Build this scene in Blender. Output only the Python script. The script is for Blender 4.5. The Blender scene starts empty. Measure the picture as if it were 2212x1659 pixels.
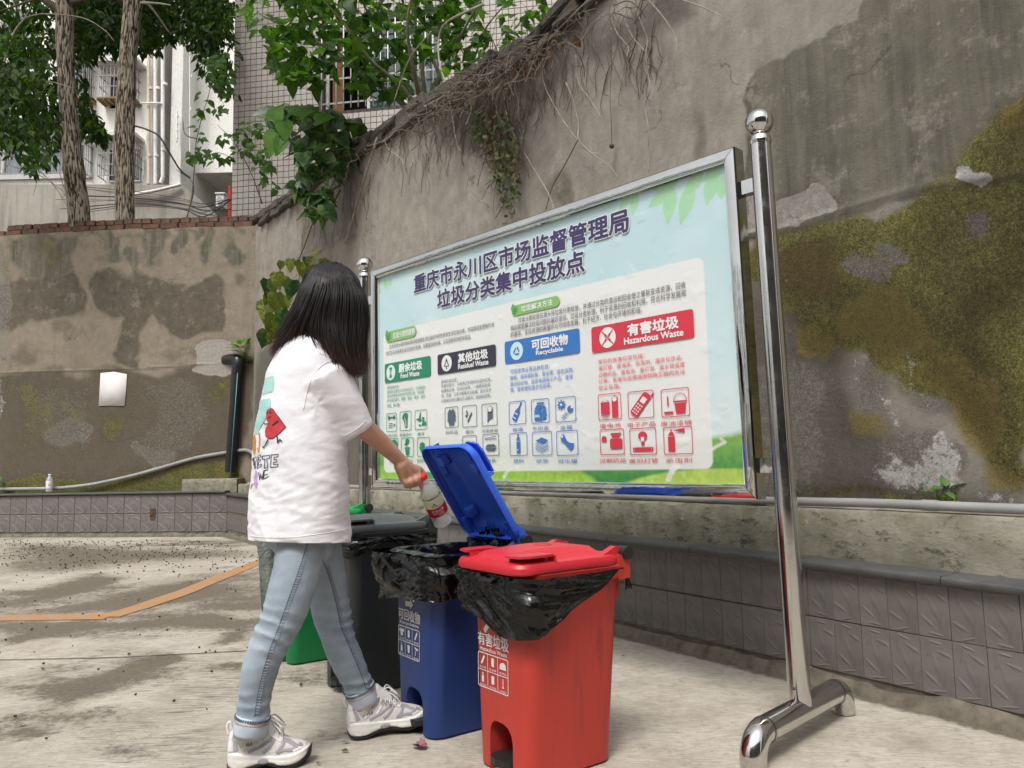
import bpy, bmesh, math, random
import numpy as np
from mathutils import Vector, Matrix, noise as mnoise
from mathutils.bvhtree import BVHTree
R = math.radians
random.seed(7); np.random.seed(7)
scene = bpy.context.scene
col = scene.collection

# ---------------------------------------------------------------- camera
CAM_H = 0.93
FPX, PCX, PCY = 1661.0, 1106.0, 829.5          # focal length and centre in photo units (2212 wide)
_p, _r = R(5.9), R(1.2)
AX_F = Vector((0, math.cos(_p), math.sin(_p)))
_r0 = Vector((1, 0, 0)); _u0 = _r0.cross(AX_F)
AX_R = _r0*math.cos(_r) - _u0*math.sin(_r)
AX_U = _r0*math.sin(_r) + _u0*math.cos(_r)
cam_d = bpy.data.cameras.new('camera'); cam = bpy.data.objects.new('camera', cam_d); col.objects.link(cam)
cam_d.sensor_width = 36; cam_d.lens = FPX/2212*36; cam_d.clip_start = 0.05; cam_d.clip_end = 600
Mc = Matrix((AX_R, AX_U, -AX_F)).transposed().to_4x4(); Mc.translation = Vector((0, 0, CAM_H))
cam.matrix_world = Mc
scene.camera = cam

# ---------------------------------------------------------------- sky and sun (overcast)
world = bpy.data.worlds.new('World'); scene.world = world; world.use_nodes = True
wn = world.node_tree; wn.nodes.clear()
wo = wn.nodes.new('ShaderNodeOutputWorld'); wb = wn.nodes.new('ShaderNodeBackground')
ws = wn.nodes.new('ShaderNodeTexSky'); ws.sky_type = 'NISHITA'; ws.sun_disc = False
SUN_EL, SUN_AZ = R(58), R(200)
ws.sun_elevation = SUN_EL; ws.sun_rotation = SUN_AZ; ws.air_density = 1.0; ws.dust_density = 4.0; ws.ozone_density = 1.0
wh = wn.nodes.new('ShaderNodeHueSaturation'); wh.inputs['Saturation'].default_value = 0.12
wn.links.new(ws.outputs[0], wh.inputs['Color']); wn.links.new(wh.outputs[0], wb.inputs[0])
wb.inputs[1].default_value = 0.14
wn.links.new(wb.outputs[0], wo.inputs[0])
sd = bpy.data.lights.new('sun', 'SUN'); so = bpy.data.objects.new('sun', sd); col.objects.link(so)
sd.energy = 1.5; sd.angle = R(16); sd.color = (1.0, 0.965, 0.91)
# direction towards the sun: azimuth measured like the sky texture's rotation
sdir = Vector((math.sin(SUN_AZ)*math.cos(SUN_EL), math.cos(SUN_AZ)*math.cos(SUN_EL), math.sin(SUN_EL)))
so.rotation_euler = sdir.to_track_quat('Z', 'Y').to_euler(); so.location = (0, -5, 12)
vs = scene.view_settings
vs.view_transform = 'Standard'; vs.look = 'None'; vs.gamma = 1; vs.use_curve_mapping = False
vs.exposure = 0.55
scene.cycles.max_bounces = 6; scene.cycles.diffuse_bounces = 3; scene.cycles.glossy_bounces = 3
scene.cycles.transmission_bounces = 6; scene.cycles.transparent_max_bounces = 8

# ---------------------------------------------------------------- where things stand: a photo point on a real plane
O = Vector((0, 0, CAM_H))
def ray(x, y): return AX_R*(x-PCX) + AX_U*(PCY-y) + AX_F*FPX
def gnd(x, y, z=0.0):
    d = ray(x, y); return O + d*((z-CAM_H)/d.z)
def at(x, y, Y):
    d = ray(x, y); return O + d*(Y/d.y)
def onv(x, y, a, b):
    n = Vector((-(b[1]-a[1]), b[0]-a[0])); d = ray(x, y)
    t = (n.x*a[0]+n.y*a[1] - n.x*O.x-n.y*O.y)/(n.x*d.x+n.y*d.y); return O + d*t

# ---------------------------------------------------------------- mesh building
class MB:
    def __init__(s): s.v = []; s.f = []; s.uv = None
    def add(s, vs, fs):
        n = len(s.v); s.v += [tuple(v) for v in vs]; s.f += [tuple(i+n for i in f) for f in fs]; return s
    def box(s, c, size, ax=None, ay=None, az=None, taper=1.0):
        ax = Vector(ax or (1,0,0)); ay = Vector(ay or (0,1,0)); az = Vector(az or (0,0,1)); c = Vector(c)
        x, y, z = [k/2 for k in size]; vs = []
        for k in (-1, 1):
            t = taper if k > 0 else 1
            for i, j in ((-1,-1),(1,-1),(1,1),(-1,1)): vs.append(c + ax*i*x*t + ay*j*y*t + az*k*z)
        return s.add(vs, [(3,2,1,0),(4,5,6,7),(0,1,5,4),(1,2,6,5),(2,3,7,6),(3,0,4,7)])
    def bbox(s, c, size, b, ax=None, ay=None, az=None):
        """box with chamfered front (+y side) edges, depth along ay"""
        ax = Vector(ax or (1,0,0)); ay = Vector(ay or (0,1,0)); az = Vector(az or (0,0,1)); c = Vector(c)
        x, y, z = [k/2 for k in size]; vs = []
        for (yy, q) in ((-y, 0), (y-b, 0), (y, b)):
            for i, k in ((-1,-1),(1,-1),(1,1),(-1,1)): vs.append(c + ax*i*(x-q) + ay*yy + az*k*(z-q))
        fs = [(0,1,2,3),(11,10,9,8)]
        for r in (0, 4):
            for i in range(4): j = (i+1) % 4; fs.append((r+i, r+4+i, r+4+j, r+j))
        return s.add(vs, fs)
    def tube(s, pts, rad, n=8, caps=True):
        pts = [Vector(p) for p in pts]; m = len(pts)
        if not hasattr(rad, '__len__'): rad = [rad]*m
        vs = []; prev = None
        for i, p in enumerate(pts):
            t = (pts[min(i+1, m-1)] - pts[max(i-1, 0)])
            if t.length < 1e-9: t = Vector((0,0,1))
            t.normalize()
            if prev is None:
                a = t.orthogonal().normalized()
            else:
                a = prev - t*prev.dot(t)
                a = a.normalized() if a.length > 1e-6 else t.orthogonal().normalized()
            prev = a; b = t.cross(a)
            for k in range(n):
                w = 2*math.pi*k/n; vs.append(p + (a*math.cos(w) + b*math.sin(w))*rad[i])
        fs = []
        for i in range(m-1):
            for k in range(n):
                k2 = (k+1) % n; fs.append((i*n+k, i*n+k2, (i+1)*n+k2, (i+1)*n+k))
        if caps: fs.append(tuple(range(n-1, -1, -1))); fs.append(tuple((m-1)*n+k for k in range(n)))
        return s.add(vs, fs)
    def loft(s, rings, caps=True):
        n = len(rings[0]); vs = [v for r in rings for v in r]; fs = []
        for i in range(len(rings)-1):
            for k in range(n):
                k2 = (k+1) % n; fs.append((i*n+k, i*n+k2, (i+1)*n+k2, (i+1)*n+k))
        if caps: fs.append(tuple(range(n-1, -1, -1))); fs.append(tuple((len(rings)-1)*n+k for k in range(n)))
        return s.add(vs, fs)
    def sphere(s, c, r, nu=24, nv=14, sc=(1,1,1), ax=None):
        c = Vector(c); m = ax or Matrix.Identity(3); vs = [c + m @ Vector((0,0,r*sc[2]))]; fs = []
        for i in range(1, nv):
            t = math.pi*i/nv
            for k in range(nu):
                w = 2*math.pi*k/nu
                vs.append(c + m @ Vector((r*sc[0]*math.sin(t)*math.cos(w), r*sc[1]*math.sin(t)*math.sin(w), r*sc[2]*math.cos(t))))
        vs.append(c + m @ Vector((0,0,-r*sc[2]))); L = len(vs)-1
        for k in range(nu):
            k2 = (k+1) % nu; fs.append((0, 1+k, 1+k2)); fs.append((L, L-nu+k2, L-nu+k))
            for i in range(nv-2): a = 1+i*nu; fs.append((a+k, a+nu+k, a+nu+k2, a+k2))
        return s.add(vs, fs)
    def quad(s, a, b, c, d): return s.add([a,b,c,d], [(0,1,2,3)])
    def merge(s, o): return s.add(o.v, o.f)

def wloc(o):
    v = Vector((0,0,0))
    while o is not None: v = v + o.location; o = o.parent
    return v
def obj(name, mb, mat, parent=None, smooth=False, label=None, cat=None, group=None, kind=None, angle=None):
    """one mesh object; vertices are given in the world"""
    me = bpy.data.meshes.new(name)
    off = wloc(parent) if parent else Vector((0,0,0))
    base = Vector((0,0,0))
    if isinstance(mb, MB):
        va = np.array([tuple(v) for v in mb.v], dtype=float).reshape(-1, 3)
        if parent is None and kind != 'structure' and len(va):
            lo, hi = va.min(0), va.max(0); base = Vector(((lo[0]+hi[0])/2, (lo[1]+hi[1])/2, lo[2]))
        va = va - np.array(off) - np.array(base)
        me.from_pydata(va.tolist(), [], mb.f)
    else:
        me = mb
        if off.length > 0: me.transform(Matrix.Translation(-off))
        if parent is None and kind != 'structure' and len(me.vertices):
            va = np.empty(len(me.vertices)*3); me.vertices.foreach_get('co', va); va = va.reshape(-1, 3)
            lo, hi = va.min(0), va.max(0); base = Vector(((lo[0]+hi[0])/2, (lo[1]+hi[1])/2, lo[2]))
            me.transform(Matrix.Translation(-base))
    me.validate(); me.update()
    if smooth:
        me.shade_smooth()
        if angle is not None: me.set_sharp_from_angle(angle=R(angle))
    if mat is not None:
        me.materials.clear(); me.materials.append(mat)
    o = bpy.data.objects.new(name, me); col.objects.link(o)
    o.location = base
    if parent: o.parent = parent
    tag(o, label, cat, group, kind); return o
def tag(o, label=None, cat=None, group=None, kind=None):
    if label: o['label'] = label
    if cat: o['category'] = cat
    if group: o['group'] = group
    if kind: o['kind'] = kind
    return o
def thing(name, loc, label, cat, group=None):
    o = bpy.data.objects.new(name, None); col.objects.link(o); o.location = loc; o.empty_display_size = .1
    return tag(o, label, cat, group)
def inst(name, me, M, parent=None, **kw):
    o = bpy.data.objects.new(name, me); col.objects.link(o)
    if parent: o.parent = parent; M = Matrix.Translation(-wloc(parent)) @ M
    o.matrix_local = M; tag(o, **kw); return o
def newmesh(name, mb, mat=None, smooth=False):
    me = bpy.data.meshes.new(name); me.from_pydata([tuple(v) for v in mb.v], [], mb.f); me.update()
    if smooth: me.shade_smooth()
    if mat: me.materials.append(mat)
    return me
def evaluated(me, mods):
    """apply modifiers [(type, {attrs})] to a mesh and return the new mesh"""
    o = bpy.data.objects.new('tmp', me); col.objects.link(o); tmp = []
    for t, at_ in mods:
        m = o.modifiers.new(t, t)
        for k, v in at_.items(): setattr(m, k, v)
    bpy.context.view_layer.update()
    r = bpy.data.meshes.new_from_object(o.evaluated_get(bpy.context.evaluated_depsgraph_get()))
    bpy.data.objects.remove(o); return r
def boolean(me, cutters):
    cs = []
    for c in cutters:
        q = bpy.data.objects.new('cut', c); col.objects.link(q); cs.append(q)
    r = evaluated(me, [('BOOLEAN', dict(operation='DIFFERENCE', object=q, solver='EXACT')) for q in cs])
    for q in cs: bpy.data.objects.remove(q)
    return r
def bez(pts, n=8):
    """smooth curve through points (Catmull-Rom)"""
    P = [Vector(p) for p in pts]; P = [P[0]*2-P[1]] + P + [P[-1]*2-P[-2]]; out = []
    for i in range(1, len(P)-2):
        for k in range(n):
            t = k/n; a, b, c, d = P[i-1], P[i], P[i+1], P[i+2]
            out.append(0.5*((2*b) + (c-a)*t + (2*a-5*b+4*c-d)*t*t + (3*b-a-3*c+d)*t**3))
    out.append(P[-2]); return out

# ---------------------------------------------------------------- materials
class NT:
    def __init__(s, name, rough=.6, metal=0.0, spec=.5):
        s.m = bpy.data.materials.new(name); s.m.use_nodes = True; s.t = s.m.node_tree; s.t.nodes.clear()
        s.out = s.t.nodes.new('ShaderNodeOutputMaterial'); s.b = s.t.nodes.new('ShaderNodeBsdfPrincipled')
        s.t.links.new(s.b.outputs[0], s.out.inputs[0])
        s.b.inputs['Roughness'].default_value = rough; s.b.inputs['Metallic'].default_value = metal
        s.b.inputs['Specular IOR Level'].default_value = spec
        s._tc = None
    def n(s, t): return s.t.nodes.new('ShaderNode'+t)
    def l(s, a, b): s.t.links.new(a, b)
    def co(s, sc=(1,1,1), rot=(0,0,0), which='Object'):
        if s._tc is None: s._tc = s.n('TexCoord')
        mp = s.n('Mapping'); mp.inputs['Scale'].default_value = sc; mp.inputs['Rotation'].default_value = rot
        s.l(s._tc.outputs[which], mp.inputs[0]); return mp.outputs[0]
    def noise(s, scale, detail=6, rough=.6, sc=(1,1,1), rot=(0,0,0), dist=0.0, vec=None):
        k = s.n('TexNoise'); k.inputs['Scale'].default_value = scale; k.inputs['Detail'].default_value = detail
        k.inputs['Roughness'].default_value = rough; k.inputs['Distortion'].default_value = dist
        s.l(vec or s.co(sc, rot), k.inputs['Vector']); return k.outputs['Fac']
    def voro(s, scale, sc=(1,1,1), feat='F1', out='Distance', rnd=1.0):
        k = s.n('TexVoronoi'); k.feature = feat; k.inputs['Scale'].default_value = scale; k.inputs['Randomness'].default_value = rnd
        s.l(s.co(sc), k.inputs['Vector']); return k.outputs[out]
    def ramp(s, f, stops, interp='LINEAR'):
        k = s.n('ValToRGB'); k.color_ramp.interpolation = interp; e = k.color_ramp.elements
        while len(e) > 1: e.remove(e[-1])
        e[0].position = stops[0][0]; e[0].color = tup(stops[0][1])
        for p, c in stops[1:]: q = e.new(p); q.color = tup(c)
        s.l(f, k.inputs[0]); return k.outputs[0]
    def mix(s, f, a, b, mode='MIX'):
        k = s.n('Mix'); k.data_type = 'RGBA'; k.blend_type = mode; k.clamp_factor = True
        for v, i in ((f, 0), (a, 6), (b, 7)):
            if isinstance(v, (int, float)): k.inputs[i].default_value = v if i == 0 else tup(v)
            elif isinstance(v, (tuple, list)): k.inputs[i].default_value = tup(v)
            else: s.l(v, k.inputs[i])
        return k.outputs[2]
    def math(s, op, a, b=None, c=None, clamp=False):
        k = s.n('Math'); k.operation = op; k.use_clamp = clamp
        for i, v in enumerate((a, b, c)):
            if v is None: continue
            if isinstance(v, (int, float)): k.inputs[i].default_value = v
            else: s.l(v, k.inputs[i])
        return k.outputs[0]
    def attr(s, name):
        k = s.n('Attribute'); k.attribute_name = name; return k
    def bump(s, h, strength=.3, dist=.01, prev=None):
        k = s.n('Bump'); k.inputs['Strength'].default_value = strength; k.inputs['Distance'].default_value = dist
        s.l(h, k.inputs['Height'])
        if prev is not None: s.l(prev, k.inputs['Normal'])
        s.l(k.outputs[0], s.b.inputs['Normal']); return k.outputs[0]
    def base(s, c):
        if isinstance(c, (tuple, list)): s.b.inputs['Base Color'].default_value = tup(c)
        else: s.l(c, s.b.inputs['Base Color'])
    def rough(s, c):
        if isinstance(c, (int, float)): s.b.inputs['Roughness'].default_value = c
        else: s.l(c, s.b.inputs['Roughness'])
def tup(c):
    if isinstance(c, (int, float)): return (c, c, c, 1)
    return tuple(c) if len(c) == 4 else (*c, 1)
def simple(name, c, rough=.6, metal=0.0, var=.12, vs=8, bump=0.0, bs=60, spec=.5):
    t = NT(name, rough, metal, spec)
    lo = tuple(k*(1-var) for k in c); hi = tuple(min(1, k*(1+var)) for k in c)
    t.base(t.ramp(t.noise(vs, 5), [(.3, lo), (.7, hi)]))
    if bump: t.bump(t.noise(bs, 4), bump, .004)
    return t.m

# numpy value noise
def vnoise(x, y, seed=0):
    xi = np.floor(x).astype(np.int64); yi = np.floor(y).astype(np.int64); fx = x-xi; fy = y-yi
    fx = fx*fx*(3-2*fx); fy = fy*fy*(3-2*fy)
    def h(a, b):
        n = (a*374761393 + b*668265263 + seed*982451653) & 0xffffffff
        n = ((n ^ (n >> 13))*1274126177) & 0xffffffff
        return ((n ^ (n >> 16)) & 0xffff)/65535.0
    return (h(xi, yi)*(1-fx)+h(xi+1, yi)*fx)*(1-fy) + (h(xi, yi+1)*(1-fx)+h(xi+1, yi+1)*fx)*fy
def fbm(x, y, oct=4, seed=0):
    s = 0; a = .5
    for i in range(oct): s = s + a*vnoise(x*2**i, y*2**i, seed+i); a *= .5
    return s/(1-.5**oct)
def sdpoly(px, py, poly):
    """signed distance to polygon, negative inside"""
    d = np.full(px.shape, 1e9); inside = np.zeros(px.shape, bool); n = len(poly)
    for i in range(n):
        ax, ay = poly[i]; bx, by = poly[(i+1) % n]
        ex, ey = bx-ax, by-ay; wx, wy = px-ax, py-ay
        t = np.clip((wx*ex+wy*ey)/(ex*ex+ey*ey+1e-12), 0, 1)
        d = np.minimum(d, (wx-ex*t)**2+(wy-ey*t)**2)
        c = ((ay > py) != (by > py)) & (px < (bx-ax)*(py-ay)/((by-ay) if abs(by-ay) > 1e-12 else 1e-12)+ax)
        inside ^= c
    d = np.sqrt(d); return np.where(inside, -d, d)
def soft(d, w): return np.clip(.5 - d/(2*w), 0, 1)
def setattr_f(me, name, arr):
    a = me.attributes.new(name, 'FLOAT', 'POINT'); a.data.foreach_set('value', np.asarray(arr, dtype=np.float32).ravel())
def setattr_c(me, name, arr):
    a = me.attributes.new(name, 'FLOAT_COLOR', 'POINT')
    q = np.ones((arr.shape[0], 4), np.float32); q[:, :3] = arr; a.data.foreach_set('color', q.ravel())
def text_mesh(body, bold=0.0, space=1.0):
    cu = bpy.data.curves.new('txt', 'FONT'); cu.body = body; cu.size = 1; cu.offset = bold; cu.resolution_u = 3
    cu.space_character = space
    o = bpy.data.objects.new('txt', cu); col.objects.link(o); bpy.context.view_layer.update()
    me = bpy.data.meshes.new_from_object(o.evaluated_get(bpy.context.evaluated_depsgraph_get()))
    vs = [v.co.copy() for v in me.vertices]; fs = [tuple(p.vertices) for p in me.polygons]
    bpy.data.objects.remove(o); bpy.data.curves.remove(cu); bpy.data.meshes.remove(me)
    x0 = min(v.x for v in vs); x1 = max(v.x for v in vs); y0 = min(v.y for v in vs); y1 = max(v.y for v in vs)
    return [((v.x-x0)/(x1-x0), (v.y-y0)/(y1-y0)) for v in vs], fs
# ================================================================ THE SETTING
TA, TB = Vector((-4.047, 10.947)), Vector((1.685, 2.677))       # foot of the right tiled planter wall
WD = (TA-TB).normalized()                                          # along the right wall, away from the camera
WN = Vector((-.8219, -.5697))                                      # out of the wall, towards the yard
if WN.dot(Vector((0,0))-TA) < 0: WN = -WN
TC = Vector((-7.671, 11.608)); LD = (TC-TA).normalized(); LN = Vector((LD.y, -LD.x))
if LN.y > 0: LN = -LN
def wr(u, k, z):                                                   # right wall frame: u along from TB, k behind the tile face
    p = TB + WD*u - WN*k; return Vector((p.x, p.y, z))
def wl(u, k, z):
    p = TA + LD*u - LN*k; return Vector((p.x, p.y, z))
LEN_R = (TA-TB).length
KW = .35
def PR(x, y, k=KW):
    a = TB - WN*k; b = TA - WN*k; p = onv(x, y, a, b); return (Vector((p.x, p.y))-a).dot(WD), p.z
def PL(x, y, k=.30):
    a = TA - LN*k; b = TC - LN*k; p = onv(x, y, a, b); return (Vector((p.x, p.y))-a).dot(LD), p.z

# ---- ground: one sheet, fine near the camera, reaching far out
m = NT('yard_concrete', .85)
big = m.noise(.55, 7, .62); mid = m.noise(3.2, 8, .7); fine = m.noise(45, 6, .7); grit = m.noise(24, 7, .8)
st = m.attr('stain').outputs['Fac']; wet = m.attr('groove').outputs['Fac']
c1 = m.ramp(mid, [(.28, (.30,.262,.21)), (.48, (.47,.425,.355)), (.70, (.60,.555,.48))])
c2 = m.mix(m.math('MULTIPLY', m.ramp(grit, [(.36, 1), (.50, 0)]), .42), c1, (.20,.175,.14))
broom = m.noise(1, 5, .7, sc=(13, 220, 1), rot=(0, 0, R(-28)))
c3 = m.mix(m.math('MULTIPLY', m.ramp(broom, [(.44, 1), (.53, 0)]), .5), c2, (.22,.19,.155))
sm = m.math('MULTIPLY', m.ramp(st, [(.03, 0), (.2, 1)]), m.math('ADD', st, m.math('ADD', m.math('MULTIPLY', m.math('SUBTRACT', mid, .5), 1.0), m.math('MULTIPLY', m.math('SUBTRACT', grit, .5), 1.3))))
sm2 = m.ramp(sm, [(.26, 0), (.56, 1)])
c4 = m.mix(m.math('MULTIPLY', sm2, .93), c3, m.ramp(fine, [(.3, (.075,.060,.040)), (.7, (.155,.127,.092))]))
gl = m.noise(1, 4, .7, sc=(7, 85, 1), rot=(0, 0, R(62)), dist=.3); gm = m.math('MULTIPLY', wet, m.ramp(gl, [(.42, 1), (.50, 0)]))
c5 = m.mix(m.math('MULTIPLY', gm, .75), c4, (.07,.06,.048))
blot = m.ramp(m.noise(7, 6, .65, dist=.6), [(.62, 0), (.70, 1)])
c6 = m.mix(m.math('MULTIPLY', blot, .45), c5, (.17,.145,.115))
c7 = m.mix(m.math('MULTIPLY', m.ramp(m.voro(16), [(.05, 1), (.09, 0)]), .55), c6, (.10,.08,.06)); m.base(c7)
b1 = m.bump(fine, .45, .006); b2 = m.bump(broom, .5, .006, b1); m.bump(mid, .3, .02, b2)
M_GROUND = m.m
xs = np.concatenate([[-160, -60, -25, -14], np.arange(-9, 3.001, .035), [5, 12, 40, 160]])
ys = np.concatenate([[-160, -50, -15, -4, 0], np.arange(1.2, 12.201, .035), [16, 40, 90, 220]])
GX, GY = np.meshgrid(xs, ys); gx, gy = GX.ravel(), GY.ravel()
def GP(*pts): return [tuple(gnd(x, y)[:2]) for x, y in pts]
stain = np.zeros(gx.shape)
wx = gx + .25*(fbm(gx*2, gy*2, 4, 3)-.5)*2; wy = gy + .25*(fbm(gx*2, gy*2, 4, 9)-.5)*2
for poly, w, s_ in ((((0,1172),(300,1178),(540,1190),(560,1200),(330,1215),(120,1235),(0,1238)), .35, .62),
                    (((0,1295),(60,1275),(210,1240),(280,1246),(120,1290),(0,1312)), .16, .9),
                    (((0,1322),(130,1300),(330,1258),(560,1225),(560,1285),(400,1310),(200,1330),(0,1333)), .2, .66),
                    (((0,1348),(240,1342),(420,1328),(560,1335),(540,1362),(300,1362),(120,1372),(0,1392)), .12, .78),
                    (((100,1490),(190,1448),(300,1420),(380,1430),(330,1462),(230,1500),(130,1515)), .08, .72),
                    (((430,1375),(520,1355),(560,1362),(560,1385),(470,1400)), .06, .6),
                    (((380,1655),(560,1640),(720,1650),(900,1660),(900,1720),(380,1720)), .03, .75),
                    (((840,1650),(960,1640),(1000,1652),(900,1668)), .03, .6),
                    (((20,1560),(110,1545),(130,1575),(40,1590)), .05, .7),
                    (((330,1165),(480,1163),(560,1178),(450,1184)), .2, .5)):
    stain = np.maximum(stain, soft(sdpoly(wx, wy, GP(*poly)), w*2)*min(1, s_*1.15))
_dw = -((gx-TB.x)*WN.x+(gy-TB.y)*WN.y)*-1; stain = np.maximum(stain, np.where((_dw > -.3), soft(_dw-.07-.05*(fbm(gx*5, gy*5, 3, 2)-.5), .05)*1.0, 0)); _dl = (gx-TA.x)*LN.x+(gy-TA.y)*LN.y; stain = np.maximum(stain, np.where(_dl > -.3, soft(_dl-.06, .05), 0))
stain = np.maximum(stain, np.clip((fbm(gx*.55+3, gy*1.3, 5, 41)-.44)*3.2, 0, 1)*.62*np.clip((.5-gx)/1.2, 0, 1)); stain = np.maximum(stain, np.clip((fbm(gx*1.8, gy*3.2, 5, 44)-.52)*4, 0, 1)*.55*np.clip((.9-gx)/1.6, .12, 1))
groove = np.zeros(gx.shape)
for (cx, cy, r0, r1, a0, a1) in ((-2.3, 2.9, .9, 1.4, -20, 75), (-1.9, 3.4, .5, .85, -60, 40), (-1.45, 4.1, .5, .9, 150, 260), (-2.9, 2.3, .75, 1.2, 10, 80), (-.9, 4.6, .5, .7, 180, 250)):
    rr = np.hypot(gx-cx, gy-cy); an = np.degrees(np.arctan2(gy-cy, gx-cx)) % 360
    inn = ((an-a0) % 360) < (a1-a0)
    groove = np.maximum(groove, np.where(inn & (rr > r0) & (rr < r1), np.clip((rr-r0)/.15, 0, 1)*np.clip((r1-rr)/.15, 0, 1)*np.clip((fbm(gx*3, gy*3, 3, 5)-.35)*4, 0, 1), 0))
gz_ = (fbm(gx*.8, gy*.8, 3, 12)-.5)*.003; gz_ = np.where((gx < -9) | (gx > 3) | (gy > 12) | (gy < 1.2), 0, gz_) - .0035
nx, ny = len(xs), len(ys)
idx = np.arange(nx*ny).reshape(ny, nx)
F = np.stack([idx[:-1,:-1], idx[:-1,1:], idx[1:,1:], idx[1:,:-1]], -1).reshape(-1, 4)
me = bpy.data.meshes.new('ground'); me.from_pydata(np.stack([gx, gy, gz_], -1).tolist(), [], F.tolist())
setattr_f(me, 'stain', stain); setattr_f(me, 'groove', groove); me.shade_smooth()
obj('ground', me, M_GROUND, kind='structure', label='pale stained concrete yard with broom marks')

def strip(name, poly, mat, z, **kw):
    """flat sheet along a polyline of photo points on the ground: poly = [(x,y,width_m)]"""
    P = [gnd(x, y) for x, y, _ in poly]; mb = MB(); vs = []
    Q = []; W = []
    for i in range(len(P)-1):
        n = max(2, int((P[i+1]-P[i]).length/.06))
        for k in range(n): t = k/n; Q.append(P[i].lerp(P[i+1], t)); W.append(poly[i][2]*(1-t)+poly[i+1][2]*t)
    Q.append(P[-1]); W.append(poly[-1][2])
    for i, q in enumerate(Q):
        t = (Q[min(i+1, len(Q)-1)]-Q[max(i-1, 0)]).normalized(); n = Vector((-t.y, t.x, 0))
        j = 1+.12*(mnoise.noise(q*6))
        vs += [Vector((q.x, q.y, z))+n*W[i]*.5*j, Vector((q.x, q.y, z))-n*W[i]*.5*j]
    mb.add(vs, [(2*i, 2*i+1, 2*i+3, 2*i+2) for i in range(len(Q)-1)])
    return obj(name, mb, mat, kind='structure', **kw)
m = NT('worn_yellow_paint', .7)
w1 = m.noise(14, 8, .75); w2 = m.noise(1.3, 4)
c = m.mix(m.ramp(w2, [(.35, 0), (.65, 1)]), (.50,.205,.025), (.42,.185,.05))
m.base(m.mix(m.ramp(w1, [(.42, 0), (.60, .85)]), m.mix(.08, c, (.30,.22,.14)), (.30,.26,.21)))
m.bump(w1, .3, .004)
strip('painted_line', [(-120,1336,.19), (60,1334,.19), (238,1331,.19)], m.m, .0, label='worn orange yellow paint line on the concrete')
strip('painted_line', [(232,1332,.17), (300,1312,.165), (400,1278,.165), (470,1249,.165), (560,1214,.16), (640,1185,.16)], m.m, .0005, label='worn orange yellow paint line running to the bins')
strip('expansion_joint', [(-150,1428,.010), (250,1420,.010), (540,1405,.010), (700,1398,.01)], simple('joint_dirt', (.05,.043,.035), .9), .0, label='thin saw cut joint in the concrete')

# ---- raised ground behind the walls
M_SOIL = simple('soil', (.06,.05,.035), .95, var=.4, vs=6, bump=.5)
mb = MB()
pc = wr(LEN_R, KW+.30, 0); 
ring = [wr(-9, KW+.12, 0), wr(LEN_R+.1, KW+.12, 0), wl(30, KW+.12, 0), Vector((-60, 60, 0)), Vector((60, 60, 0)), Vector((60, -10, 0))]
ring = [Vector((p.x, p.y, 0)) for p in ring]
mb.add([Vector((p.x, p.y, -.5)) for p in ring]+[Vector((p.x, p.y, 3.75)) for p in ring], [tuple(range(6)), tuple(range(11, 5, -1))]+[(i, (i+1) % 6, 6+(i+1) % 6, 6+i) for i in range(6)])
obj('raised_ground', mb, M_SOIL, kind='structure', label='earth terrace held behind the old walls')

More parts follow.
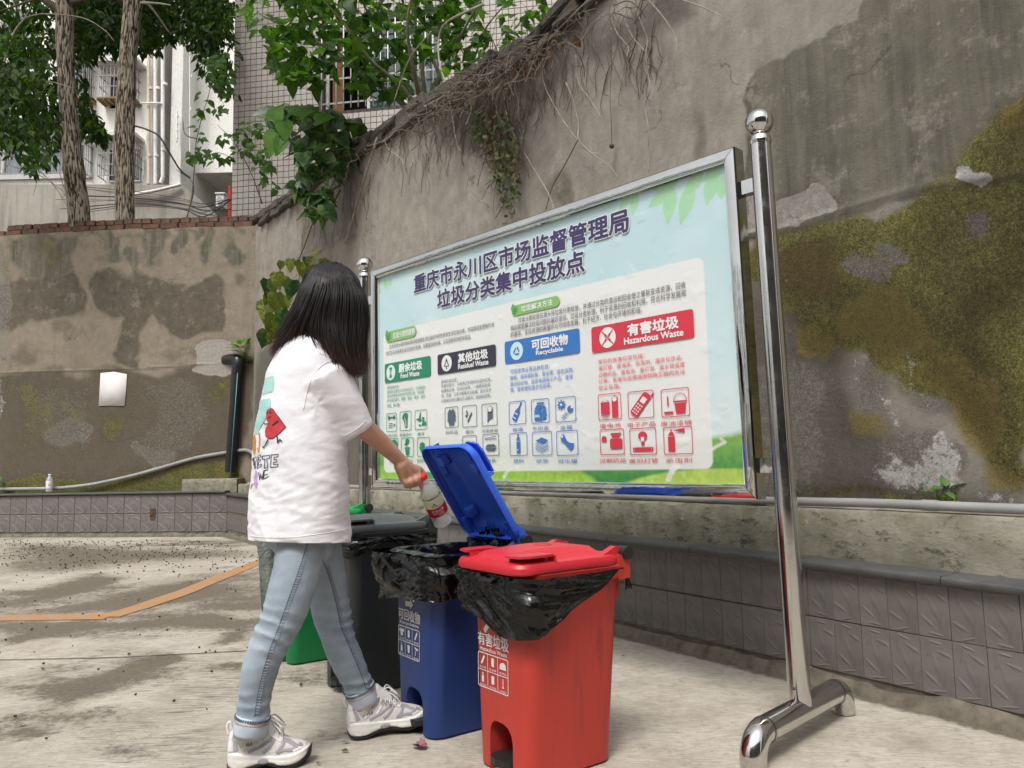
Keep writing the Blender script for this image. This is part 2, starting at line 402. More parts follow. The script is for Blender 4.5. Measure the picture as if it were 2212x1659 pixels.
# ---- painted wall materials: the stains are attributes measured on the wall itself
def wall_mat(name, base_lo, base_hi):
    m = NT(name, .92, spec=.25)
    n1 = m.noise(1.1, 8, .65); n2 = m.noise(7, 8, .7); n3 = m.noise(60, 6, .7); ns = m.noise(1, 7, .7, sc=(6, 6, .42)); nb = m.noise(34, 9, .82); n4 = m.noise(3.6, 9, .78); ng = m.noise(130, 5, .8); ng = m.math('ADD', m.math('MULTIPLY', ng, .6), m.math('MULTIPLY', nb, .4)); ns2 = m.noise(1, 8, .8, sc=(26, 26, 1.1))
    c = m.ramp(m.math('ADD', m.math('MULTIPLY', n1, .5), m.math('MULTIPLY', n2, .5)), [(.35, base_lo), (.65, base_hi)])
    c = m.mix(m.math('MULTIPLY', m.ramp(ns, [(.50, 0), (.70, 1)]), .34), c, tuple(k*.6 for k in base_lo))
    def lay(c, attr, colr, lo=.35, hi=.6, nz=nb, amp=.7, strength=1.0):
        a = m.attr(attr).outputs['Fac']; nz = m.math('ADD', m.math('MULTIPLY', nz, .72), m.math('MULTIPLY', ng, .28))
        f = m.math('ADD', a, m.math('MULTIPLY', m.math('SUBTRACT', nz, .5), amp))
        f = m.math('MULTIPLY', m.ramp(f, [(lo, 0), (hi, 1)]), m.math('MULTIPLY', m.ramp(a, [(.02, 0), (.12, 1)]), strength))
        return m.mix(f, c, colr)
    c = lay(c, 'damp', m.ramp(n2, [(.3, tuple(k*.36 for k in base_lo)), (.7, tuple(k*.43 for k in base_hi))]), .3, .7, m.math('ADD', m.math('MULTIPLY', n2, .5), m.math('MULTIPLY', nb, .5)), 1.15, .9)
    c = lay(c, 'dark', m.mix(m.ramp(ns, [(.35, 1), (.62, 0)]), m.ramp(n2, [(.3, (.12,.112,.085)), (.7, (.21,.20,.155))]), (.062,.062,.046)), .28, .68, m.math('ADD', m.math('MULTIPLY', ns, .5), m.math('MULTIPLY', nb, .5)), 1.1, .90)
    c = m.mix(m.math('MULTIPLY', m.math('MULTIPLY', m.ramp(ns2, [(.50, 0), (.66, 1)]), m.attr('dark').outputs['Fac']), .55), c, (.20,.19,.155)); c = m.mix(m.math('MULTIPLY', m.ramp(ns2, [(.30, 1), (.44, 0)]), .10), c, tuple(k*.5 for k in base_lo)); c = m.mix(m.math('MULTIPLY', m.ramp(n4, [(.50, 0), (.62, 1)]), .28), c, tuple(k*.62 for k in base_lo)); c = m.mix(m.math('MULTIPLY', m.ramp(m.noise(5.3, 9, .78), [(.54, 0), (.64, 1)]), .30), c, tuple(min(1, k*1.35) for k in base_hi))
    c = lay(c, 'grime', m.ramp(ng, [(.35, tuple(k*.38 for k in base_lo)), (.55, tuple(k*.66 for k in base_lo)), (.7, tuple(k*.95 for k in base_hi))]), .15, .8, n2, .7)
    c = lay(c, 'moss', m.mix(m.ramp(n4, [(.38, 0), (.62, 1)]), m.ramp(ng, [(.36, (.030,.030,.015)), (.5, (.105,.105,.038)), (.60, (.26,.235,.09))]), m.ramp(ng, [(.40, (.045,.042,.022)), (.5, (.18,.165,.05)), (.60, (.42,.35,.12))])), .34, .60, n4, 1.2)
    c = lay(c, 'rust', m.ramp(ng, [(.38, (.06,.042,.02)), (.62, (.16,.11,.042))]), .30, .7, n4, .9, .85)
    c = lay(c, 'yellow', m.ramp(ng, [(.36, (.12,.10,.04)), (.5, (.27,.21,.07)), (.64, (.42,.32,.11))]), .36, .62, n4, 1.4, .9)
    c = lay(c, 'bare', m.ramp(ng, [(.38, (.09,.083,.07)), (.5, (.19,.175,.155)), (.62, (.34,.32,.29))]), .36, .60, nb, 1.0, .9)
    c = lay(c, 'pale', m.ramp(nb, [(.35, (.27,.24,.21)), (.5, (.36,.325,.29)), (.65, (.46,.42,.385))]), .42, .56, nb, .5)
    c = lay(c, 'white', m.ramp(nb, [(.35, (.30,.28,.26)), (.65, (.60,.59,.57))]), .48, .60, nb, 1.2)
    ck = m.n('TexVoronoi'); ck.feature = 'DISTANCE_TO_EDGE'; ck.inputs['Scale'].default_value = 1.1; wv = m.n('VectorMath'); wv.operation = 'ADD'; nz_ = m.n('TexNoise'); nz_.inputs['Scale'].default_value = 3.5; nz_.inputs['Detail'].default_value = 6; m.l(m.co(), nz_.inputs['Vector']); m.l(m.co(), wv.inputs[0]); sc_ = m.n('VectorMath'); sc_.operation = 'SCALE'; sc_.inputs['Scale'].default_value = .5; m.l(nz_.outputs['Color'], sc_.inputs[0]); m.l(sc_.outputs[0], wv.inputs[1]); m.l(wv.outputs[0], ck.inputs['Vector'])
    ckf = m.math('MULTIPLY', m.ramp(ck.outputs['Distance'], [(.002, 1), (.007, 0)]), m.ramp(m.noise(1.6, 3), [(.50, 0), (.58, .6)])); c = m.mix(ckf, c, (.06,.05,.04))
    chp = m.ramp(m.math('ADD', m.voro(9), m.math('MULTIPLY', nb, .12)), [(.13, 1), (.15, 0)]); c = m.mix(m.math('MULTIPLY', chp, m.math('MULTIPLY', m.ramp(n4, [(.48, 0), (.55, 1)]), .55)), c, m.mix(n3, (.16,.14,.115), (.45,.41,.36)))
    c = m.mix(m.attr('lip_shadow').outputs['Fac'], c, (.045,.04,.03))  # dark line painted below the seam lip in place of its shadow
    sp = m.ramp(m.voro(30), [(.07, 1), (.13, 0)]); sp2 = m.ramp(m.noise(4, 3), [(.42, 0), (.6, 1)])
    c = m.mix(m.math('MULTIPLY', m.math('MULTIPLY', sp, sp2), .6), c, (.07,.06,.05))
    m.base(c)
    rel = m.attr('rel').outputs['Fac']
    b = m.bump(ng, .6, .006, m.bump(n3, .35, .006)); b = m.bump(nb, m_str(.55), .012, b)
    k = m.n('Bump'); k.inputs['Distance'].default_value = .03; m.l(m.math('MULTIPLY', rel, 1.0), k.inputs['Strength']); m.l(nb, k.inputs['Height']); m.l(b, k.inputs['Normal']); m.l(k.outputs[0], m.b.inputs['Normal'])
    return m.m
def m_str(x): return x

def wall_sheet(name, n_u, umin, umax, topf, frame, proj, masks, disp, mat, k, thick, step=.028, zmin=.2, lip_shadow=None, **kw):
    us = np.arange(umin, umax+step, step); vs01 = np.linspace(0, 1, int(4.4/step))
    top = np.array([topf(u) for u in us]); U = np.repeat(us[None, :], len(vs01), 0)
    Z = zmin + (top[None, :]-zmin)*vs01[:, None]
    u, z = U.ravel(), Z.ravel()
    A = {a: np.zeros(u.shape) for a in ('damp','dark','grime','moss','rust','yellow','bare','pale','white','lip_shadow','rel')}
    wu = u + .22*(fbm(u*2.2, z*2.2, 4, 21)-.5)*2; wz = z + .22*(fbm(u*2.2, z*2.2, 4, 33)-.5)*2
    wu2 = u + .05*(fbm(u*8, z*8, 3, 5)-.5)*2; wz2 = z + .05*(fbm(u*8, z*8, 3, 6)-.5)*2
    for a, polys in masks.items():
        for poly, w, s_ in polys:
            if w < 0: q = soft(sdpoly(wu2, wz2, [proj(*p) for p in poly]), -w)*s_
            else: q = soft(sdpoly(wu, wz, [proj(*p) for p in poly]), w)*s_
            A[a] = np.maximum(A[a], q)
    for a in ('moss','yellow','rust','grime'): A[a] = np.where(A['pale'] > .6, A[a]*.25, A[a])
    A['rel'] = np.clip(A['moss']*.6+A['grime']*.5+A['pale']*.4+A['yellow']*.5, 0, .9)
    D = disp(u, z)
    if lip_shadow is not None: q_ = np.array(sorted([proj(*p) for p in lip_shadow])); zc_ = np.interp(u, q_[:,0], q_[:,1]); A['lip_shadow'] = np.where((u > q_[0,0]) & (u < q_[-1,0]), soft(abs(z-zc_+.022)-.018+.016*(fbm(u*4, z*0, 3, 3)-.4), .014)*.75, 0)
    D = D + .004*(fbm(u*5, z*5, 4, 2)-.5) + .012*(fbm(u*.9, z*.9, 3, 8)-.5) - .006*(A['pale'] > .5)
    co = np.empty((len(u), 3)); o0 = frame(0, 0, 0); du = frame(1, 0, 0)-o0; dk = frame(0, 1, 0)-o0
    for i in range(3): co[:, i] = o0[i] + du[i]*u + dk[i]*(k-D) + (z if i == 2 else 0)
    nu = len(us); nz = len(vs01); idx = np.arange(nu*nz).reshape(nz, nu)
    F = np.stack([idx[:-1,:-1], idx[1:,:-1], idx[1:,1:], idx[:-1,1:]], -1).reshape(-1, 4)
    n0 = len(u); extra = []
    back = []
    for j, uu in enumerate(us): back.append(frame(uu, k+thick, top[j]))
    for j, uu in enumerate(us): back.append(frame(uu, k+thick, zmin))
    F = F.tolist()
    for j in range(nu-1):
        F.append([int(idx[-1, j]), n0+j, n0+j+1, int(idx[-1, j+1])])
        F.append([n0+j, n0+nu+j, n0+nu+j+1, n0+j+1])
    F.append([int(i) for i in idx[:, 0]][::-1]+[]+[n0+nu, n0][:2]); F.append([int(i) for i in idx[:, -1]]+[n0+nu-1, n0+2*nu-1])
    co = np.vstack([co, np.array([tuple(b) for b in back])])
    me = bpy.data.meshes.new(name); me.from_pydata(co.tolist(), [], F)
    for a in A: setattr_f(me, a, np.concatenate([A[a], np.zeros(2*nu)]))
    me.shade_smooth(); me.set_sharp_from_angle(angle=R(50))
    return me

def E_(cx, cy, rx, ry, n=12): return tuple((cx+rx*math.cos(2*math.pi*i/n), cy+ry*math.sin(2*math.pi*i/n)) for i in range(n))
# heights of the right wall's top against the way along it
_tops = sorted([(PR(x, y)[0], PR(x, y)[1]) for x, y in ((543,492),(640,428),(740,345),(830,296),(900,252),(1000,196),(1080,150),(1170,100),(1250,20))])
def top_r(u):
    if u <= _tops[0][0]: return _tops[0][1]
    if u >= _tops[-1][0]: return _tops[-1][1]
    for (a, b), (c, d) in zip(_tops, _tops[1:]):
        if a <= u <= c: return b+(d-b)*(u-a)/(c-a)
masks_r = dict(
 dark=[(((1608,190),(1640,145),(1700,118),(1715,95),(1790,78),(1800,60),(1850,42),(1885,-60),(2300,-60),(2300,380),(2120,380),(1960,430),(1880,470),(1760,500),(1700,505),(1612,520),(1606,330)), -.02, 1.0),
       (E_(1200,420,26,48), .06, .62), (E_(1165,560,22,50), .06, .6), (E_(1110,340,18,40), .05, .5), (E_(1085,540,16,34), .05, .5), (E_(1515,300,22,52), .06, .6), (E_(1525,520,34,80), .09, .55), (E_(1230,640,20,40), .05, .5)],
 damp=[(((900,250),(1170,100),(1500,-60),(1500,60),(1280,150),(1120,300),(960,330)), .1, .7), (((650,430),(760,360),(770,520),(700,560),(640,560)), .12, .6),
       (E_(690,560,40,90), .12, .5), (((1960,-40),(2040,-40),(2060,300),(2000,330)), .1, .6), (((560,800),(720,800),(720,1040),(560,1040)), .1, .6), (((1290,240),(1330,250),(1310,420),(1280,420)), .08, .4)],
 grime=[(((1612,600),(1760,640),(1860,780),(1900,900),(2010,980),(2060,1060),(2212,1050),(2300,1300),(1560,1300),(1600,900)), .12, .75), (((560,760),(800,780),(800,1100),(540,1060)), .1, .7),
        (((800,900),(1600,1000),(1600,1200),(800,1100)), .2, .5), (E_(2150,640,60,120), .1, .6)],
 moss=[(((1612,505),(1700,492),(1760,478),(1860,440),(1960,398),(2060,350),(2120,300),(2180,270),(2300,250),(2300,1010),(2180,1010),(2110,960),(2060,870),(1930,840),(1860,790),(1780,760),(1720,700),(1700,640),(1625,600)), .07, .86),
       (((560,1010),(720,1030),(720,1060),(560,1050)), .05, .7), (((1640,1040),(2212,1085),(2212,1130),(1640,1100)), .04, .55)],
 rust=[(((1700,540),(1800,500),(1890,520),(1880,600),(1830,680),(1740,660),(1700,600)), .12, .8), (((2130,640),(2212,600),(2212,900),(2150,900)), .12, .7), (E_(1830,440,60,24), .05, .4)],
 yellow=[(E_(1755,745,44,40), .06, .8), (((1830,640),(1920,600),(2000,640),(2060,730),(2080,800),(2010,830),(1940,830),(1880,770),(1800,760),(1790,700)), .08, .9), (E_(1880,900,60,50), .07, .62), (E_(2110,880,90,110), .12, .85),
         (E_(2130,330,46,30), .05, .8), (E_(1655,560,30,60), .07, .5), (E_(2100,470,80,50), .1, .5), (E_(2190,1000,80,60), .06, .6)],
 bare=[(((1925,492),(1960,482),(1996,500),(1990,525),(1930,528)), .02, .9), (((1873,560),(1905,516),(1951,530),(1945,590),(1900,604)), .04, .8), (((2042,466),(2073,462),(2070,520),(2050,524)), .02, .85), (((1629,720),(1700,760),(1768,820),(1775,1000),(1760,1095),(1620,1095)), .07, .75), (((1873,960),(1935,935),(2000,925),(2073,960),(2080,1040),(1880,1050)), .05, .85), (((1880,820),(1925,815),(1960,850),(1930,900),(1890,890)), .04, .7), (((1960,840),(2050,850),(2060,880),(2000,905)), .04, .65), (((2100,1040),(2212,1020),(2212,1085),(2110,1080)), .04, .7)],
 pale=[(((1672,437),(1720,420),(1748,396),(1775,398),(1798,420),(1812,452),(1780,470),(1700,492),(1668,502),(1640,498),(1640,440)), -.012, 1.0), (((1610,400),(1640,410),(1640,500),(1612,500)), -.02, .9)],
 white=[(E_(2086,372,22,20), -.012, 1.0), (E_(2112,384,20,22), -.012, 1.0), (((1850,1060),(1890,960),(1935,1000),(2000,905),(2040,930),(2060,1000),(2095,1050),(2080,1075)), .05, .62), (E_(1935,890,26,44), .04, .5), (E_(1880,820,50,26), .04, .5), (E_(2010,840,30,50), .04, .48), (E_(2160,1060,60,26), .05, .6), (E_(1700,730,20,10), .03, .5),
        (((790,300),(850,330),(840,560),(800,560)), .08, .40), (((980,330),(1010,330),(1000,560),(985,560)), .05, .34), (E_(1640,960,14,60), .04, .5), (E_(1990,1050,50,30), .04, .6)])
def disp_r(u, z):
    xs_ = []; pts = sorted([PR(x, y) for x, y in ((1612,508),(1700,494),(1800,458),(1900,425),(2000,400),(2212,372))])
    zz = np.interp(u, [p[0] for p in pts], [p[1] for p in pts]); cut = PR(1600, 510)[0]
    return np.where((z < zz) & (u < cut+.3), .022, 0)
M_WALL_R = wall_mat('old_render_right', (.225,.198,.168), (.37,.335,.295))
me = wall_sheet('wall_face', 0, -2.2, LEN_R+.02, top_r, wr, PR, masks_r, disp_r, M_WALL_R, KW, .3, lip_shadow=((1612,508),(1700,494),(1800,458),(1900,425),(2000,400),(2212,372)))
rwall = thing('retaining_wall', wr(LEN_R*.5, KW, 0), 'tall old rendered retaining wall with moss and stains behind the notice board', 'wall')
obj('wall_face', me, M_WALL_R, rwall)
# left wall
_topl = sorted([PL(x, y) for x, y in ((-40,510),(0,507),(150,498),(280,492),(536,486),(545,486))])
def top_l(u): return float(np.interp(u, [p[0] for p in _topl], [p[1] for p in _topl]))
masks_l = dict(
 damp=[(((-20,600),(60,595),(120,600),(165,590),(180,615),(185,690),(120,700),(60,705),(-20,720)), .10, .9), (((195,640),(215,600),(300,590),(375,600),(480,610),(484,700),(478,728),(400,732),(345,715),(320,690),(300,760),(312,795),(258,795),(256,690),(210,670)), .07, .95),
       (E_(140,720,40,26), .1, .5), (E_(530,590,22,26), .08, .6), (E_(60,770,40,26), .1, .55), (E_(400,770,50,20), .1, .5), (((525,740),(545,740),(545,1040),(525,1040)), .06, .6), (E_(290,560,90,28), .1, .45)],
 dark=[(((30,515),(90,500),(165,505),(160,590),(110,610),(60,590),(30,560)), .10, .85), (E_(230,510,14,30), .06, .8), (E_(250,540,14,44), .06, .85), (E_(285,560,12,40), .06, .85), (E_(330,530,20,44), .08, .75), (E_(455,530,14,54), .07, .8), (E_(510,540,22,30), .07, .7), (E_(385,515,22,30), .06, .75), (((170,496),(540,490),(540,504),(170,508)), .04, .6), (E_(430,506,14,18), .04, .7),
       (((216,880),(275,880),(270,940),(230,975),(215,930)), .05, 1.0)],
 grime=[(((-40,812),(200,806),(340,800),(540,785),(540,1100),(-40,1100)), .06, .78)],
 moss=[(((60,1030),(240,1030),(420,1000),(540,985),(545,1075),(-40,1075),(-40,1050)), .06, .8), (E_(470,840,22,24), .06, .55), (((20,830),(120,820),(200,860),(180,960),(60,960)), .16, .40), (((0,520),(20,520),(30,600),(0,620)), .06, .5), (E_(250,930,26,40), .07, .5)],
 rust=[(((60,520),(160,515),(150,580),(80,590)), .1, .42)],
 yellow=[(E_(110,545,30,40), .06, .36)], bare=[(((-40,500),(18,512),(24,640),(30,780),(-40,800)), .05, .5), (((100,820),(200,830),(210,900),(150,960),(60,900)), .14, .40), (((280,810),(420,800),(480,880),(420,990),(300,980),(330,900)), .16, .42), (E_(150,940,60,40), .06, .5), (E_(340,980,50,30), .05, .5)], white=[(E_(180,960,30,26), .05, .42), (E_(300,960,40,24), .06, .4), (E_(200,830,12,30), .03, .4), (E_(440,900,40,50), .08, .4), (E_(10,850,12,60), .05, .5), (E_(200,505,120,8), .03, .36), (((-40,500),(20,510),(24,700),(26,780),(-40,800)), .04, .28)],
 pale=[(((424,745),(440,735),(500,735),(505,808),(480,815),(440,808),(415,800),(424,790)), -.02, .9)])
def disp_l(u, z):
    pts = sorted([PL(x, y) for x, y in ((-40,805),(0,804),(150,800),(300,795),(430,786),(545,778))])
    return np.where(z < np.interp(u, [p[0] for p in pts], [p[1] for p in pts]), .03, 0)
M_WALL_L = wall_mat('old_render_left', (.20,.165,.122), (.30,.255,.20))
me = wall_sheet('wall_face', 0, -.40, 7.0, top_l, wl, lambda x, y: PL(x, y, KW), masks_l, disp_l, M_WALL_L, KW, .3, lip_shadow=((-40,805),(0,804),(150,800),(300,795),(430,786),(545,778)))
lwall = thing('retaining_wall', wl(2.2, KW, 0), 'tall old rendered wall on the left with two red brick courses on top', 'wall')
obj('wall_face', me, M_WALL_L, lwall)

# red brick coping on the left wall
def brickmat(name, cols, var=.35):
    m = NT(name, .9, spec=.2); n = m.noise(6, 6, .7); f = m.noise(50, 5, .7)
    oi = m.n('ObjectInfo'); q = m.ramp(oi.outputs['Random'], [(i/(len(cols)-1), c) for i, c in enumerate(cols)])
    c = m.mix(m.ramp(n, [(.40, 0), (.58, .85)]), q, (.065,.06,.045)); c = m.mix(m.ramp(f, [(.55, 0), (.7, .35)]), c, (.35,.3,.25))
    m.base(c); m.bump(f, .6, .005, m.bump(n, .5, .01)); return m.m
M_BRICK = brickmat('red_brick', [(.15,.058,.04), (.20,.08,.055), (.11,.06,.048), (.23,.10,.065)])
def brick_meshes(w, d, h, mat, n=4, ch=.008, jit=.006):
    out = []
    for i in range(n):
        bm = bmesh.new(); bmesh.ops.create_cube(bm, size=1)
        for v in bm.verts: v.co = Vector((v.co.x*w, v.co.y*d, v.co.z*h)) + Vector([random.uniform(-jit, jit) for _ in range(3)])
        bmesh.ops.bevel(bm, geom=list(bm.edges), offset=ch, segments=1, affect='EDGES')
        me = bpy.data.meshes.new('brick'); bm.to_mesh(me); bm.free(); me.materials.append(mat); out.append(me)
    return out
def frame_m(ax, ay, az, p):
    M = Matrix((Vector(ax), Vector(ay), Vector(az))).transposed().to_4x4(); M.translation = p; return M
LD3, LN3 = Vector((LD.x, LD.y, 0)), Vector((LN.x, LN.y, 0)); WD3, WN3 = Vector((WD.x, WD.y, 0)), Vector((WN.x, WN.y, 0))
heads = brick_meshes(.142, .26, .083, M_BRICK); strs = brick_meshes(.29, .26, .083, M_BRICK)
u = -.12
while u < 6.2:
    w = .302; z = top_l(u) + .042
    inst('brick', random.choice(strs), frame_m(LD3, LN3, (0,0,1), wl(u+w/2, KW+.125+random.uniform(-.008,.008), z)) @ Matrix.Rotation(random.uniform(-.02,.02), 4, 'Z'), lwall)
    u += w+random.uniform(.0, .01)
u = -.2
while u < 4.05:
    w = .156; z = top_l(u) + .130
    inst('brick', random.choice(heads), frame_m(LD3, LN3, (0,0,1), wl(u+w/2, KW+.15+random.uniform(-.012,.012), z)) @ Matrix.Rotation(random.uniform(-.05,.05), 4, 'Z'), lwall)
    u += w+random.uniform(.0, .016)
M_COPE = brickmat('dark_coping_stone', [(.06,.057,.052), (.10,.095,.085), (.045,.045,.042), (.13,.12,.105)])
cps = brick_meshes(.28, .40, .10, M_COPE, 6, .016, .026)
for row in range(2):
    u = 2.2+row*.1
    while u < LEN_R-.25+row*.1:
        sl = math.atan2(top_r(u+.2)-top_r(u), .2)
        inst('coping_stone', random.choice(cps), frame_m(WD3, WN3, (0,0,1), wr(u+.12, KW+.12+random.uniform(-.02,.02), top_r(u+.12)-.03+.10*row)) @ Matrix.Rotation(-sl+random.uniform(-.08,.08), 4, 'Y') @ Matrix.Rotation(random.uniform(-.08,.08), 4, 'Z'), rwall)
        u += .285+random.uniform(0, .04)

# ---- tiled planter walls
m = NT('grey_relief_tile', .45, spec=.4)
oi = m.n('ObjectInfo'); n = m.noise(9, 7, .7); f = m.noise(120, 3)
c = m.mix(oi.outputs['Random'], (.150,.137,.128), (.172,.157,.147)); c = m.mix(m.ramp(n, [(.45, 0), (.7, .6)]), c, (.085,.08,.074))
c = m.mix(m.math('MULTIPLY', m.ramp(m.noise(5, 5, sc=(1,1,.25)), [(.58, 0), (.75, 1)]), .3), c, (.30,.28,.25))
m.base(c); m.bump(f, .15, .002); M_TILE = m.m
def relief_tile(w, h, mat, seed):
    gp = .0016 if w < .2 else .008; rnd = random.Random(seed); mb = MB(); mb.bbox((0, -.006, 0), (w-gp, .012, h-gp), .0012 if w < .2 else .004)
    y0 = 0.0
    # raised leaves across the tile
    for (cx, cz, L, wd, an) in ((.0, .02, 1.0, .17, 62), (-.26, .24, .62, .14, 30), (.24, .26, .55, .13, 105), (.24, -.22, .7, .14, 35), (-.25, -.24, .62, .13, 110), (.04, .42, .55, .09, 5), (.0, -.43, .6, .09, 172)):
        an = R(an+rnd.uniform(-14, 14)); L *= w*1.0; wd *= w*1.25; cx_ = cx*w*.9+rnd.uniform(-.004,.004); cz_ = cz*h
        dx, dz = math.cos(an), math.sin(an); px, pz = -dz, dx
        P = [(-.5, 0), (-.15, .5), (.2, .4), (.5, 0), (.2, -.4), (-.15, -.5)]
        vs_ = [(cx_+dx*a*L+px*b*wd, y0+.0002, cz_+dz*a*L+pz*b*wd) for a, b in P]
        vs_ += [(cx_-dx*.25*L, y0+(.0022 if w < .2 else .005), cz_-dz*.25*L), (cx_+dx*.3*L, y0+(.0022 if w < .2 else .005), cz_+dz*.3*L)]
        vs_ = [(min(max(x, -w/2+.004), w/2-.004), y, min(max(z, -h/2+.004), h/2-.004)) for x, y, z in vs_]
        mb.add(vs_, [(0,1,6),(1,2,7,6),(2,3,7),(3,4,7),(4,5,6,7),(5,0,6)])
    me_ = newmesh('tile', mb, mat, True); me_.set_sharp_from_angle(angle=R(24)); return me_
def capz(u): return .49 + (.60-.49)*u/LEN_R                        # top of the dark cap above the yard, right side
rp = thing('planter_wall', wr(LEN_R*.5, 0, 0), 'low grey relief tiled planter wall running below the notice board', 'low wall')
lp = thing('planter_wall', wl(2, 0, 0), 'low grey relief tiled planter wall along the left rear of the yard', 'low wall')
M_CONC = NT('mossy_concrete', .9, spec=.2); m = M_CONC
n1 = m.noise(2.5, 8, .7); n2 = m.noise(9, 9, .8, sc=(1,1,2.2)); ns = m.noise(1, 6, sc=(6,6,1))
c = m.ramp(n1, [(.3, (.15,.145,.105)), (.5, (.26,.25,.195)), (.7, (.38,.36,.30))]); c = m.mix(m.ramp(n2, [(.53, 0), (.64, .9)]), c, (.055,.05,.04))
c = m.mix(m.ramp(m.noise(4.2, 6), [(.5, 0), (.66, .55)]), c, (.11,.12,.05)); c = m.mix(m.ramp(m.noise(6.3, 7, .7), [(.62, 0), (.7, .6)]), c, (.46,.44,.38)); m.base(c)
m.bump(n2, .7, .012, m.bump(m.noise(70, 5), .4, .005)); M_CONC = m.m
M_MORT = simple('mortar_plinth', (.135,.115,.088), .95, var=.45, vs=14, bump=.8, bs=40)
M_CAP = NT('dark_cap_tile', .38); m = M_CAP; n = m.noise(5, 7, .7)
m.base(m.ramp(n, [(.3, (.05,.052,.052)), (.6, (.082,.084,.084)), (.75, (.14,.135,.125))])); m.rough(m.ramp(n, [(.3, .3), (.7, .6)])); m.bump(m.noise(50, 4), .15, .003); M_CAP = m.m
def rtiles(frame, root, ax, an, L, w, zs, u0, capf):
    mesh = [[relief_tile(w, 1.0*(zs[i+1]-zs[i]), M_TILE, 10*i+j) for j in range(4)] for i in range(len(zs)-1)]
    n = 0; u = u0
    while u < L:
        for i in range(len(zs)-1):
            M = frame_m(ax, an, (0,0,1), frame(u+w/2, random.uniform(-.001,.0015), (zs[i]+zs[i+1])/2)) @ Matrix.Rotation(random.uniform(-.004,.004), 4, 'Y')
            inst('tile', mesh[i][(n*7+i*3) % 4], M, root); n += 1
        u += w
# the right wall's rows rise slightly with the cap: a sheared frame keeps every tile upright
def wr_t(u, k, z): return wr(u, k, z*(capz(u)/.49))
rtiles(wr_t, rp, WD3, WN3, LEN_R-.06, .1165, (.058, .2605, .462), -2.0, capz)
def wl_t(u, k, z): return wl(u, k, z)
rtiles(wl_t, lp, LD3, LN3, 6.6, .271, (.06, .325, .60), .004, None)
for frame, root, L, u0, cf, sgn in ((wr, rp, LEN_R+.0, -2.2, capz, 1), (wl, lp, 6.8, .0, lambda u: .635, 1)):
    ax = WD3 if root is rp else LD3; an = WN3 if root is rp else LN3
    mb = MB(); u = u0
    N = int((L-u0)/.12)                                           # backing and rough mortar foot
    for i in range(N):
        a = u0+(L-u0)*i/N; b = u0+(L-u0)*(i+1)/N; zc = cf((a+b)/2)-.035
        mb.add([frame(a, .008, 0), frame(b, .008, 0), frame(b, .008, zc), frame(a, .008, zc), frame(a, .3, 0), frame(b, .3, 0), frame(b, .3, zc), frame(a, .3, zc)], [(0,1,2,3), (3,2,6,7), (5,4,7,6)])
    obj('backing', mb, M_MORT, root)
    mb = MB(); N = int((L-u0)/.05); vs_ = []
    for i in range(N+1):
        a = u0+(L-u0)*i/N; h1 = .045+.03*(mnoise.noise(Vector((a*3, 1, 0))))+.014*mnoise.noise(Vector((a*17, 5, 0))); o = .016+.012*mnoise.noise(Vector((a*7, 3, 1)))
        vs_ += [frame(a, -.03-o, -.02), frame(a, -.014-o*.6, h1*.5), frame(a, -.006, h1), frame(a, .006, h1)]
    mb.add(vs_, [(4*i+j, 4*i+4+j, 4*i+5+j, 4*i+1+j) for i in range(N) for j in range(3)])
    obj('mortar_foot', mb, M_MORT, root)
    cw = .60 if root is rp else .62; u = u0+.02                     # cap tiles with a rounded nose
    dcap = .118 if root is rp else .34
    while u < L-.02:
        w = min(cw, L-u); mb = MB(); rings = []
        for a in (u+.002, u+w-.002):
            zt = cf(a); pr_ = [(dcap, zt-.02), (dcap, zt), (-.024, zt-.001), (-.032, zt-.004), (-.036, zt-.011), (-.036, zt-.022), (-.031, zt-.030), (.004, zt-.031)]
            rings.append([frame(a, k, z) for k, z in pr_])
        mb.loft(rings); obj('cap_tile', mb, M_CAP, root, smooth=True, angle=40); u += w
# concrete ledge behind the cap on the right, turning the corner
def ledge_block(frame, u0, u1, k0, k1, z0, z1f, **kw):
    mb = MB(); N = max(2, int((u1-u0)/.06)); prof = 7; vs_ = []
    for i in range(N+1):
        a = u0+(u1-u0)*i/N; zt = z1f(a)
        for (k, z) in ((k0, z0), (k0, z0+(zt-z0)*.35), (k0, z0+(zt-z0)*.7), (k0+.002, zt-.012), (k0+.012, zt), (k0+.1, zt+.002), (k1, zt+.004)):
            p = frame(a, k, z); q = mnoise.noise(p*9)*.006+mnoise.noise(p*2)*.008
            vs_.append(frame(a, k+q, z+q*.5 if z > z0+.02 else z))
    mb.add(vs_, [(i*prof+j, (i+1)*prof+j, (i+1)*prof+j+1, i*prof+j+1) for i in range(N) for j in range(prof-1)])
    e0 = [i for i in range(prof)]; b = len(mb.v); mb.add([frame(u0, k1, z0), frame(u1, k1, z0)], [])
    mb.f.append(tuple(e0)+(b,)); mb.f.append(tuple(N*prof+j for j in range(prof-1, -1, -1))+(b+1,))
    return obj('concrete_ledge', mb, M_CONC, smooth=True, angle=40, **kw)
def zled(u): return .703 + .02*u/LEN_R
ledge_block(wr, -2.2, LEN_R-.09, .118, KW+.01, .30, zled, label='weathered mossy concrete ledge between the tiled planter wall and the stained wall', cat='ledge')
ledge_block(wl, -.08, .78, .10, KW+.01, .60, lambda u: .80, label='short mossy concrete block under the black downpipe in the corner', cat='ledge')

g = MB(); c_ = wl(1.16, -.004, .315); g.box(c_, (.075, .02, .15), ax=LD3, ay=LN3); g.box(wl(1.175, -.012, .34), (.05, .02, .09), ax=LD3, ay=LN3)
obj('clay_patch', g, simple('rusty_clay', (.09,.045,.03), .9, var=.5, vs=30), lp)
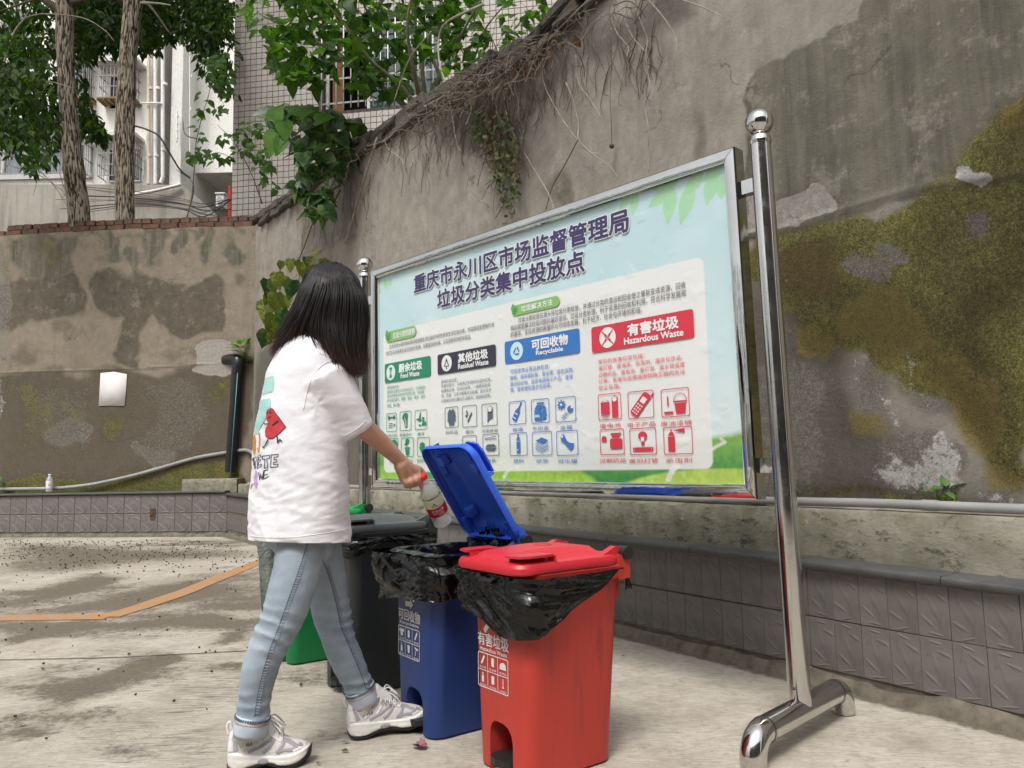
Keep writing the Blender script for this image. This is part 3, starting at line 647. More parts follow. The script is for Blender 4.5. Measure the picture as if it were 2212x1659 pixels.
# ================================================================ FAR BUILDINGS
def pbox(mb, x0, y0, x1, y1, Y, dep):
    """box whose front face spans two photo points at distance Y; dep grows away from (or, negative, towards) the camera"""
    a, b = at(x0, y1, Y), at(x1, y0, Y)
    lo = Vector((min(a.x, b.x), min(Y, Y+dep), min(a.z, b.z))); hi = Vector((max(a.x, b.x), max(Y, Y+dep), max(a.z, b.z)))
    return mb.box((lo+hi)/2, hi-lo)
m = NT('pale_speckled_render', .9, spec=.2); n = m.noise(.6, 7, .65); ns = m.noise(1, 6, sc=(3,3,.35))
c = m.ramp(n, [(.3, (.74,.72,.66)), (.6, (.84,.83,.78))]); c = m.mix(m.math('MULTIPLY', m.ramp(ns, [(.52, 0), (.7, 1)]), .3), c, (.36,.34,.29))
dots = m.ramp(m.voro(9.5, sc=(1,.01,1), rnd=.75), [(.13, 1), (.20, 0)]); c = m.mix(m.math('MULTIPLY', dots, .6), c, (.30,.29,.25)); m.base(c); M_WHITE = m.m
m = NT('pale_rough_render', .95, spec=.1); n = m.noise(8, 8, .8); m.base(m.ramp(n, [(.3, (.66,.66,.61)), (.7, (.82,.81,.76))])); m.bump(n, .6, .05); M_WHITE2 = m.m
m = NT('streaked_grey_concrete', .9, spec=.2); n = m.noise(.7, 7, .7); ns = m.noise(1, 7, .7, sc=(5,5,.4))
c = m.ramp(n, [(.3, (.27,.25,.21)), (.65, (.42,.395,.35))]); m.base(m.mix(m.ramp(ns, [(.5, 0), (.7, .6)]), c, (.13,.125,.10))); M_GREYW = m.m
M_FRAMEW = simple('white_paint_metal', (.68,.67,.64), .5); M_BAR = simple('dull_bar_metal', (.30,.29,.28), .5, .3); M_RUSTY = simple('rusty_shelf', (.20,.14,.06), .8, var=.5, vs=5)
M_GLB = NT('window_glass_blue', .08, spec=.8); M_GLB.base(M_GLB.ramp(M_GLB.noise(1, 3, sc=(6,1,.4)), [(.35, (.12,.15,.21)), (.6, (.30,.35,.42))])); M_GLB = M_GLB.m
M_GLD = NT('window_glass_dark', .06, spec=.8); M_GLD.base((.018,.022,.024)); M_GLD = M_GLD.m
M_PVC = simple('white_pvc', (.74,.72,.68), .4); M_PVCB = simple('old_cream_pvc', (.62,.52,.42), .5); M_RED = simple('red_post_paint', (.42,.02,.02), .4)
M_BLACKC = simple('black_cable', (.02,.02,.02), .6)
wbld = thing('apartment_building', at(180, 396, 24.5), 'pale speckled apartment building behind the two trees with caged windows and downpipes', 'building')
mb = MB(); pbox(mb, -420, -560, 360, 430, 24, 6); obj('wall', mb, M_WHITE, wbld)
mb = MB(); pbox(mb, 361, -500, 411, 560, 24.05, 5); obj('side_wall', mb, M_WHITE2, wbld)
mb = MB(); pbox(mb, 408, -500, 700, 374, 25.2, 5); obj('wall', mb, M_WHITE, wbld)
mb = MB(); pbox(mb, 400, 374.5, 700, 560, 29.5, .3); obj('passage_wall', mb, simple('dark_passage', (.05,.048,.045), .9), wbld)
mb = MB(); pbox(mb, 405, 338, 560, 342, 26.4, -.25); obj('ledge', mb, M_FRAMEW, wbld)
def window(x0, y0, x1, y1, Y, glass, nx=2, awn=None, cage=None, shelf=None, pane=None):
    mb = MB(); t = (x1-x0)*.05
    for a in ((x0, y0, x1, y0+t), (x0, y1-t, x1, y1), (x0, y0+t, x0+t, y1-t), (x1-t, y0+t, x1, y1-t)): pbox(mb, *a, Y-.02, -.06)
    for i in range(1, nx): xx = x0+(x1-x0)*i/nx; pbox(mb, xx-t/2, y0+t, xx+t/2, y1-t, Y-.02, -.05)
    w = obj('window', mb, M_FRAMEW, wbld)
    for i in range(nx):
        a = x0+(x1-x0)*i/nx; b = x0+(x1-x0)*(i+1)/nx; g = MB(); pbox(g, a+t*.4, y0+t, b-t*.4, y1-t, Y-.008, -.015); obj('pane', g, glass if not pane else pane[i % len(pane)], w)
    if awn:
        g = MB(); a = at(awn[0], awn[1], Y); b = at(awn[2], awn[3], Y)
        g.box(((a.x+b.x)/2, Y-.32, (a.z+b.z)/2), (abs(b.x-a.x), .62, .10), az=(0, -.12, 1)); obj('awning', g, M_FRAMEW if awn[4] else M_GREYW, wbld)
    if cage:
        cx0, cy0, cx1, cy1 = cage; D = .5; g = MB(); a = at(cx0, cy1, Y); b = at(cx1, cy0, Y); n = max(6, int(abs(b.x-a.x)/.11))
        for i in range(n+1):
            x = a.x+(b.x-a.x)*i/n; g.box((x, Y-D, (a.z+b.z)/2), (.018, .018, b.z-a.z))
        for i in range(1, 4):
            for x in (a.x, b.x): g.box((x, Y-D*i/4, (a.z+b.z)/2), (.018, .018, b.z-a.z))
        for k in range(4):
            z = a.z+(b.z-a.z)*k/3; g.box(((a.x+b.x)/2, Y-D-.01, z), (b.x-a.x, .022, .022))
            for x in (a.x, b.x): g.box((x, Y-D/2, z+.001), (.022, D, .022))
        obj('window_cage', g, M_BAR, wbld)
    if shelf:
        g = MB(); a = at(shelf[0], shelf[3], Y); b = at(shelf[2], shelf[1], Y); g.box(((a.x+b.x)/2, Y-.27, b.z), (b.x-a.x, .54, .05))
        for i in range(7): g.box((a.x+(b.x-a.x)*i/6, Y-.27, b.z-.05), (.03, .54, .04))
        obj('shelf', g, M_RUSTY, wbld)
window(238, 165, 300, 238, 24, M_GLD, 2, (219, 146, 317, 152, 1), (231, 156, 304, 226), (228, 226, 306, 244), pane=[M_GLD, M_GLB])
window(236, 322, 306, 394, 24, M_GLD, 3, (210, 302, 312, 310, 1), (228, 320, 308, 392), None, pane=[M_GLD, M_GLB, M_GLD])
window(150, 128, 205, 224, 24, M_GLB, 2, (120, 108, 216, 118, 0), (150, 122, 207, 226), (150, 224, 208, 234), pane=[M_GLB, M_GLD])
window(-140, 296, 200, 392, 24, M_GLB, 7, (-140, 268, 218, 284, 0), (-140, 292, 202, 392), None, pane=[M_GLB, M_GLB, M_GLD, M_GLB])
window(10, 20, 60, 90, 24, M_GLB, 2, None, (8, 16, 62, 92)); window(225, 10, 300, 90, 24, M_GLD, 2, None, (225, 6, 304, 92))
window(472, 226, 520, 318, 26.5, M_GLD, 2, None, None, None, pane=[M_GLB, M_GLD]); window(412, 118, 446, 172, 26.5, M_GLB, 2, None, None); window(455, 120, 520, 174, 26.5, M_GLD, 2)
g = MB()
for i in range(14):
    x = 448+i*6; pbox(g, x, 178, x+1.6, 214, 25.9, .03)
pbox(g, 446, 176, 530, 179, 25.9, .04); pbox(g, 446, 213, 530, 218, 25.8, .7); pbox(g, 408, 158, 446, 161, 25.9, .04); pbox(g, 408, 172, 452, 177, 25.8, .7)
obj('balcony_rail', g, M_FRAMEW, wbld)
for x, y0, y1, w_, mt in ((321, -200, 398, 8, M_PVCB), (335.5, -200, 398, 8.5, M_PVC), (351.5, -200, 384, 8.5, M_PVC), (382, 240, 306, 4.5, M_PVC), (410, 40, 338, 2.2, M_PVC), (309, 340, 380, 3, M_PVC)):
    g = MB(); a, b = at(x, y1, 23.9-w_*.01), at(x, y0, 23.9-w_*.01); r = w_*.5*24/1661
    g.tube([a, b], r, 10)
    for k in range(4):
        z = a.z+(b.z-a.z)*(k+.4)/4.2
        if z < a.z+5.5: g.tube([Vector((a.x, a.y, z)), Vector((a.x, a.y, z+.08))], r*1.25, 10)
    if x == 351.5: g.tube([a, a+Vector((-.03, 0, -.08)), at(347, 396, 23.8)], r*1.02, 10)
    obj('downpipe', g, mt, wbld, smooth=True, angle=40)
g = MB(); g.tube([at(303, 222.5, 23.7), at(347, 223, 23.7), at(351, 228, 23.8)], .035, 8); obj('waste_pipe', g, M_PVC, wbld, smooth=True)
g = MB(); g.tube(bez([at(255, 270, 23.6), at(290, 272, 23.6), at(320, 281, 23.6), at(345, 296, 23.6), at(372, 340, 23.8), at(390, 368, 24), at(410, 384, 24.5)]), .03, 6); obj('cable', g, M_BLACKC, wbld, smooth=True)
# grey stained parapet with the sloping stair wall, in front of the white building
def slab(name, px, Y, th, mat, **kw):
    P = [at(x, y, Y) for x, y in px]; n = len(P); g = MB()
    g.add(P+[p+Vector((0, th, 0)) for p in P], [tuple(range(n)), tuple(range(2*n-1, n-1, -1))]+[(i, n+i, n+(i+1) % n, (i+1) % n) for i in range(n)])
    return obj(name, g, mat, **kw)
slab('parapet_wall', [(-500, 560), (470, 560), (466, 468), (452, 450), (430, 430), (408, 411), (392, 399), (-500, 396)], 20, .35, M_GREYW, label='grey rain streaked parapet below the pale building, ending in a slope', cat='wall')
g = MB(); g.tube(bez([at(286, 421, 19.9), at(340, 411, 19.85), at(391, 398.5, 19.9)]), .045, 8); obj('loose_pipe', g, M_PVC, smooth=True, label='white plastic pipe lying along the grey parapet', cat='pipe')
g = MB(); pbox(g, 466, 418, 483, 446, 23.5, .35); pbox(g, 464, 415, 485, 418, 23.45, .3); acu = obj('air_conditioner', g, M_FRAMEW, label='small white air conditioner box by the dark passage', cat='air conditioner')
g = MB(); c0 = at(474.5, 432, 23.45); g.tube([c0+Vector((0, 0, 0)), c0+Vector((0, -.02, 0))], .10, 16); obj('grille', g, M_BAR, acu)
g = MB(); a = at(497, 520, 22.5); b = at(497, 402, 22.5); g.tube([a, b], .055, 10); obj('red_post', g, M_RED, smooth=True, angle=40, label='bright red post in the dark passage beside the tiled building', cat='post')
rnd = random.Random(4)
for i in range(11):
    y0 = 398+i*6+rnd.uniform(-3, 3)
    P = [at(150+rnd.uniform(-30, 20), y0+rnd.uniform(-4, 12), 19.2), at(290, 416+i*3.2+rnd.uniform(-3, 3), 19.2), at(392, 432+i*2.2+rnd.uniform(-3, 2), 19), at(440, 440+i*3+rnd.uniform(-2, 2), 18.5), at(505, 434+i*4.5 if i % 3 else 428, 18)]
    g = MB(); g.tube(bez(P, 6), rnd.choice([.006, .008, .013]), 5)
    obj('overhead_cable', g, M_BLACKC, smooth=True, label='black cable in the sagging bundle across the grey parapet', cat='cable', group='cables sagging across the grey parapet')

# ================================================================ GREY TILED BUILDING
BP = at(503, 300, 13.2); BD = Vector((1, -.15, 0)).normalized(); BN = Vector((-.15, -1, 0)).normalized()
b0, b1 = Vector((BP.x, BP.y)), Vector((BP.x+BD.x*5, BP.y+BD.y*5))
def PB(x, y): p = onv(x, y, b0, b1); return (Vector((p.x, p.y))-b0).dot(Vector((BD.x, BD.y))), p.z
def bp(s, k, z): return Vector((BP.x+BD.x*s+BN.x*k, BP.y+BD.y*s+BN.y*k, z))
tb = thing('tiled_building', bp(4, -3, 3.75), 'building clad in square grey beige tiles with a barred window behind the leafy plants', 'building')
wx0, wz0 = PB(699, 243); wx1, wz1 = PB(950, 30); ZT = 13.5
M_GROUT = simple('dark_grout', (.085,.065,.055), .9)
g = MB()
for (s0, s1, z0, z1) in ((0, wx0, 3.6, ZT), (wx1, 9.5, 3.6, ZT), (wx0, wx1, 3.6, wz0), (wx0, wx1, wz1, ZT)):
    a = [bp(s, k, z) for z in (z0, z1) for s, k in ((s0, 0), (s1, 0), (s1, -4), (s0, -4))]; g.add(a, [(3,2,1,0),(4,5,6,7),(0,1,5,4),(1,2,6,5),(2,3,7,6),(3,0,4,7)])
obj('wall', g, M_GROUT, tb)
g = MB(); a = [bp(s, k, z) for z in (wz0-.2, wz1+.2) for s, k in ((wx0-.2, -.9), (wx1+.2, -.9), (wx1+.2, -1), (wx0-.2, -1))]; g.add(a, [(0,1,5,4),(1,2,6,5),(3,0,4,7)])
obj('room_wall', g, simple('room_dark', (.02,.019,.018), .9), tb)
m = NT('grey_beige_tile', .5, spec=.4); oi = m.n('ObjectInfo'); n = m.noise(1.3, 6, .7)
c = m.mix(oi.outputs['Random'], (.40,.36,.325), (.47,.43,.39)); c = m.mix(m.ramp(n, [(.45, 0), (.7, .35)]), c, (.26,.23,.205)); m.base(c); M_BT = m.m
TWd, THt = .1068, .1068; tile_me = []
tm = MB(); tm.bbox((0, .004, 0), (TWd-.009, .008, THt-.009), .003); TM = newmesh('tile', tm, M_BT)
cells = []
for i in range(int(9.5/TWd)):
    for j in range(int((11.2-4.3)/THt)):
        s, z = (i+.5)*TWd, 4.3+(j+.5)*THt
        if wx0-TWd*.45 < s < wx1+TWd*.45 and wz0-THt*.45 < z < wz1+THt*.45: continue
        p = bp(s, 0, z); q = p-O; dep = q.dot(AX_F); px = PCX+FPX*q.dot(AX_R)/dep; py = PCY-FPX*q.dot(AX_U)/dep
        wt = np.interp(px, [503,543,640,740,830,900,1000,1080,1170,1250], [470,490,428,345,296,252,196,150,100,10])
        vis = px < 1260 and -8 < py < wt
        cells.append((0 if vis else 1, dep + (0 if vis else 50), s, z, vis))
cells.sort(); rnd = random.Random(2); G = MB()
M0 = lambda s, z: frame_m(BD, BN, (0,0,1), bp(s, rnd.uniform(-.0008, .0012), z)) @ Matrix.Rotation(rnd.uniform(-.008, .008), 4, 'Y')
for n_, (_, _, s, z, vis) in enumerate(cells):
    if n_ < 300: inst('tile', TM, M0(s, z), tb)
    else:
        M = M0(s, z); G.add([M @ Vector(v) for v in tm.v], tm.f)
obj('tile_cladding', G, M_BT, tb, kind='stuff')
# its window: frame, panes, curtain, bars
g = MB()
def bbx(g, s0, s1, k0, k1, z0, z1):
    a = [bp(s, k, z) for z in (z0, z1) for s, k in ((s0, k1), (s1, k1), (s1, k0), (s0, k0))]; g.add(a, [(3,2,1,0),(4,5,6,7),(0,1,5,4),(1,2,6,5),(2,3,7,6),(3,0,4,7)])
for s in (wx0, wx0+(wx1-wx0)*.36, wx0+(wx1-wx0)*.68, wx1-.05): bbx(g, s, s+.05, -.16, -.10, wz0, wz1)
bbx(g, wx0+.05, wx1-.05, -.155, -.105, wz0, wz0+.05); bbx(g, wx0+.05, wx1-.05, -.155, -.105, wz1-.05, wz1)
win = obj('window', g, M_FRAMEW, tb)
M_GLG = NT('window_glass_green', .04, spec=.9); M_GLG.base((.03,.055,.05)); M_GLG = M_GLG.m
for a, b, mt in ((.05, .36, M_GLD), (.36, .68, M_GLG), (.68, 1, M_GLG)):
    if a > .2: q = MB(); bbx(q, wx0+(wx1-wx0)*a+.03, wx0+(wx1-wx0)*b-.0, -.14, -.13, wz0+.05, wz1-.05); obj('pane', q, mt, win)
q = MB(); vs_ = []
for i in range(14):
    s = wx0+.08+i*.016; k = -.22+.02*math.sin(i*1.9)
    vs_ += [bp(s, k, wz0), bp(s, k, wz1)]
q.add(vs_, [(2*i, 2*i+2, 2*i+3, 2*i+1) for i in range(13)]); obj('curtain', q, simple('orange_curtain', (.22,.11,.045), .8), win, smooth=True)
nb_ = 17
for i in range(nb_):
    s = wx0-.02+(wx1-wx0+.04)*i/(nb_-1); q = MB(); q.tube([bp(s, .05, wz0+.02), bp(s, .05, wz1)], .011, 6); obj('window_bar', q, M_FRAMEW, tb, smooth=True)
q = MB()
for t in (.08, .36, .66, .94): z = wz0+(wz1-wz0)*t; q.box(bp((wx0+wx1)/2, .036, z), (wx1-wx0+.06, .012, .03), ax=BD, ay=BN)
obj('bar_rail', q, M_BAR, tb)

# ================================================================ LEAVES, TREES, VINES
def leafmat(name, cols, rough=.38, transl=.3):
    m = NT(name, rough, spec=.28); oi = m.n('ObjectInfo'); n = m.noise(1.7, 3); r = m.math('FRACT', m.math('ADD', oi.outputs['Random'], m.math('MULTIPLY', n, 3)))
    c = m.ramp(r, [(i/(len(cols)-1), k) for i, k in enumerate(cols)]); v = m.noise(25, 4, .7); c = m.mix(m.ramp(v, [(.45, 0), (.75, .35)]), c, tuple(k*.5 for k in cols[0])); m.base(c); m.bump(m.noise(30, 3), .25, .004)
    tr = m.n('BsdfTranslucent'); ms = m.n('MixShader'); ms.inputs[0].default_value = transl
    cc = m.mix(1.0, c, (1.25, 1.5, .5), 'MULTIPLY'); m.l(cc, tr.inputs[0]); m.l(m.b.outputs[0], ms.inputs[1]); m.l(tr.outputs[0], ms.inputs[2]); m.l(ms.outputs[0], m.out.inputs[0]); return m.m
ML_TREE = leafmat('tree_leaf', [(.014,.034,.006), (.03,.07,.010), (.02,.05,.008), (.11,.19,.022)], .6, .45)
ML_BROAD = leafmat('broad_leaf', [(.022,.060,.014), (.06,.13,.025), (.035,.09,.018), (.15,.26,.045)], .45, .48)
ML_HEART = leafmat('heart_leaf', [(.02,.055,.02), (.04,.10,.035), (.13,.20,.05), (.03,.07,.02)], .35, .3)
ML_YEL = leafmat('yellowing_leaf', [(.06,.09,.012), (.16,.19,.03), (.10,.13,.02), (.28,.29,.08)], .45, .3)
ML_PALE = leafmat('wilted_leaf', [(.24,.25,.12), (.34,.33,.18), (.16,.15,.06), (.28,.29,.13)], .6, .25)
ML_FRESH = leafmat('fresh_leaf', [(.09,.20,.03), (.12,.26,.05), (.07,.16,.03)], .4, .35)
ML_DRY = leafmat('dry_leaf', [(.10,.05,.03), (.16,.08,.04), (.06,.04,.02)], .8, .1)
OUT = {'ovate': [(0,.0),(.15,.14),(.4,.21),(.65,.17),(.85,.08),(1,.0)], 'heart': [(0,.0),(-.08,.20),(.08,.38),(.35,.40),(.62,.26),(.82,.11),(1,.0)],
       'lobed': [(0,.0),(-.05,.2),(.06,.34),(.18,.36),(.36,.50),(.42,.30),(.62,.22),(.8,.12),(1,.0)], 'small': [(0,.0),(.2,.22),(.5,.30),(.8,.16),(1,.0)]}
def leaf_geo(kind, seed):
    rnd = random.Random(seed); P = OUT[kind]; droop = rnd.uniform(.12, .4); fold = rnd.uniform(.08, .3); tw = rnd.uniform(-.25, .25); vs = []; n = len(P)
    for i, (x, w) in enumerate(P):
        w *= rnd.uniform(.88, 1.12); zc = -droop*x*x+rnd.uniform(-.01,.01); a = tw*x
        vs += [(x*(1 if 0 < i < n-1 else 1), -w, zc+w*fold-w*a), (max(0, x), 0, zc), (x, w, zc+w*fold+w*a)]
    fs = []
    for i in range(n-1):
        a = 3*i; b = a+3; fs += [(a, b, b+1, a+1), (a+1, b+1, b+2, a+2)]
    return vs, fs
LEAF = {}
def leafmesh(kind, mat):
    k = (kind, mat.name)
    if k not in LEAF:
        L = []
        for s_ in range(6):
            v, f = leaf_geo(kind, hash(kind) % 97 if False else s_*13+len(kind)); g = MB(); g.add(v, f); L.append((newmesh('leaf', g, mat, True), v, f))
        LEAF[k] = L
    return LEAF[k]
def leaf_mat4(p, d, nrm, size):
    d = Vector(d).normalized(); n = Vector(nrm); n = (n-d*n.dot(d))
    n = n.normalized() if n.length > 1e-4 else d.orthogonal().normalized(); s = n.cross(d)
    M = Matrix((d*size, s*size, n*size)).transposed().to_4x4(); M.translation = p; return M
def put_leaves(specs, kind, mat, root, maxn=300, stuffname='foliage', rs=3):
    """specs: (point, direction, normal, size); the ones that show largest are parts of their own"""
    rnd = random.Random(rs); L = leafmesh(kind, mat)
    def appar(s):
        q = s[0]-O; dep = q.dot(AX_F); x = PCX+FPX*q.dot(AX_R)/max(dep, .1); y = PCY-FPX*q.dot(AX_U)/max(dep, .1)
        return -(s[3]/max(dep, .1))+(10 if not (-30 < x < 2240 and -30 < y < 1690) else 0)
    specs = sorted(specs, key=appar); big = MB()
    for i, (p, d, n, s_) in enumerate(specs):
        M = leaf_mat4(p, d, n, s_); me, v, f = rnd.choice(L)
        if i < maxn: inst('leaf', me, M, root)
        else: big.add([M @ Vector(q) for q in v], f)
    if big.v: obj(stuffname, big, mat, root, smooth=True, kind='stuff')
def inpoly(x, y, P):
    c = False; n = len(P)
    for i in range(n):
        ax, ay = P[i]; bx, by = P[(i+1) % n]
        if (ay > y) != (by > y) and x < (bx-ax)*(y-ay)/(by-ay)+ax: c = not c
    return c
def sample(P, rnd):
    x0, x1 = min(p[0] for p in P), max(p[0] for p in P); y0, y1 = min(p[1] for p in P), max(p[1] for p in P)
    while True:
        x, y = rnd.uniform(x0, x1), rnd.uniform(y0, y1)
        if inpoly(x, y, P): return x, y
m = NT('furrowed_bark', .95, spec=.15); hh = m.attr('h').outputs['Fac']; n = m.noise(14, 6, .7)
c = m.ramp(m.math('ADD', hh, m.math('MULTIPLY', m.math('SUBTRACT', n, .5), .4)), [(.30, (.035,.025,.018)), (.5, (.17,.135,.10)), (.8, (.34,.295,.24))]); m.base(c); m.bump(m.noise(60, 5, sc=(1,1,.35)), .6, .01); M_BARK = m.m
M_TWIG = simple('pale_twig', (.31,.275,.22), .85, var=.35, vs=15); M_TWIGD = simple('dark_twig', (.10,.075,.055), .9, var=.4, vs=15); M_STEMG = simple('green_stem', (.12,.15,.06), .7)
def trunk(path, rad, root, seed, name='trunk'):
    pts = bez(path, 40); P = []; L = 0; rr = np.interp(np.linspace(0, 1, len(pts)), np.linspace(0, 1, len(rad)), rad); n = 96; vs = []; H = []
    for i, p in enumerate(pts):
        if i: L += (p-pts[i-1]).length
        knot = 1+.12*math.exp(-((L-2.1)/.10)**2)*(seed % 2)+.09*math.exp(-((L-3.4)/.08)**2)+.05*math.sin(L*2.3+seed)
        for k in range(n):
            w = 2*math.pi*k/n; cx, sx = math.cos(w), math.sin(w)
            q = Vector((cx*9+seed, sx*9, L*2.4)); wv = mnoise.noise(q*.5)*1.6
            r1 = abs(mnoise.noise(Vector((cx*7.5+wv*.35+seed, sx*7.5+wv*.35, L*4.2)))); r2 = abs(mnoise.noise(Vector((cx*15+seed, sx*15, L*11+7))))
            h = min(1, r1*2.6*.7+r2*2.4*.3); H.append(h); r = rr[i]*knot*(.93+.10*h)
            vs.append((p.x+cx*r, p.y+sx*r, p.z))
    fs = [(i*n+k, i*n+(k+1) % n, (i+1)*n+(k+1) % n, (i+1)*n+k) for i in range(len(pts)-1) for k in range(n)]
    me = bpy.data.meshes.new(name); me.from_pydata(vs, [], fs); setattr_f(me, 'h', H); return obj(name, me, M_BARK, root, smooth=True)
def branch(g, P, r0, r1, n=6, seg=6):
    Q = bez(P, seg); g.tube(Q, [r0+(r1-r0)*i/(len(Q)-1) for i in range(len(Q))], n)
def drop(p): return Vector((p.x, p.y, 3.7))
t1 = thing('tree', drop(at(171, 478, 12)), 'left furrowed bark tree behind the brick topped wall with dark drooping leaves', 'tree')
t2 = thing('tree', drop(at(270, 472, 12)), 'right paler barked tree behind the brick topped wall, nearer the tiled building', 'tree')
P1 = [(171,478),(161,380),(149,250),(141,120),(139,0),(134,-160),(130,-320)]; P2 = [(270,472),(268,350),(271,240),(277,120),(288,0),(300,-160),(305,-320)]
trunk([drop(at(171,478,12))]+[at(x, y, 12) for x, y in P1], [.17,.165,.145,.135,.128,.128,.12,.10], t1, 3)
trunk([drop(at(270,472,12))]+[at(x, y, 12) for x, y in P2], [.15,.148,.145,.138,.136,.135,.12,.10], t2, 8)
rnd = random.Random(11)
for root, px, ys_ in ((t1, 139, (30, -60, -140, 10, -100)), (t2, 290, (8, -40, -120, -150, -60))):
    g = MB()
    for i, y in enumerate(ys_):
        s = -1 if i % 2 == 0 else 1; a = at(px, y, 12); b = a+Vector((s*rnd.uniform(.8, 1.6), rnd.uniform(-1.4, .8), rnd.uniform(-.1, .6))); c_ = b+Vector((s*rnd.uniform(.5, 1.2), rnd.uniform(-.8, .6), rnd.uniform(-.7, .2)))
        branch(g, [a, a.lerp(b, .5)+Vector((0, 0, .12)), b, c_], .05 if i else .07, .012)
    obj('limb', g, M_TWIGD, root, smooth=True)
zones1 = [([(-80,-60),(150,-60),(150,100),(178,150),(188,210),(196,262),(190,290),(160,300),(150,320),(100,318),(60,300),(0,312),(-80,330)], 1900, 12.3, 15.5), ([(-60,60),(80,70),(120,200),(126,300),(110,318),(70,290),(30,315),(-60,325)], 420, 10.2, 11.6), ([(-60,40),(100,90),(125,270),(60,320),(-60,330)], 700, 12.2, 14.5), ([(20,300),(110,300),(130,335),(70,372),(30,350)], 60, 9.8, 11.5), ([(172,225),(205,240),(222,282),(228,308),(204,290),(186,280)], 100, 12.2, 13), ([(-300,-420),(210,-420),(210,-30),(-300,-30)], 1300, 9, 15)]
zones2 = [([(140,-60),(480,-60),(500,20),(500,60),(470,100),(452,108),(446,86),(420,96),(400,72),(374,92),(360,74),(338,104),(322,98),(312,118),(296,104),(262,112),(250,122),(230,100),(214,118),(200,105),(188,130),(150,130)], 3000, 12.4, 15.8), ([(150,-40),(330,-40),(325,60),(290,75),(150,95)], 1000, 13.3, 16), ([(400,20),(500,0),(503,150),(500,205),(480,225),(462,190),(440,160),(420,110)], 420, 12.2, 14.2), ([(200,-420),(620,-420),(620,-30),(200,-30)], 1500, 9, 15)]
for root, zones, sd_ in ((t1, zones1, 5), (t2, zones2, 6)):
    rnd = random.Random(sd_); specs = []
    for P, n_, Y0, Y1 in zones:
        for _ in range(int(n_*1.75)//3):
            x, y = sample(P, rnd); p = at(x, y, rnd.uniform(Y0, Y1)); hd = rnd.uniform(0, 6.28)
            for k in range(3):
                q = p+Vector((rnd.uniform(-.10,.10), rnd.uniform(-.10,.10), rnd.uniform(-.09,.09))); h2 = hd+rnd.uniform(-.9, .9)
                d = Vector((math.cos(h2)*.75, math.sin(h2)*.75, rnd.uniform(-1.3, -.25))); nn = Vector((rnd.uniform(-.5,.5), rnd.uniform(-.9,.3), rnd.uniform(.3, 1)))
                specs.append((q, d, nn, rnd.uniform(.12, .20)))
    put_leaves(specs, 'ovate', ML_TREE, root, 300, 'crown')
# broad leaved shrub tree behind the right wall
bt = thing('broadleaf_tree', Vector((*at(912, 232, 7.7)[:2], 3.75)), 'young broad leaved tree growing from behind the top of the right wall', 'tree')
g = MB(); T0 = at(915, 262, 7.7)
stems = [[(915,262),(905,205),(893,150),(880,60),(893,-40),(890,-160)], [(915,262),(918,210),(908,120),(897,40),(905,-60)], [(915,262),(935,190),(948,160),(925,100),(940,30),(980,-40)], [(915,262),(950,170),(985,100),(1010,50),(1040,0)], [(915,262),(840,200),(770,150),(700,100),(620,60),(560,30)], [(915,262),(900,170),(850,100),(790,40),(740,-20)], [(915,262),(870,190),(800,130),(750,60),(690,-10)],
         [(893,205),(860,170),(800,160),(740,140)], [(900,120),(850,60),(820,0)], [(1000,190),(1030,110),(1050,60),(1090,10)], [(920,250),(960,215),(1010,140),(1070,110)]]
for i, S in enumerate(stems): branch(g, [at(x, y, 7.7+((i*37) % 11-5)*.05*k) for k, (x, y) in enumerate(S)], .032 if i < 7 else .016, .007)
obj('trunk', g, simple('smooth_green_bark', (.17,.155,.10), .8, var=.3, vs=6), bt, smooth=True)
rnd = random.Random(21); specs = []
for P, n_, Y0, Y1, s0, s1 in (([(600,-30),(1000,-30),(1060,20),(1010,60),(1000,95),(960,120),(900,150),(860,170),(800,165),(740,120),(700,110),(640,80),(560,70),(520,40),(560,-30)], 330, 7.1, 8.3, .14, .22),
                        ([(560,60),(680,80),(720,110),(730,140),(690,190),(660,180),(620,130),(570,110)], 46, 7.2, 7.9, .15, .22), ([(590,120),(640,125),(690,150),(700,190),(660,180),(600,165)], 22, 7.2, 7.8, .15, .2), ([(760,150),(880,150),(870,200),(800,215),(750,190)], 40, 7.2, 7.9, .14, .2),
                        ([(950,50),(1060,40),(1065,120),(1000,150),(950,110)], 44, 7.0, 7.6, .12, .18), ([(1080,-20),(1200,-30),(1180,50),(1120,90),(1080,100)], 36, 6.4, 7.0, .10, .16), ([(960,130),(1030,120),(1010,160),(950,190)], 16, 7, 7.5, .12, .16), ([(560,-200),(1150,-200),(1150,-20),(560,-20)], 240, 6.8, 8.6, .15, .22)):
    for _ in range(n_):
        x, y = sample(P, rnd); p = at(x, y, rnd.uniform(Y0, Y1)); h = rnd.uniform(0, 6.28)
        specs.append((p, Vector((math.cos(h), math.sin(h), rnd.uniform(-1.1, .25))), Vector((rnd.uniform(-.6,.6), rnd.uniform(-.9,.2), rnd.uniform(.3, 1.2))), rnd.uniform(s0, s1)))
put_leaves(specs, 'lobed', ML_BROAD, bt, 300, 'crown')
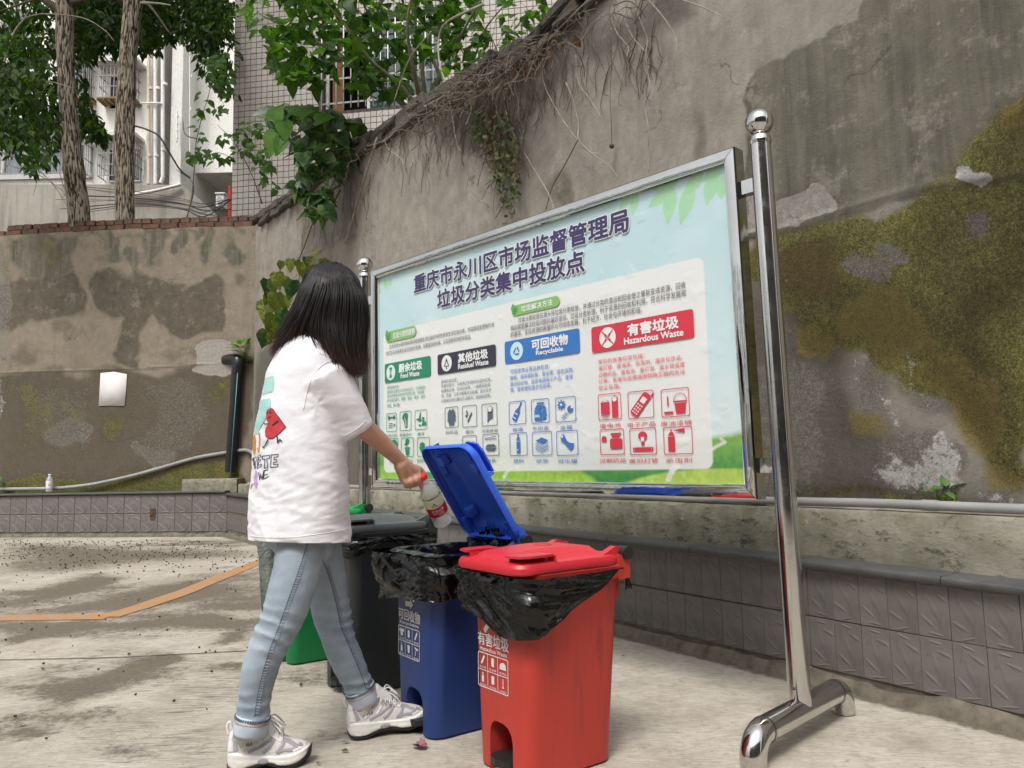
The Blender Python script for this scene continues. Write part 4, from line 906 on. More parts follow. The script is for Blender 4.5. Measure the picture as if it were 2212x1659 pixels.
# heart leaved bush spilling over the wall
hb = thing('bush', at(700, 390, 8.2), 'bush with large heart shaped leaves spilling over the sloping wall top', 'bush')
g = MB()
for S in ([(735,400),(720,330),(700,290),(650,280)], [(735,400),(740,300),(760,260)], [(735,400),(680,330),(620,300),(600,270)], [(735,400),(700,420),(660,440)], [(735,400),(770,300),(780,270)], [(735,410),(720,440),(705,470)], [(735,400),(755,320),(745,260),(700,225)]): branch(g, [at(x, y, 8.1) for x, y in S], .014, .005)
obj('stem', g, M_STEMG, hb, smooth=True)
rnd = random.Random(31); specs = []; spec2 = []
for P, n_, Y0, Y1, s0, s1 in (([(580,235),(640,225),(700,228),(760,262),(790,270),(780,320),(740,330),(700,300),(640,305),(600,300)], 62, 7.8, 8.5, .17, .27), ([(640,300),(760,310),(770,350),(720,400),(700,450),(650,440),(640,400),(650,340)], 60, 7.7, 8.2, .15, .25), ([(640,400),(720,400),(720,470),(660,460)], 18, 7.7, 8.0, .12, .2)):
    for _ in range(n_):
        x, y = sample(P, rnd); p = at(x, y, rnd.uniform(Y0, Y1)); h = rnd.uniform(0, 6.28)
        specs.append((p, Vector((math.cos(h), math.sin(h)*.7, rnd.uniform(-1.5, -.1))), Vector((rnd.uniform(-.5,.5), rnd.uniform(-.9,0), rnd.uniform(.2, 1))), rnd.uniform(s0, s1)))
put_leaves(specs, 'heart', ML_HEART, hb, 300)
for (x, y, s_, a) in ((596,285,.30,-100), (612,262,.26,-80), (588,262,.24,60), (640,250,.22,20), (612,300,.22,-110), (680,262,.24,10), (652,246,.20,160)):
    specs = [(at(x, y, 7.75), Vector((math.cos(R(a)), -.2, math.sin(R(a)))), Vector((.3, -1, .35)), s_*.95)]; put_leaves(specs, 'heart', ML_FRESH, hb, 9, rs=int(x))
# thin climber in front of the pale building
cl = thing('climber', at(410, 470, 11.7), 'thin climbing plant with small heart leaves rising beside the tiled building', 'plant')
g = MB()
for S in ([(404,470),(415,420),(420,360),(425,300),(440,240),(452,200),(458,150)], [(419,350),(440,340),(470,330),(500,340)], [(404,470),(418,400),(380,365)], [(566,440),(545,380),(520,330),(500,300),(470,270)], [(566,440),(560,400),(590,360)], [(425,300),(400,290),(395,260)]): branch(g, [at(x, y, 11.7) for x, y in S], .010, .004, 5)
obj('stem', g, M_TWIGD, cl, smooth=True)
rnd = random.Random(41); specs = []
for P, n_ in (([(405,325),(430,318),(500,330),(500,350),(430,352),(405,345)], 34), ([(420,200),(460,200),(440,300),(420,320)], 16), ([(500,270),(600,258),(610,290),(590,330),(545,345),(500,330),(470,300)], 80), ([(455,228),(480,225),(490,250),(470,262)], 10), ([(540,340),(590,350),(600,420),(560,400)], 30), ([(440,120),(500,110),(500,215),(455,190)], 60)):
    for _ in range(n_):
        x, y = sample(P, rnd); h = rnd.uniform(0, 6.28)
        specs.append((at(x, y, rnd.uniform(11.3, 12)), Vector((math.cos(h), math.sin(h)*.5, rnd.uniform(-1.2, .1))), Vector((rnd.uniform(-.5,.5), -.8, rnd.uniform(.1, 1))), rnd.uniform(.09, .15)))
put_leaves(specs, 'heart', ML_BROAD, cl, 300)
# yellowing vine hanging down the wall behind the head
def onwall(x, y, off): a = TB-WN*(KW-off); b = TA-WN*(KW-off); return onv(x, y, a, b)
yv = thing('hanging_vine', onwall(647, 560, .12), 'hanging vine with yellowing heart leaves behind the dark haired head', 'vine')
g = MB(); c10 = lambda x, y: ((1000+x/3.687)/1.823, (1000+y/3.687)/1.823)
branch(g, [onwall(x, y, .10) for x, y in ((735,360),(712,410),(680,470),(658,530),(648,556),(646,600),(640,660),(628,710))], .010, .005)
for S in ([(660,50),(500,70),(440,90)], [(660,40),(760,60),(870,110)], [(655,280),(560,380),(520,480)], [(640,420),(480,500),(340,580)], [(560,720),(420,800),(350,880)], [(660,50),(600,120),(560,200)]): branch(g, [onwall(*c10(x, y), .13) for x, y in S], .004, .003, 5)
obj('stem', g, M_STEMG, yv, smooth=True)
LV = [(400,100,150,-100),(540,80,190,-95),(760,40,130,-80),(880,50,180,-110),(330,270,250,-80),(200,370,300,-80),(330,560,340,-95),(190,680,330,-100),(560,380,260,-100),(520,600,190,-110),(300,880,330,-105),(420,810,260,-95),(150,1090,200,-80),(290,1130,180,-120),(190,1120,260,-110),(990,70,190,-70),(1050,90,190,-100),(700,120,200,-90),(610,100,160,-60),(430,330,180,-75),(770,180,200,-85),(460,660,200,-95),(230,560,200,-110),(860,10,140,30),(350,1000,200,-85)]
rnd = random.Random(51)
for i, (x, y, s_, a) in enumerate(LV):
    p = onwall(*c10(x, y), .14+.03*(i % 3)); sz = s_/3.687/1.823*(p-O).length/1661
    tc = (O-p).normalized(); d = AX_R*math.cos(R(a)) + AX_U*math.sin(R(a)); put_leaves([(p+tc*.05, d+tc*rnd.uniform(-.2,.3), tc+Vector((rnd.uniform(-.5,.5), 0, rnd.uniform(-.1,.6))), sz*(.92+.1*(i % 3)))], 'heart', (ML_YEL, ML_PALE, ML_HEART, ML_YEL)[(i*7) % 4] if y < 300 else (ML_YEL, ML_YEL, ML_HEART)[i % 3], yv, 9, rs=i)

# dead vines: the tangle on the wall top, then the stems one can follow
tg = thing('dead_vine_tangle', onwall(1080, 180, .1), 'tangle of dead brown vines heaped over the sloping wall top', 'dead vines')
rnd = random.Random(61); g = MB(); gd = MB()
def topedge(t):                                                    # t 0..1 along the visible wall top
    X = [760, 830, 900, 960, 1030, 1100, 1180, 1250, 1330, 1420]; Y_ = [330, 296, 250, 222, 180, 140, 92, 40, 12, -20]
    x = X[0]+(X[-1]-X[0])*t; return x, float(np.interp(x, X, Y_))
for i in range(820):
    t = min(1, max(0, rnd.gauss(.42, .13) if i % 4 else rnd.uniform(0, 1))); x, y = topedge(t); y += rnd.uniform(-26, 46)*(1-abs(t-.5)*1.2); p = onwall(x, y, rnd.uniform(.02, .28)); L = rnd.uniform(.10, .42); P = [p]
    ww = rnd.uniform(-1.3, 1.3); d = Vector((WD.x*ww, WD.y*ww, rnd.uniform(-.8, .6))) + WN3*rnd.uniform(-.2,.35)
    for k in range(4):
        d = (d.normalized()+Vector((rnd.uniform(-.6,.6), rnd.uniform(-.6,.6), rnd.uniform(-.75,.35)))).normalized(); q = P[-1]+d*L/4
        off = (Vector((q.x, q.y))-TB).dot(WN)+KW
        if off < .015: q = q+WN3*(.02-off)
        P.append(q)
    (g if rnd.random() < .5 else gd).tube(bez(P, 3), rnd.choice([.0015, .002, .0035]), 3, False)
obj('dead_stems', g, simple('dead_stem', (.13,.10,.078), .9, var=.4, vs=12), tg, kind='stuff'); obj('dead_stems', gd, M_TWIGD, tg, kind='stuff')
specs = []
for P, n_, s0, s1, sp_ in (([(1025,230),(1085,240),(1120,300),(1120,420),(1080,440),(1050,330),(1020,290)], 420, .03, .06, 0), ([(1080,420),(1110,420),(1115,560),(1092,600)], 110, .025, .045, 0), ([(870,200),(1000,180),(1200,60),(1230,80),(1100,220),(950,280)], 160, .02, .05, 1)):
    for _ in range(n_):
        x, y = sample(P, rnd); specs.append((onwall(x, y, rnd.uniform(.02, .16)), Vector((rnd.uniform(-.6,.6), rnd.uniform(-.6,.6), rnd.uniform(-1,.2))), WN3+Vector((rnd.uniform(-.6,.6), 0, rnd.uniform(-.2,.8))), rnd.uniform(s0, s1)))
put_leaves(specs, 'small', leafmat('ivy_leaf', [(.05,.08,.025), (.11,.14,.05), (.12,.08,.045), (.08,.11,.035)], .5, .2), tg, 0, 'ivy_leaves')
put_leaves([(onwall(1030+i*26, 205-i*16, .22), Vector((rnd.uniform(-.6,.6), 0, -1)), WN3, rnd.uniform(.05,.10)) for i in range(9)], 'small', ML_DRY, tg, 0, 'dry_leaves')
c3 = lambda x, y: ((1800+x/1.8433)/1.823, y/1.8433/1.823); c2 = lambda x, y: ((900+x/1.8436)/1.823, y/1.8436/1.823)
VN = [(c3, [(950,0),(640,300),(450,430),(350,600),(350,780),(400,950),(560,1230),(660,1400),(705,1530),(722,1700)], .0055, .002, 'long pale vine looping down over the sign frame top'), (c3, [(620,420),(625,580),(680,720),(800,920),(900,1040),(1000,1130),(1100,1200),(1170,1290)], .005, .002, 'vine crossing diagonally towards the middle of the sign'), (c3, [(880,1010),(780,1200),(690,1360),(645,1520)], .004, .003, 'short dark stem slanting left above the frame'),
      (c3, [(790,600),(840,720),(880,900),(880,1000),(940,1090),(1030,1120)], .006, .003, 'thick brown vine hooked to the right at its end'), (c3, [(1280,20),(1330,150),(1380,280),(1370,400),(1390,560),(1400,660),(1365,770),(1390,940),(1385,1100),(1390,1250)], .004, .002, 'long thin vine wriggling straight down the wall'), (c3, [(1390,0),(1500,130),(1590,290),(1575,430),(1570,560)], .005, .002, 'rightmost pale vine hanging from the wall top'), (c3, [(1190,80),(1270,260),(1370,380)], .005, .003, 'short pale vine joining the long wriggling one'),
      (c3, [(860,400),(880,600),(950,700),(1050,860)], .005, .002, 'green tinged vine ending above the frame middle'), (c3, [(1115,250),(1120,500),(1110,700),(1120,900),(1122,1060)], .002, .002, 'thin thread with a dark pod at its end'), (c3, [(1130,90),(1150,220),(1240,340),(1230,410)], .005, .003, 'short crooked pale vine under the tangle'), (c3, [(1640,0),(1800,60),(1940,130)], .005, .002, 'stiff twig sticking out right of the tangle'),
      (c2, [(1080,1000),(1000,1250),(930,1480),(870,1700),(840,1760)], .012, .008, 'straight thick grey stem leaning against the wall'), (c2, [(1560,700),(1300,850),(1150,1010),(940,1090),(800,1230),(640,1420),(570,1659)], .009, .005, 'long pale vine following the wall top down to the left'), (c2, [(1850,30),(1600,150),(1530,260),(1530,450),(1580,620),(1620,820),(1660,1050),(1690,1100)], .011, .004, 'arching pale vine over the barred window'),
      (c2, [(1470,230),(1330,400),(1260,560),(1200,740)], .006, .004, 'thin arched twig before the barred window'), (c2, [(780,1240),(770,1350),(720,1480),(620,1590)], .007, .003, 'forked grey stem under the heart leaved bush'), (c2, [(730,1450),(740,1600),(730,1660)], .006, .003, 'short stem hanging below the fork'), (c2, [(1130,1010),(1160,1080),(1250,1150),(1270,1200)], .005, .003, 'small twig curling off the long pale vine')]
for cv, P, r0, r1, lab in VN:
    r0, r1 = r0*.95, r1*1.1; g = MB(); Q = [onwall(*cv(x, y), .05+.05*(i == 0)+.02*(i % 2)) for i, (x, y) in enumerate(P)]
    if cv is c3 and P[0] == (950,0): Q = [onwall(*cv(x, y), .05+.10*max(0, i-6)+.04*(i == 0)) for i, (x, y) in enumerate(P)]
    branch(g, Q, r0, r1, 6); o = obj('vine_stem', g, M_TWIG if 'dark' not in lab else M_TWIGD, smooth=True, label=lab, cat='vine', group='dead vine stems on the wall')
    if 'pod' in lab: q = MB(); q.sphere(Q[-1], .017, 8, 6); obj('pod', q, M_TWIGD, o)
rnd = random.Random(66); g = MB()
for i in range(70):
    x = rnd.uniform(1015, 1125); y0_ = rnd.uniform(200, 300); L_ = rnd.uniform(60, 210)*(1-abs(x-1080)/110); P = [onwall(x+rnd.uniform(-5, 5)*k, y0_+L_*k/5, rnd.uniform(.02, .08)) for k in range(6)]; g.tube(bez(P, 3), rnd.choice([.002, .003]), 3, False)
obj('hanging_stems', g, M_TWIGD, tg, kind='stuff')
rnd = random.Random(71); g = MB()                                  # fine rootlets clinging under the wall top
for i in range(150):
    x = rnd.uniform(640, 1420); y = np.interp(x, [640,740,830,900,1000,1080,1170,1250,1420], [440,370,310,270,215,170,125,80,30]); P = [onwall(x, y+rnd.uniform(0, 90), .012)]
    for k in range(4): P.append(P[-1]+WD3*rnd.uniform(-.05,.05)+Vector((0, 0, -rnd.uniform(.02, .12))))
    g.tube(bez(P, 3), rnd.choice([.0015, .0025]), 3, False)
obj('vine_rootlets', g, M_TWIGD, kind='stuff', label='fine dead rootlets clinging to the render under the wall top', cat='vine')
c1_ = lambda x, y: (x/3.361, y/3.361)
for i, (P, lab, r) in enumerate([([(0,1100),(200,1180),(330,1280),(430,1400),(520,1560)], 'arching bare branch nearest the left edge', .012), ([(20,960),(70,1000),(80,1150),(20,1250)], 'short forked bare branch at the left edge', .012), ([(170,130),(330,100),(600,130),(760,220),(830,300)], 'thin branch crossing both trunks near the top', .01), ([(280,585),(400,600),(520,635)], 'pale snapped twig pointing at the left trunk', .012), ([(0,560),(90,260),(180,130),(230,40)], 'leaning bare branch at the far left top', .016), ([(40,1190),(300,1280),(470,1400),(620,1540)], 'thin bare branch above the bricks on the left', .008), ([(0,1020),(150,1120),(300,1150),(560,1060)], 'crooked bare branch before the blue panes', .008), ([(1020,20),(1150,25),(1240,38)], 'pale broken stub on the right trunk', .022), ([(430,1250),(480,1400),(540,1500),(560,1600)], 'drooping twig touching the brick coping', .007), ([(100,1000),(180,1020),(260,1300),(240,1420)], 'bare twig bending down by the grey parapet', .007)]):
    g = MB(); branch(g, [at(*c1_(x, y), 11.55) for x, y in P], r, r*.4, 6); obj('bare_branch', g, M_TWIG, smooth=True, label=lab, cat='branch', group='bare branches above the left wall')

# ---------------------------------------------------------------- unseen building and hedge, added to darken the steel's reflections and cut ambient light
ob = thing('added_building', (-2, -11, 0), 'dull brown grey building added out of view behind the camera to darken the steel reflections', 'building')
g = MB(); g.box((-2, -12.5, 5), (26, 3, 10)); obj('wall', g, simple('brown_grey_render', (.13,.12,.105), .9, var=.3, vs=1), ob)
for i in range(6):
    for k in range(3): g = MB(); g.box((-12+i*4, -10.97, 2.0+k*3), (1.6, .06, 1.5)); obj('window', g, M_GLD, ob)
ht = thing('hedge', (-14, 0, 0), 'dark tall hedge added out of view on the left to darken the steel reflections', 'hedge')
rnd = random.Random(88); specs = [(Vector((-14+rnd.uniform(-.8,.8), rnd.uniform(-11, 7), rnd.uniform(.1, 5.5))), Vector((rnd.uniform(-1,1), rnd.uniform(-1,1), rnd.uniform(-1,.4))), Vector((1, rnd.uniform(-.5,.5), rnd.uniform(0, 1))), rnd.uniform(.3, .55)) for _ in range(1500)]
put_leaves(specs, 'ovate', ML_TREE, ht, 0, 'hedge_leaves')
# ================================================================ PIPES AND SMALL THINGS ON THE WALLS
M_GPVC = simple('grey_pvc', (.30,.30,.30), .45, var=.2, vs=3); M_BPVC = simple('black_pvc', (.012,.013,.014), .32)
def pipe(P, r, mat, n=12, couplers=(), **kw):
    g = MB(); Q = bez(P, 8); g.tube(Q, r, n); o = obj('conduit', g, mat, smooth=True, angle=50, **kw)
    for c in couplers:
        i = int(c*(len(Q)-2)); a, b = Q[i], Q[i+1]; d = (b-a).normalized(); g = MB(); g.tube([a-d*.03, a+d*.03], r*1.14, n); obj('coupling', g, mat, o, smooth=True, angle=50)
    return o
pipe([wr(u, .135+.012*math.sin(u*1.3)+.02, .73+.004*math.sin(u*3)) for u in (-2.1, -1, 0, .5, 1.0, 1.6, 2.2, 3, 4, 5, 6.5, 8, 9.6)], .0195, M_GPVC, couplers=(.23, .36, .6), label='grey plastic conduit lying along the concrete ledge under the mossy wall', cat='pipe')
def lw(x, y, off): a = TA-LN*(KW-off); b = TC-LN*(KW-off); return onv(x, y, a, b)
pipe([lw(x, y, o) for x, y, o in ((-60,1057,.12), (60,1056,.12), (130,1054,.12), (200,1046,.10), (280,1029,.08), (350,1010,.07), (420,990,.06), (480,979,.06), (520,973,.06), (537,974,.08), (552,984,.3))], .026, M_GPVC, couplers=(.12,), label='grey conduit rising in a sagging curve across the left wall', cat='pipe')
dp = thing('downpipe', lw(497, 1022, .12), 'thick black drainpipe with blue stripes and an elbow in the wall corner', 'drainpipe')
g = MB(); a, b = lw(497, 1020, .12), lw(513, 800, .12); g.tube([a, b], .074, 20); obj('pipe', g, M_BPVC, dp, smooth=True, angle=50)
g = MB(); g.tube(bez([b, lw(515, 784, .12), lw(510, 776, .10), lw(498, 776, .04), lw(488, 778, -.02)], 6), .080, 20); g.tube([b-Vector((0,0,.04)), b+Vector((0,0,.05))], .084, 20); obj('elbow', g, M_BPVC, dp, smooth=True, angle=50)
g = MB(); off = Vector((.03, -.0675, 0)); g.tube([a+off, b+off], .0075, 6); obj('stripe', g, simple('blue_stripe', (.10,.25,.33), .4), dp, smooth=True)
# paper notice
P = [lw(x, y, .048) for x, y in ((217,806),(246,803),(274,808),(272,842),(269,877),(241,876),(213,877),(215,842))]; c_ = lw(243, 840, .062)
g = MB(); g.add(P+[c_]+[p-LN3*.004 for p in P], [(i, (i+1) % 8, 8) for i in range(8)]+[(i, 9+i, 9+(i+1) % 8, (i+1) % 8) for i in range(8)])
obj('paper_notice', g, simple('faded_paper', (.74,.70,.68), .7, var=.05), smooth=True, label='blank faded white paper notice stuck on the left wall', cat='notice')
# bottle standing on the planter cap
M_PET = NT('clear_plastic', .06); M_PET.b.inputs['Alpha'].default_value = .34; M_PET.base((.80,.84,.86)); M_PET.b.inputs['Specular IOR Level'].default_value = .9; M_PET.bump(M_PET.noise(60, 3), .5, .006); M_PET = M_PET.m
def bottle(root, M, h, r, caprgb, lab, scale=1):
    """plastic bottle standing along local z"""
    def tr(p): return M @ Vector(p)
    prof = [(0, .90), (.01, 1), (.05, 1), (.07, .94), (.10, 1), (.13, .95), (.17, 1.0), (.30, .985), (.52, .985), (.56, 1), (.62, 1), (.70, .93), (.78, .74), (.86, .44), (.90, .38), (.93, .38)]
    g = MB(); rings = [[tr((math.cos(2*math.pi*k/28)*r*q, math.sin(2*math.pi*k/28)*r*q, h*z)) for k in range(28)] for z, q in prof]; g.loft(rings); b = obj('bottle_body', g, M_PET, root, smooth=True, angle=60)
    g = MB(); g.loft([[tr((math.cos(2*math.pi*k/24)*r*q*(1+.03*(k % 2)), math.sin(2*math.pi*k/24)*r*q*(1+.03*(k % 2)), h*z)) for k in range(24)] for z, q in ((.925, .44), (.93, .47), (.985, .46), (1.0, .40))]); obj('cap', g, simple('cap', caprgb, .35, var=.03), root, smooth=True, angle=40)
    return lab(tr, h, r, root)
def lab_small(tr, h, r, root):
    g = MB(); g.loft([[tr((math.cos(2*math.pi*k/28)*r*1.03, math.sin(2*math.pi*k/28)*r*1.03, h*z)) for k in range(28)] for z in (.22, .62)], caps=False); l = obj('label', g, simple('white_label', (.78,.78,.76), .4, var=.03), root, smooth=True)
    return l
bpos = gnd(106, 1061, .66); bpos = lw(106, 1062, .22)
s_b = thing('bottle', bpos, 'small clear bottle with white label and cap standing on the left planter cap', 'bottle')
lb = bottle(s_b, Matrix.Translation(bpos), .262, .046, (.72,.72,.72), lab_small)
def flat(mesh_xy, f, O3, U, V, N, w, h, off):
    """place unit square 2D mesh as flat print: origin O3, axes U V"""
    g = MB(); g.add([O3+U*(x*w)+V*(y*h)+N*off for x, y in mesh_xy], f); return g
vs_, fs_ = text_mesh('无糖'); q = (O-bpos); q = Vector((q.x, q.y, 0)).normalized(); U_ = Vector((-q.y, q.x, 0))
obj('lettering', flat(vs_, fs_, bpos+Vector((0,0,.085))-U_*.02+q*.049, (U_*.9+Vector((0,0,.15))), Vector((-U_.x*.15, -U_.y*.15, .9)), q, .045, .028, .001), simple('black_ink', (.02,.02,.02), .5), lb)

# ================================================================ NOTICE BOARD
S0, S1 = Vector((.945, 2.68)), Vector((-.885, 4.60)); SL = (S0-S1).length; SU = (S0-S1)/SL; SN = Vector((SU.y, -SU.x))
if SN.y > 0: SN = -SN
SU3, SN3, Z3 = Vector((SU.x, SU.y, 0)), Vector((SN.x, SN.y, 0)), Vector((0, 0, 1))
def sg(u, k, z): p = S1+SU*u+SN*k; return Vector((p.x, p.y, z))
def SP(x, y): p = onv(x, y, S1, S0); return (Vector((p.x, p.y))-S1).dot(SU), p.z
m = NT('polished_stainless', .07, 1.0); n = m.noise(4.5, 3, .5, sc=(1,1,.6)); m.base(m.ramp(m.noise(2.1, 4), [(.3, (.52,.515,.50)), (.7, (.66,.655,.64))])); m.rough(m.ramp(m.noise(8, 6, .7), [(.35, .03), (.7, .10)])); m.bump(n, .22, .02); M_SS = m.m
m = NT('stainless_tube', .08, 1.0); m.base((.60,.59,.57)); m.rough(m.ramp(m.noise(12, 6, .75), [(.4, .07), (.72, .28)])); m.bump(m.noise(2.0, 2), .06, .02); M_ST = m.m
M_DARKM = simple('dull_steel', (.20,.195,.19), .35, 1.0)
sign = thing('notice_board', sg(SL/2, 0, 0), 'big stainless steel framed notice board on two round posts about sorting waste', 'sign')
FR = (.105, 2.545, .795, 2.095)                                    # frame outside: u0 u1 z0 z1
def post(u, htop, foot, lean=0):
    g = MB(); g.tube([sg(u, 0, .09 if foot else .05), sg(u+lean, 0, htop)], .0372, 40); p = obj('post', g, M_ST, sign, smooth=True, angle=50)
    g = MB()
    for z0, z1, r0, r1 in ((0, .012, .0385, .0405), (.012, .03, .0405, .036), (.03, .036, .036, .028)): g.tube([sg(u+lean, 0, htop+z0), sg(u+lean, 0, htop+z1)], [r0, r1], 40)
    obj('collar', g, M_SS, p, smooth=True, angle=50)
    g = MB(); g.sphere(sg(u+lean, 0, htop+.036+.048), .0510, 48, 32); obj('ball', g, M_SS, p, smooth=True)
    # foot bar with an elbow down to the ground at each end
    fd = Vector((.705, .709, 0)); c = sg(u, 0, .088)
    P = [c-fd*.335+Vector((0, 0, -.088))]; 
    for a in range(0, 91, 10): P.append(c-fd*(.335-.07*(1-math.cos(R(a))))+Vector((0, 0, -.07+.07*math.sin(R(a)))))
    for a in range(0, 91, 10): P.append(c+fd*(.275+.07*math.sin(R(a)))+Vector((0, 0, -.07*(1-math.cos(R(a))))))
    P.append(c+fd*.345+Vector((0, 0, -.088)))
    g = MB(); g.tube(P, .041, 32); f = obj('foot', g, M_ST, sign, smooth=True, angle=60)
    for s_, e in ((-.26, 1), (.27, 1)):
        g = MB(); g.tube([c+fd*(s_-.004), c+fd*(s_+.004)], .0422, 32); obj('weld_seam', g, M_DARKM, f, smooth=True, angle=50)
    g = MB(); g.sphere(sg(u, .0375, .165), .006, 10, 8); obj('bolt', g, simple('rusty_bolt', (.10,.05,.03), .8), p)
    return p
post(SL, 2.066, True, -.030); post(0, 2.070, True)
for u0, u1 in ((.030, FR[0]+.005), (FR[1]-.014, SL-.045)):
    for z in (1.925, .905):
        g = MB(); g.box(sg((u0+u1)/2, -.01, z), (u1-u0, .036, .052), ax=SU3, ay=SN3); obj('bracket', g, M_SS, sign)
# mitred frame of four profile bars
prof = [(q*.80, k) for q, k in [(0, -.035), (0, .022), (.006, .028), (.036, .031), (.052, .028), (.056, .020), (.060, .020), (.066, .014), (.066, -.035)]]
corn = [(.112, .808, 1, 1), (2.550, .785, -1, 1), (2.532, 2.084, -1, -1), (.106, 2.092, 1, -1)]
for i in range(4):
    A_, B_ = corn[i], corn[(i+1) % 4]; g = MB(); rings = []
    for t in np.linspace(0, 1, 13):
        rr = []
        for q, k in prof:
            a = (A_[0]+A_[2]*q, A_[1]+A_[3]*q); b = (B_[0]+B_[2]*q, B_[1]+B_[3]*q); gap = .0006
            tt = min(max(t, gap), 1-gap); rr.append(sg(a[0]+(b[0]-a[0])*tt, k+.0004*mnoise.noise(Vector((a[0]*4+tt*9, i*3, q*20))), a[1]+(b[1]-a[1])*tt))
        rings.append(rr)
    g.loft(rings); obj('frame_bar', g, M_SS, sign, smooth=True, angle=28)
g = MB(); g.box(sg((FR[0]+FR[1])/2, -.022, (FR[2]+FR[3])/2), (FR[1]-FR[0]-.10, .012, FR[3]-FR[2]-.10), ax=SU3, ay=SN3); obj('back_panel', g, M_DARKM, sign)
# the printed sheet
U0, U1, Z0, Z1 = FR[0]+.054, FR[1]-.052, FR[2]+.040, FR[3]-.052
nu, nz = 560, 300; uu, zz = np.meshgrid(np.linspace(U0, U1, nu), np.linspace(Z0, Z1, nz)); uu, zz = uu.ravel(), zz.ravel()
def mixc(C, colr, a): return C*(1-a[:, None]) + np.array(colr)[None, :]*a[:, None]
C = np.zeros((uu.size, 3)); tz = (zz-Z0)/(Z1-Z0)
C[:] = (.47,.64,.68); C = mixc(C, (.60,.72,.72), np.clip(1-tz*1.3, 0, 1))
cloud = np.clip((fbm(uu*2.2, zz*3.2, 5, 77)-.46)*5, 0, 1)*np.clip(1-abs(uu-.55)/.55, 0, 1)*.9; C = mixc(C, (.74,.76,.74), cloud)
C = mixc(C, (.70,.76,.76), np.clip((fbm(uu*1.5, zz*2.5, 4, 15)-.5)*2, 0, .5))
def spp(*p): return [SP(x, y) for x, y in p]
# green hills of the print
h1 = Z0+.20+.05*np.sin(uu*2.2+.6); hillm = soft(zz-h1, .012); g1 = np.clip((zz-Z0)/.25, 0, 1)
gr = np.stack([.03+.22*g1, .20+.26*g1, .05+.05*g1], -1); C = C*(1-hillm[:, None])+gr*hillm[:, None]
for cx, cz, rx, rz, cl_ in ((.20, Z0-.02, .30, .12, (.26,.46,.07)), (1.30, Z0-.02, .50, .13, (.28,.47,.06)), (2.40, Z0-.04, .50, .10, (.38,.52,.10)), (.72, Z0-.04, .24, .10, (.07,.30,.08)), (.5, Z0-.03, .10, .08, (.20,.42,.08))):
    e = np.sqrt(((uu-cx)/rx)**2+((zz-cz)/rz)**2)-1; a = soft(e*.1, .004); sh = np.clip(-e, 0, 1)
    C = mixc(C, cl_, a*.95)
for pts, w_ in ((spp((1445,1034),(1452,1018),(1465,1004),(1455,1000)), .012), (spp((1530,975),(1566,955),(1558,948)), .006), (spp((1090,1030),(1100,1012),(1122,1008)), .01)):
    for (a, b), (c, d) in zip(pts, pts[1:]):
        t = np.clip(((uu-a)*(c-a)+(zz-b)*(d-b))/((c-a)**2+(d-b)**2), 0, 1); dd = np.hypot(uu-a-(c-a)*t, zz-b-(d-b)*t); C = mixc(C, (.66,.72,.60), soft(dd-w_, .004)*.8)
C = C*(1+.10*(fbm(uu*60, zz*60, 2, 3)-.5)[:, None]*hillm[:, None]*4)
# faint skyline
for i in range(26):
    cx = .3+i*.085; w_ = .012+.014*((i*7) % 3); h_ = .10+.05*((i*5) % 4); C = mixc(C, (.60,.68,.62), (soft(abs(uu-cx)-w_, .002)*soft(zz-(Z0+.17+h_), .004)*(1-hillm)*.25))
# white text panel
pa = spp((829,712),(1518,566)); pb = spp((832,1008),(1545,1013)); pu0, pu1 = pa[0][0], pa[1][0]+.005; pz0, pz1 = pb[1][1]-.0, (pa[0][1]+pa[1][1])/2
rr_ = .035; qx = np.maximum(abs(uu-(pu0+pu1)/2)-(pu1-pu0)/2+rr_, 0); qz = np.maximum(abs(zz-(pz0+pz1)/2)-(pz1-pz0)/2+rr_, 0); dd = np.hypot(qx, qz)-rr_
C = mixc(C, (.72,.725,.70), soft(dd, .003)*.86); C = mixc(C, (.78,.78,.76), soft(dd, .003)*np.clip(tz*.8, 0, 1)*.5)
# leaves in the top corners
def leafpaint(C, cx, cy, L, w, ang):
    cu, cz = SP(cx, cy); ca, sa = math.cos(R(ang)), math.sin(R(ang)); X = (uu-cu)*ca+(zz-cz)*sa; Y = -(uu-cu)*sa+(zz-cz)*ca; t = np.clip(X/L, 0, 1); d = abs(Y)-w*np.sin(math.pi*t**.8)
    return mixc(C, (.33,.60,.33), soft(np.where((X < 0) | (X > L), .02, d), .003)*.85)
for a in ((1562,360,.10,.030,200), (1545,372,.13,.032,250), (1520,372,.12,.03,215), (1496,395,.17,.034,248), (1470,385,.14,.03,185), (1450,400,.16,.034,262), (1375,415,.10,.024,255), (1362,425,.08,.02,215), (1562,380,.09,.028,262), (1440,415,.10,.026,205), (812,606,.10,.03,-75), (830,604,.08,.02,-60), (812,640,.12,.025,-82), (842,602,.06,.02,-80), (812,620,.08,.02,-40)): C = leafpaint(C, *a)
C = C*(1+.04*(fbm(uu*5, zz*5, 4, 9)-.5))[:, None]
bulge = .0016*(fbm(uu*3, zz*4, 4, 4)-.5)+.0012*np.clip((fbm(uu*14, zz*14, 3, 6)-.62)*6, 0, 1)
idx = np.arange(nu*nz).reshape(nz, nu); F = np.stack([idx[:-1,:-1], idx[:-1,1:], idx[1:,1:], idx[1:,:-1]], -1).reshape(-1, 4)
co = np.stack([S1.x+SU.x*uu+SN.x*(.002+bulge), S1.y+SU.y*uu+SN.y*(.002+bulge), zz], -1)
me = bpy.data.meshes.new('printed_sheet'); me.from_pydata(co.tolist(), [], F.tolist()); setattr_c(me, 'ink', np.clip(C, 0, 1)); me.shade_smooth()
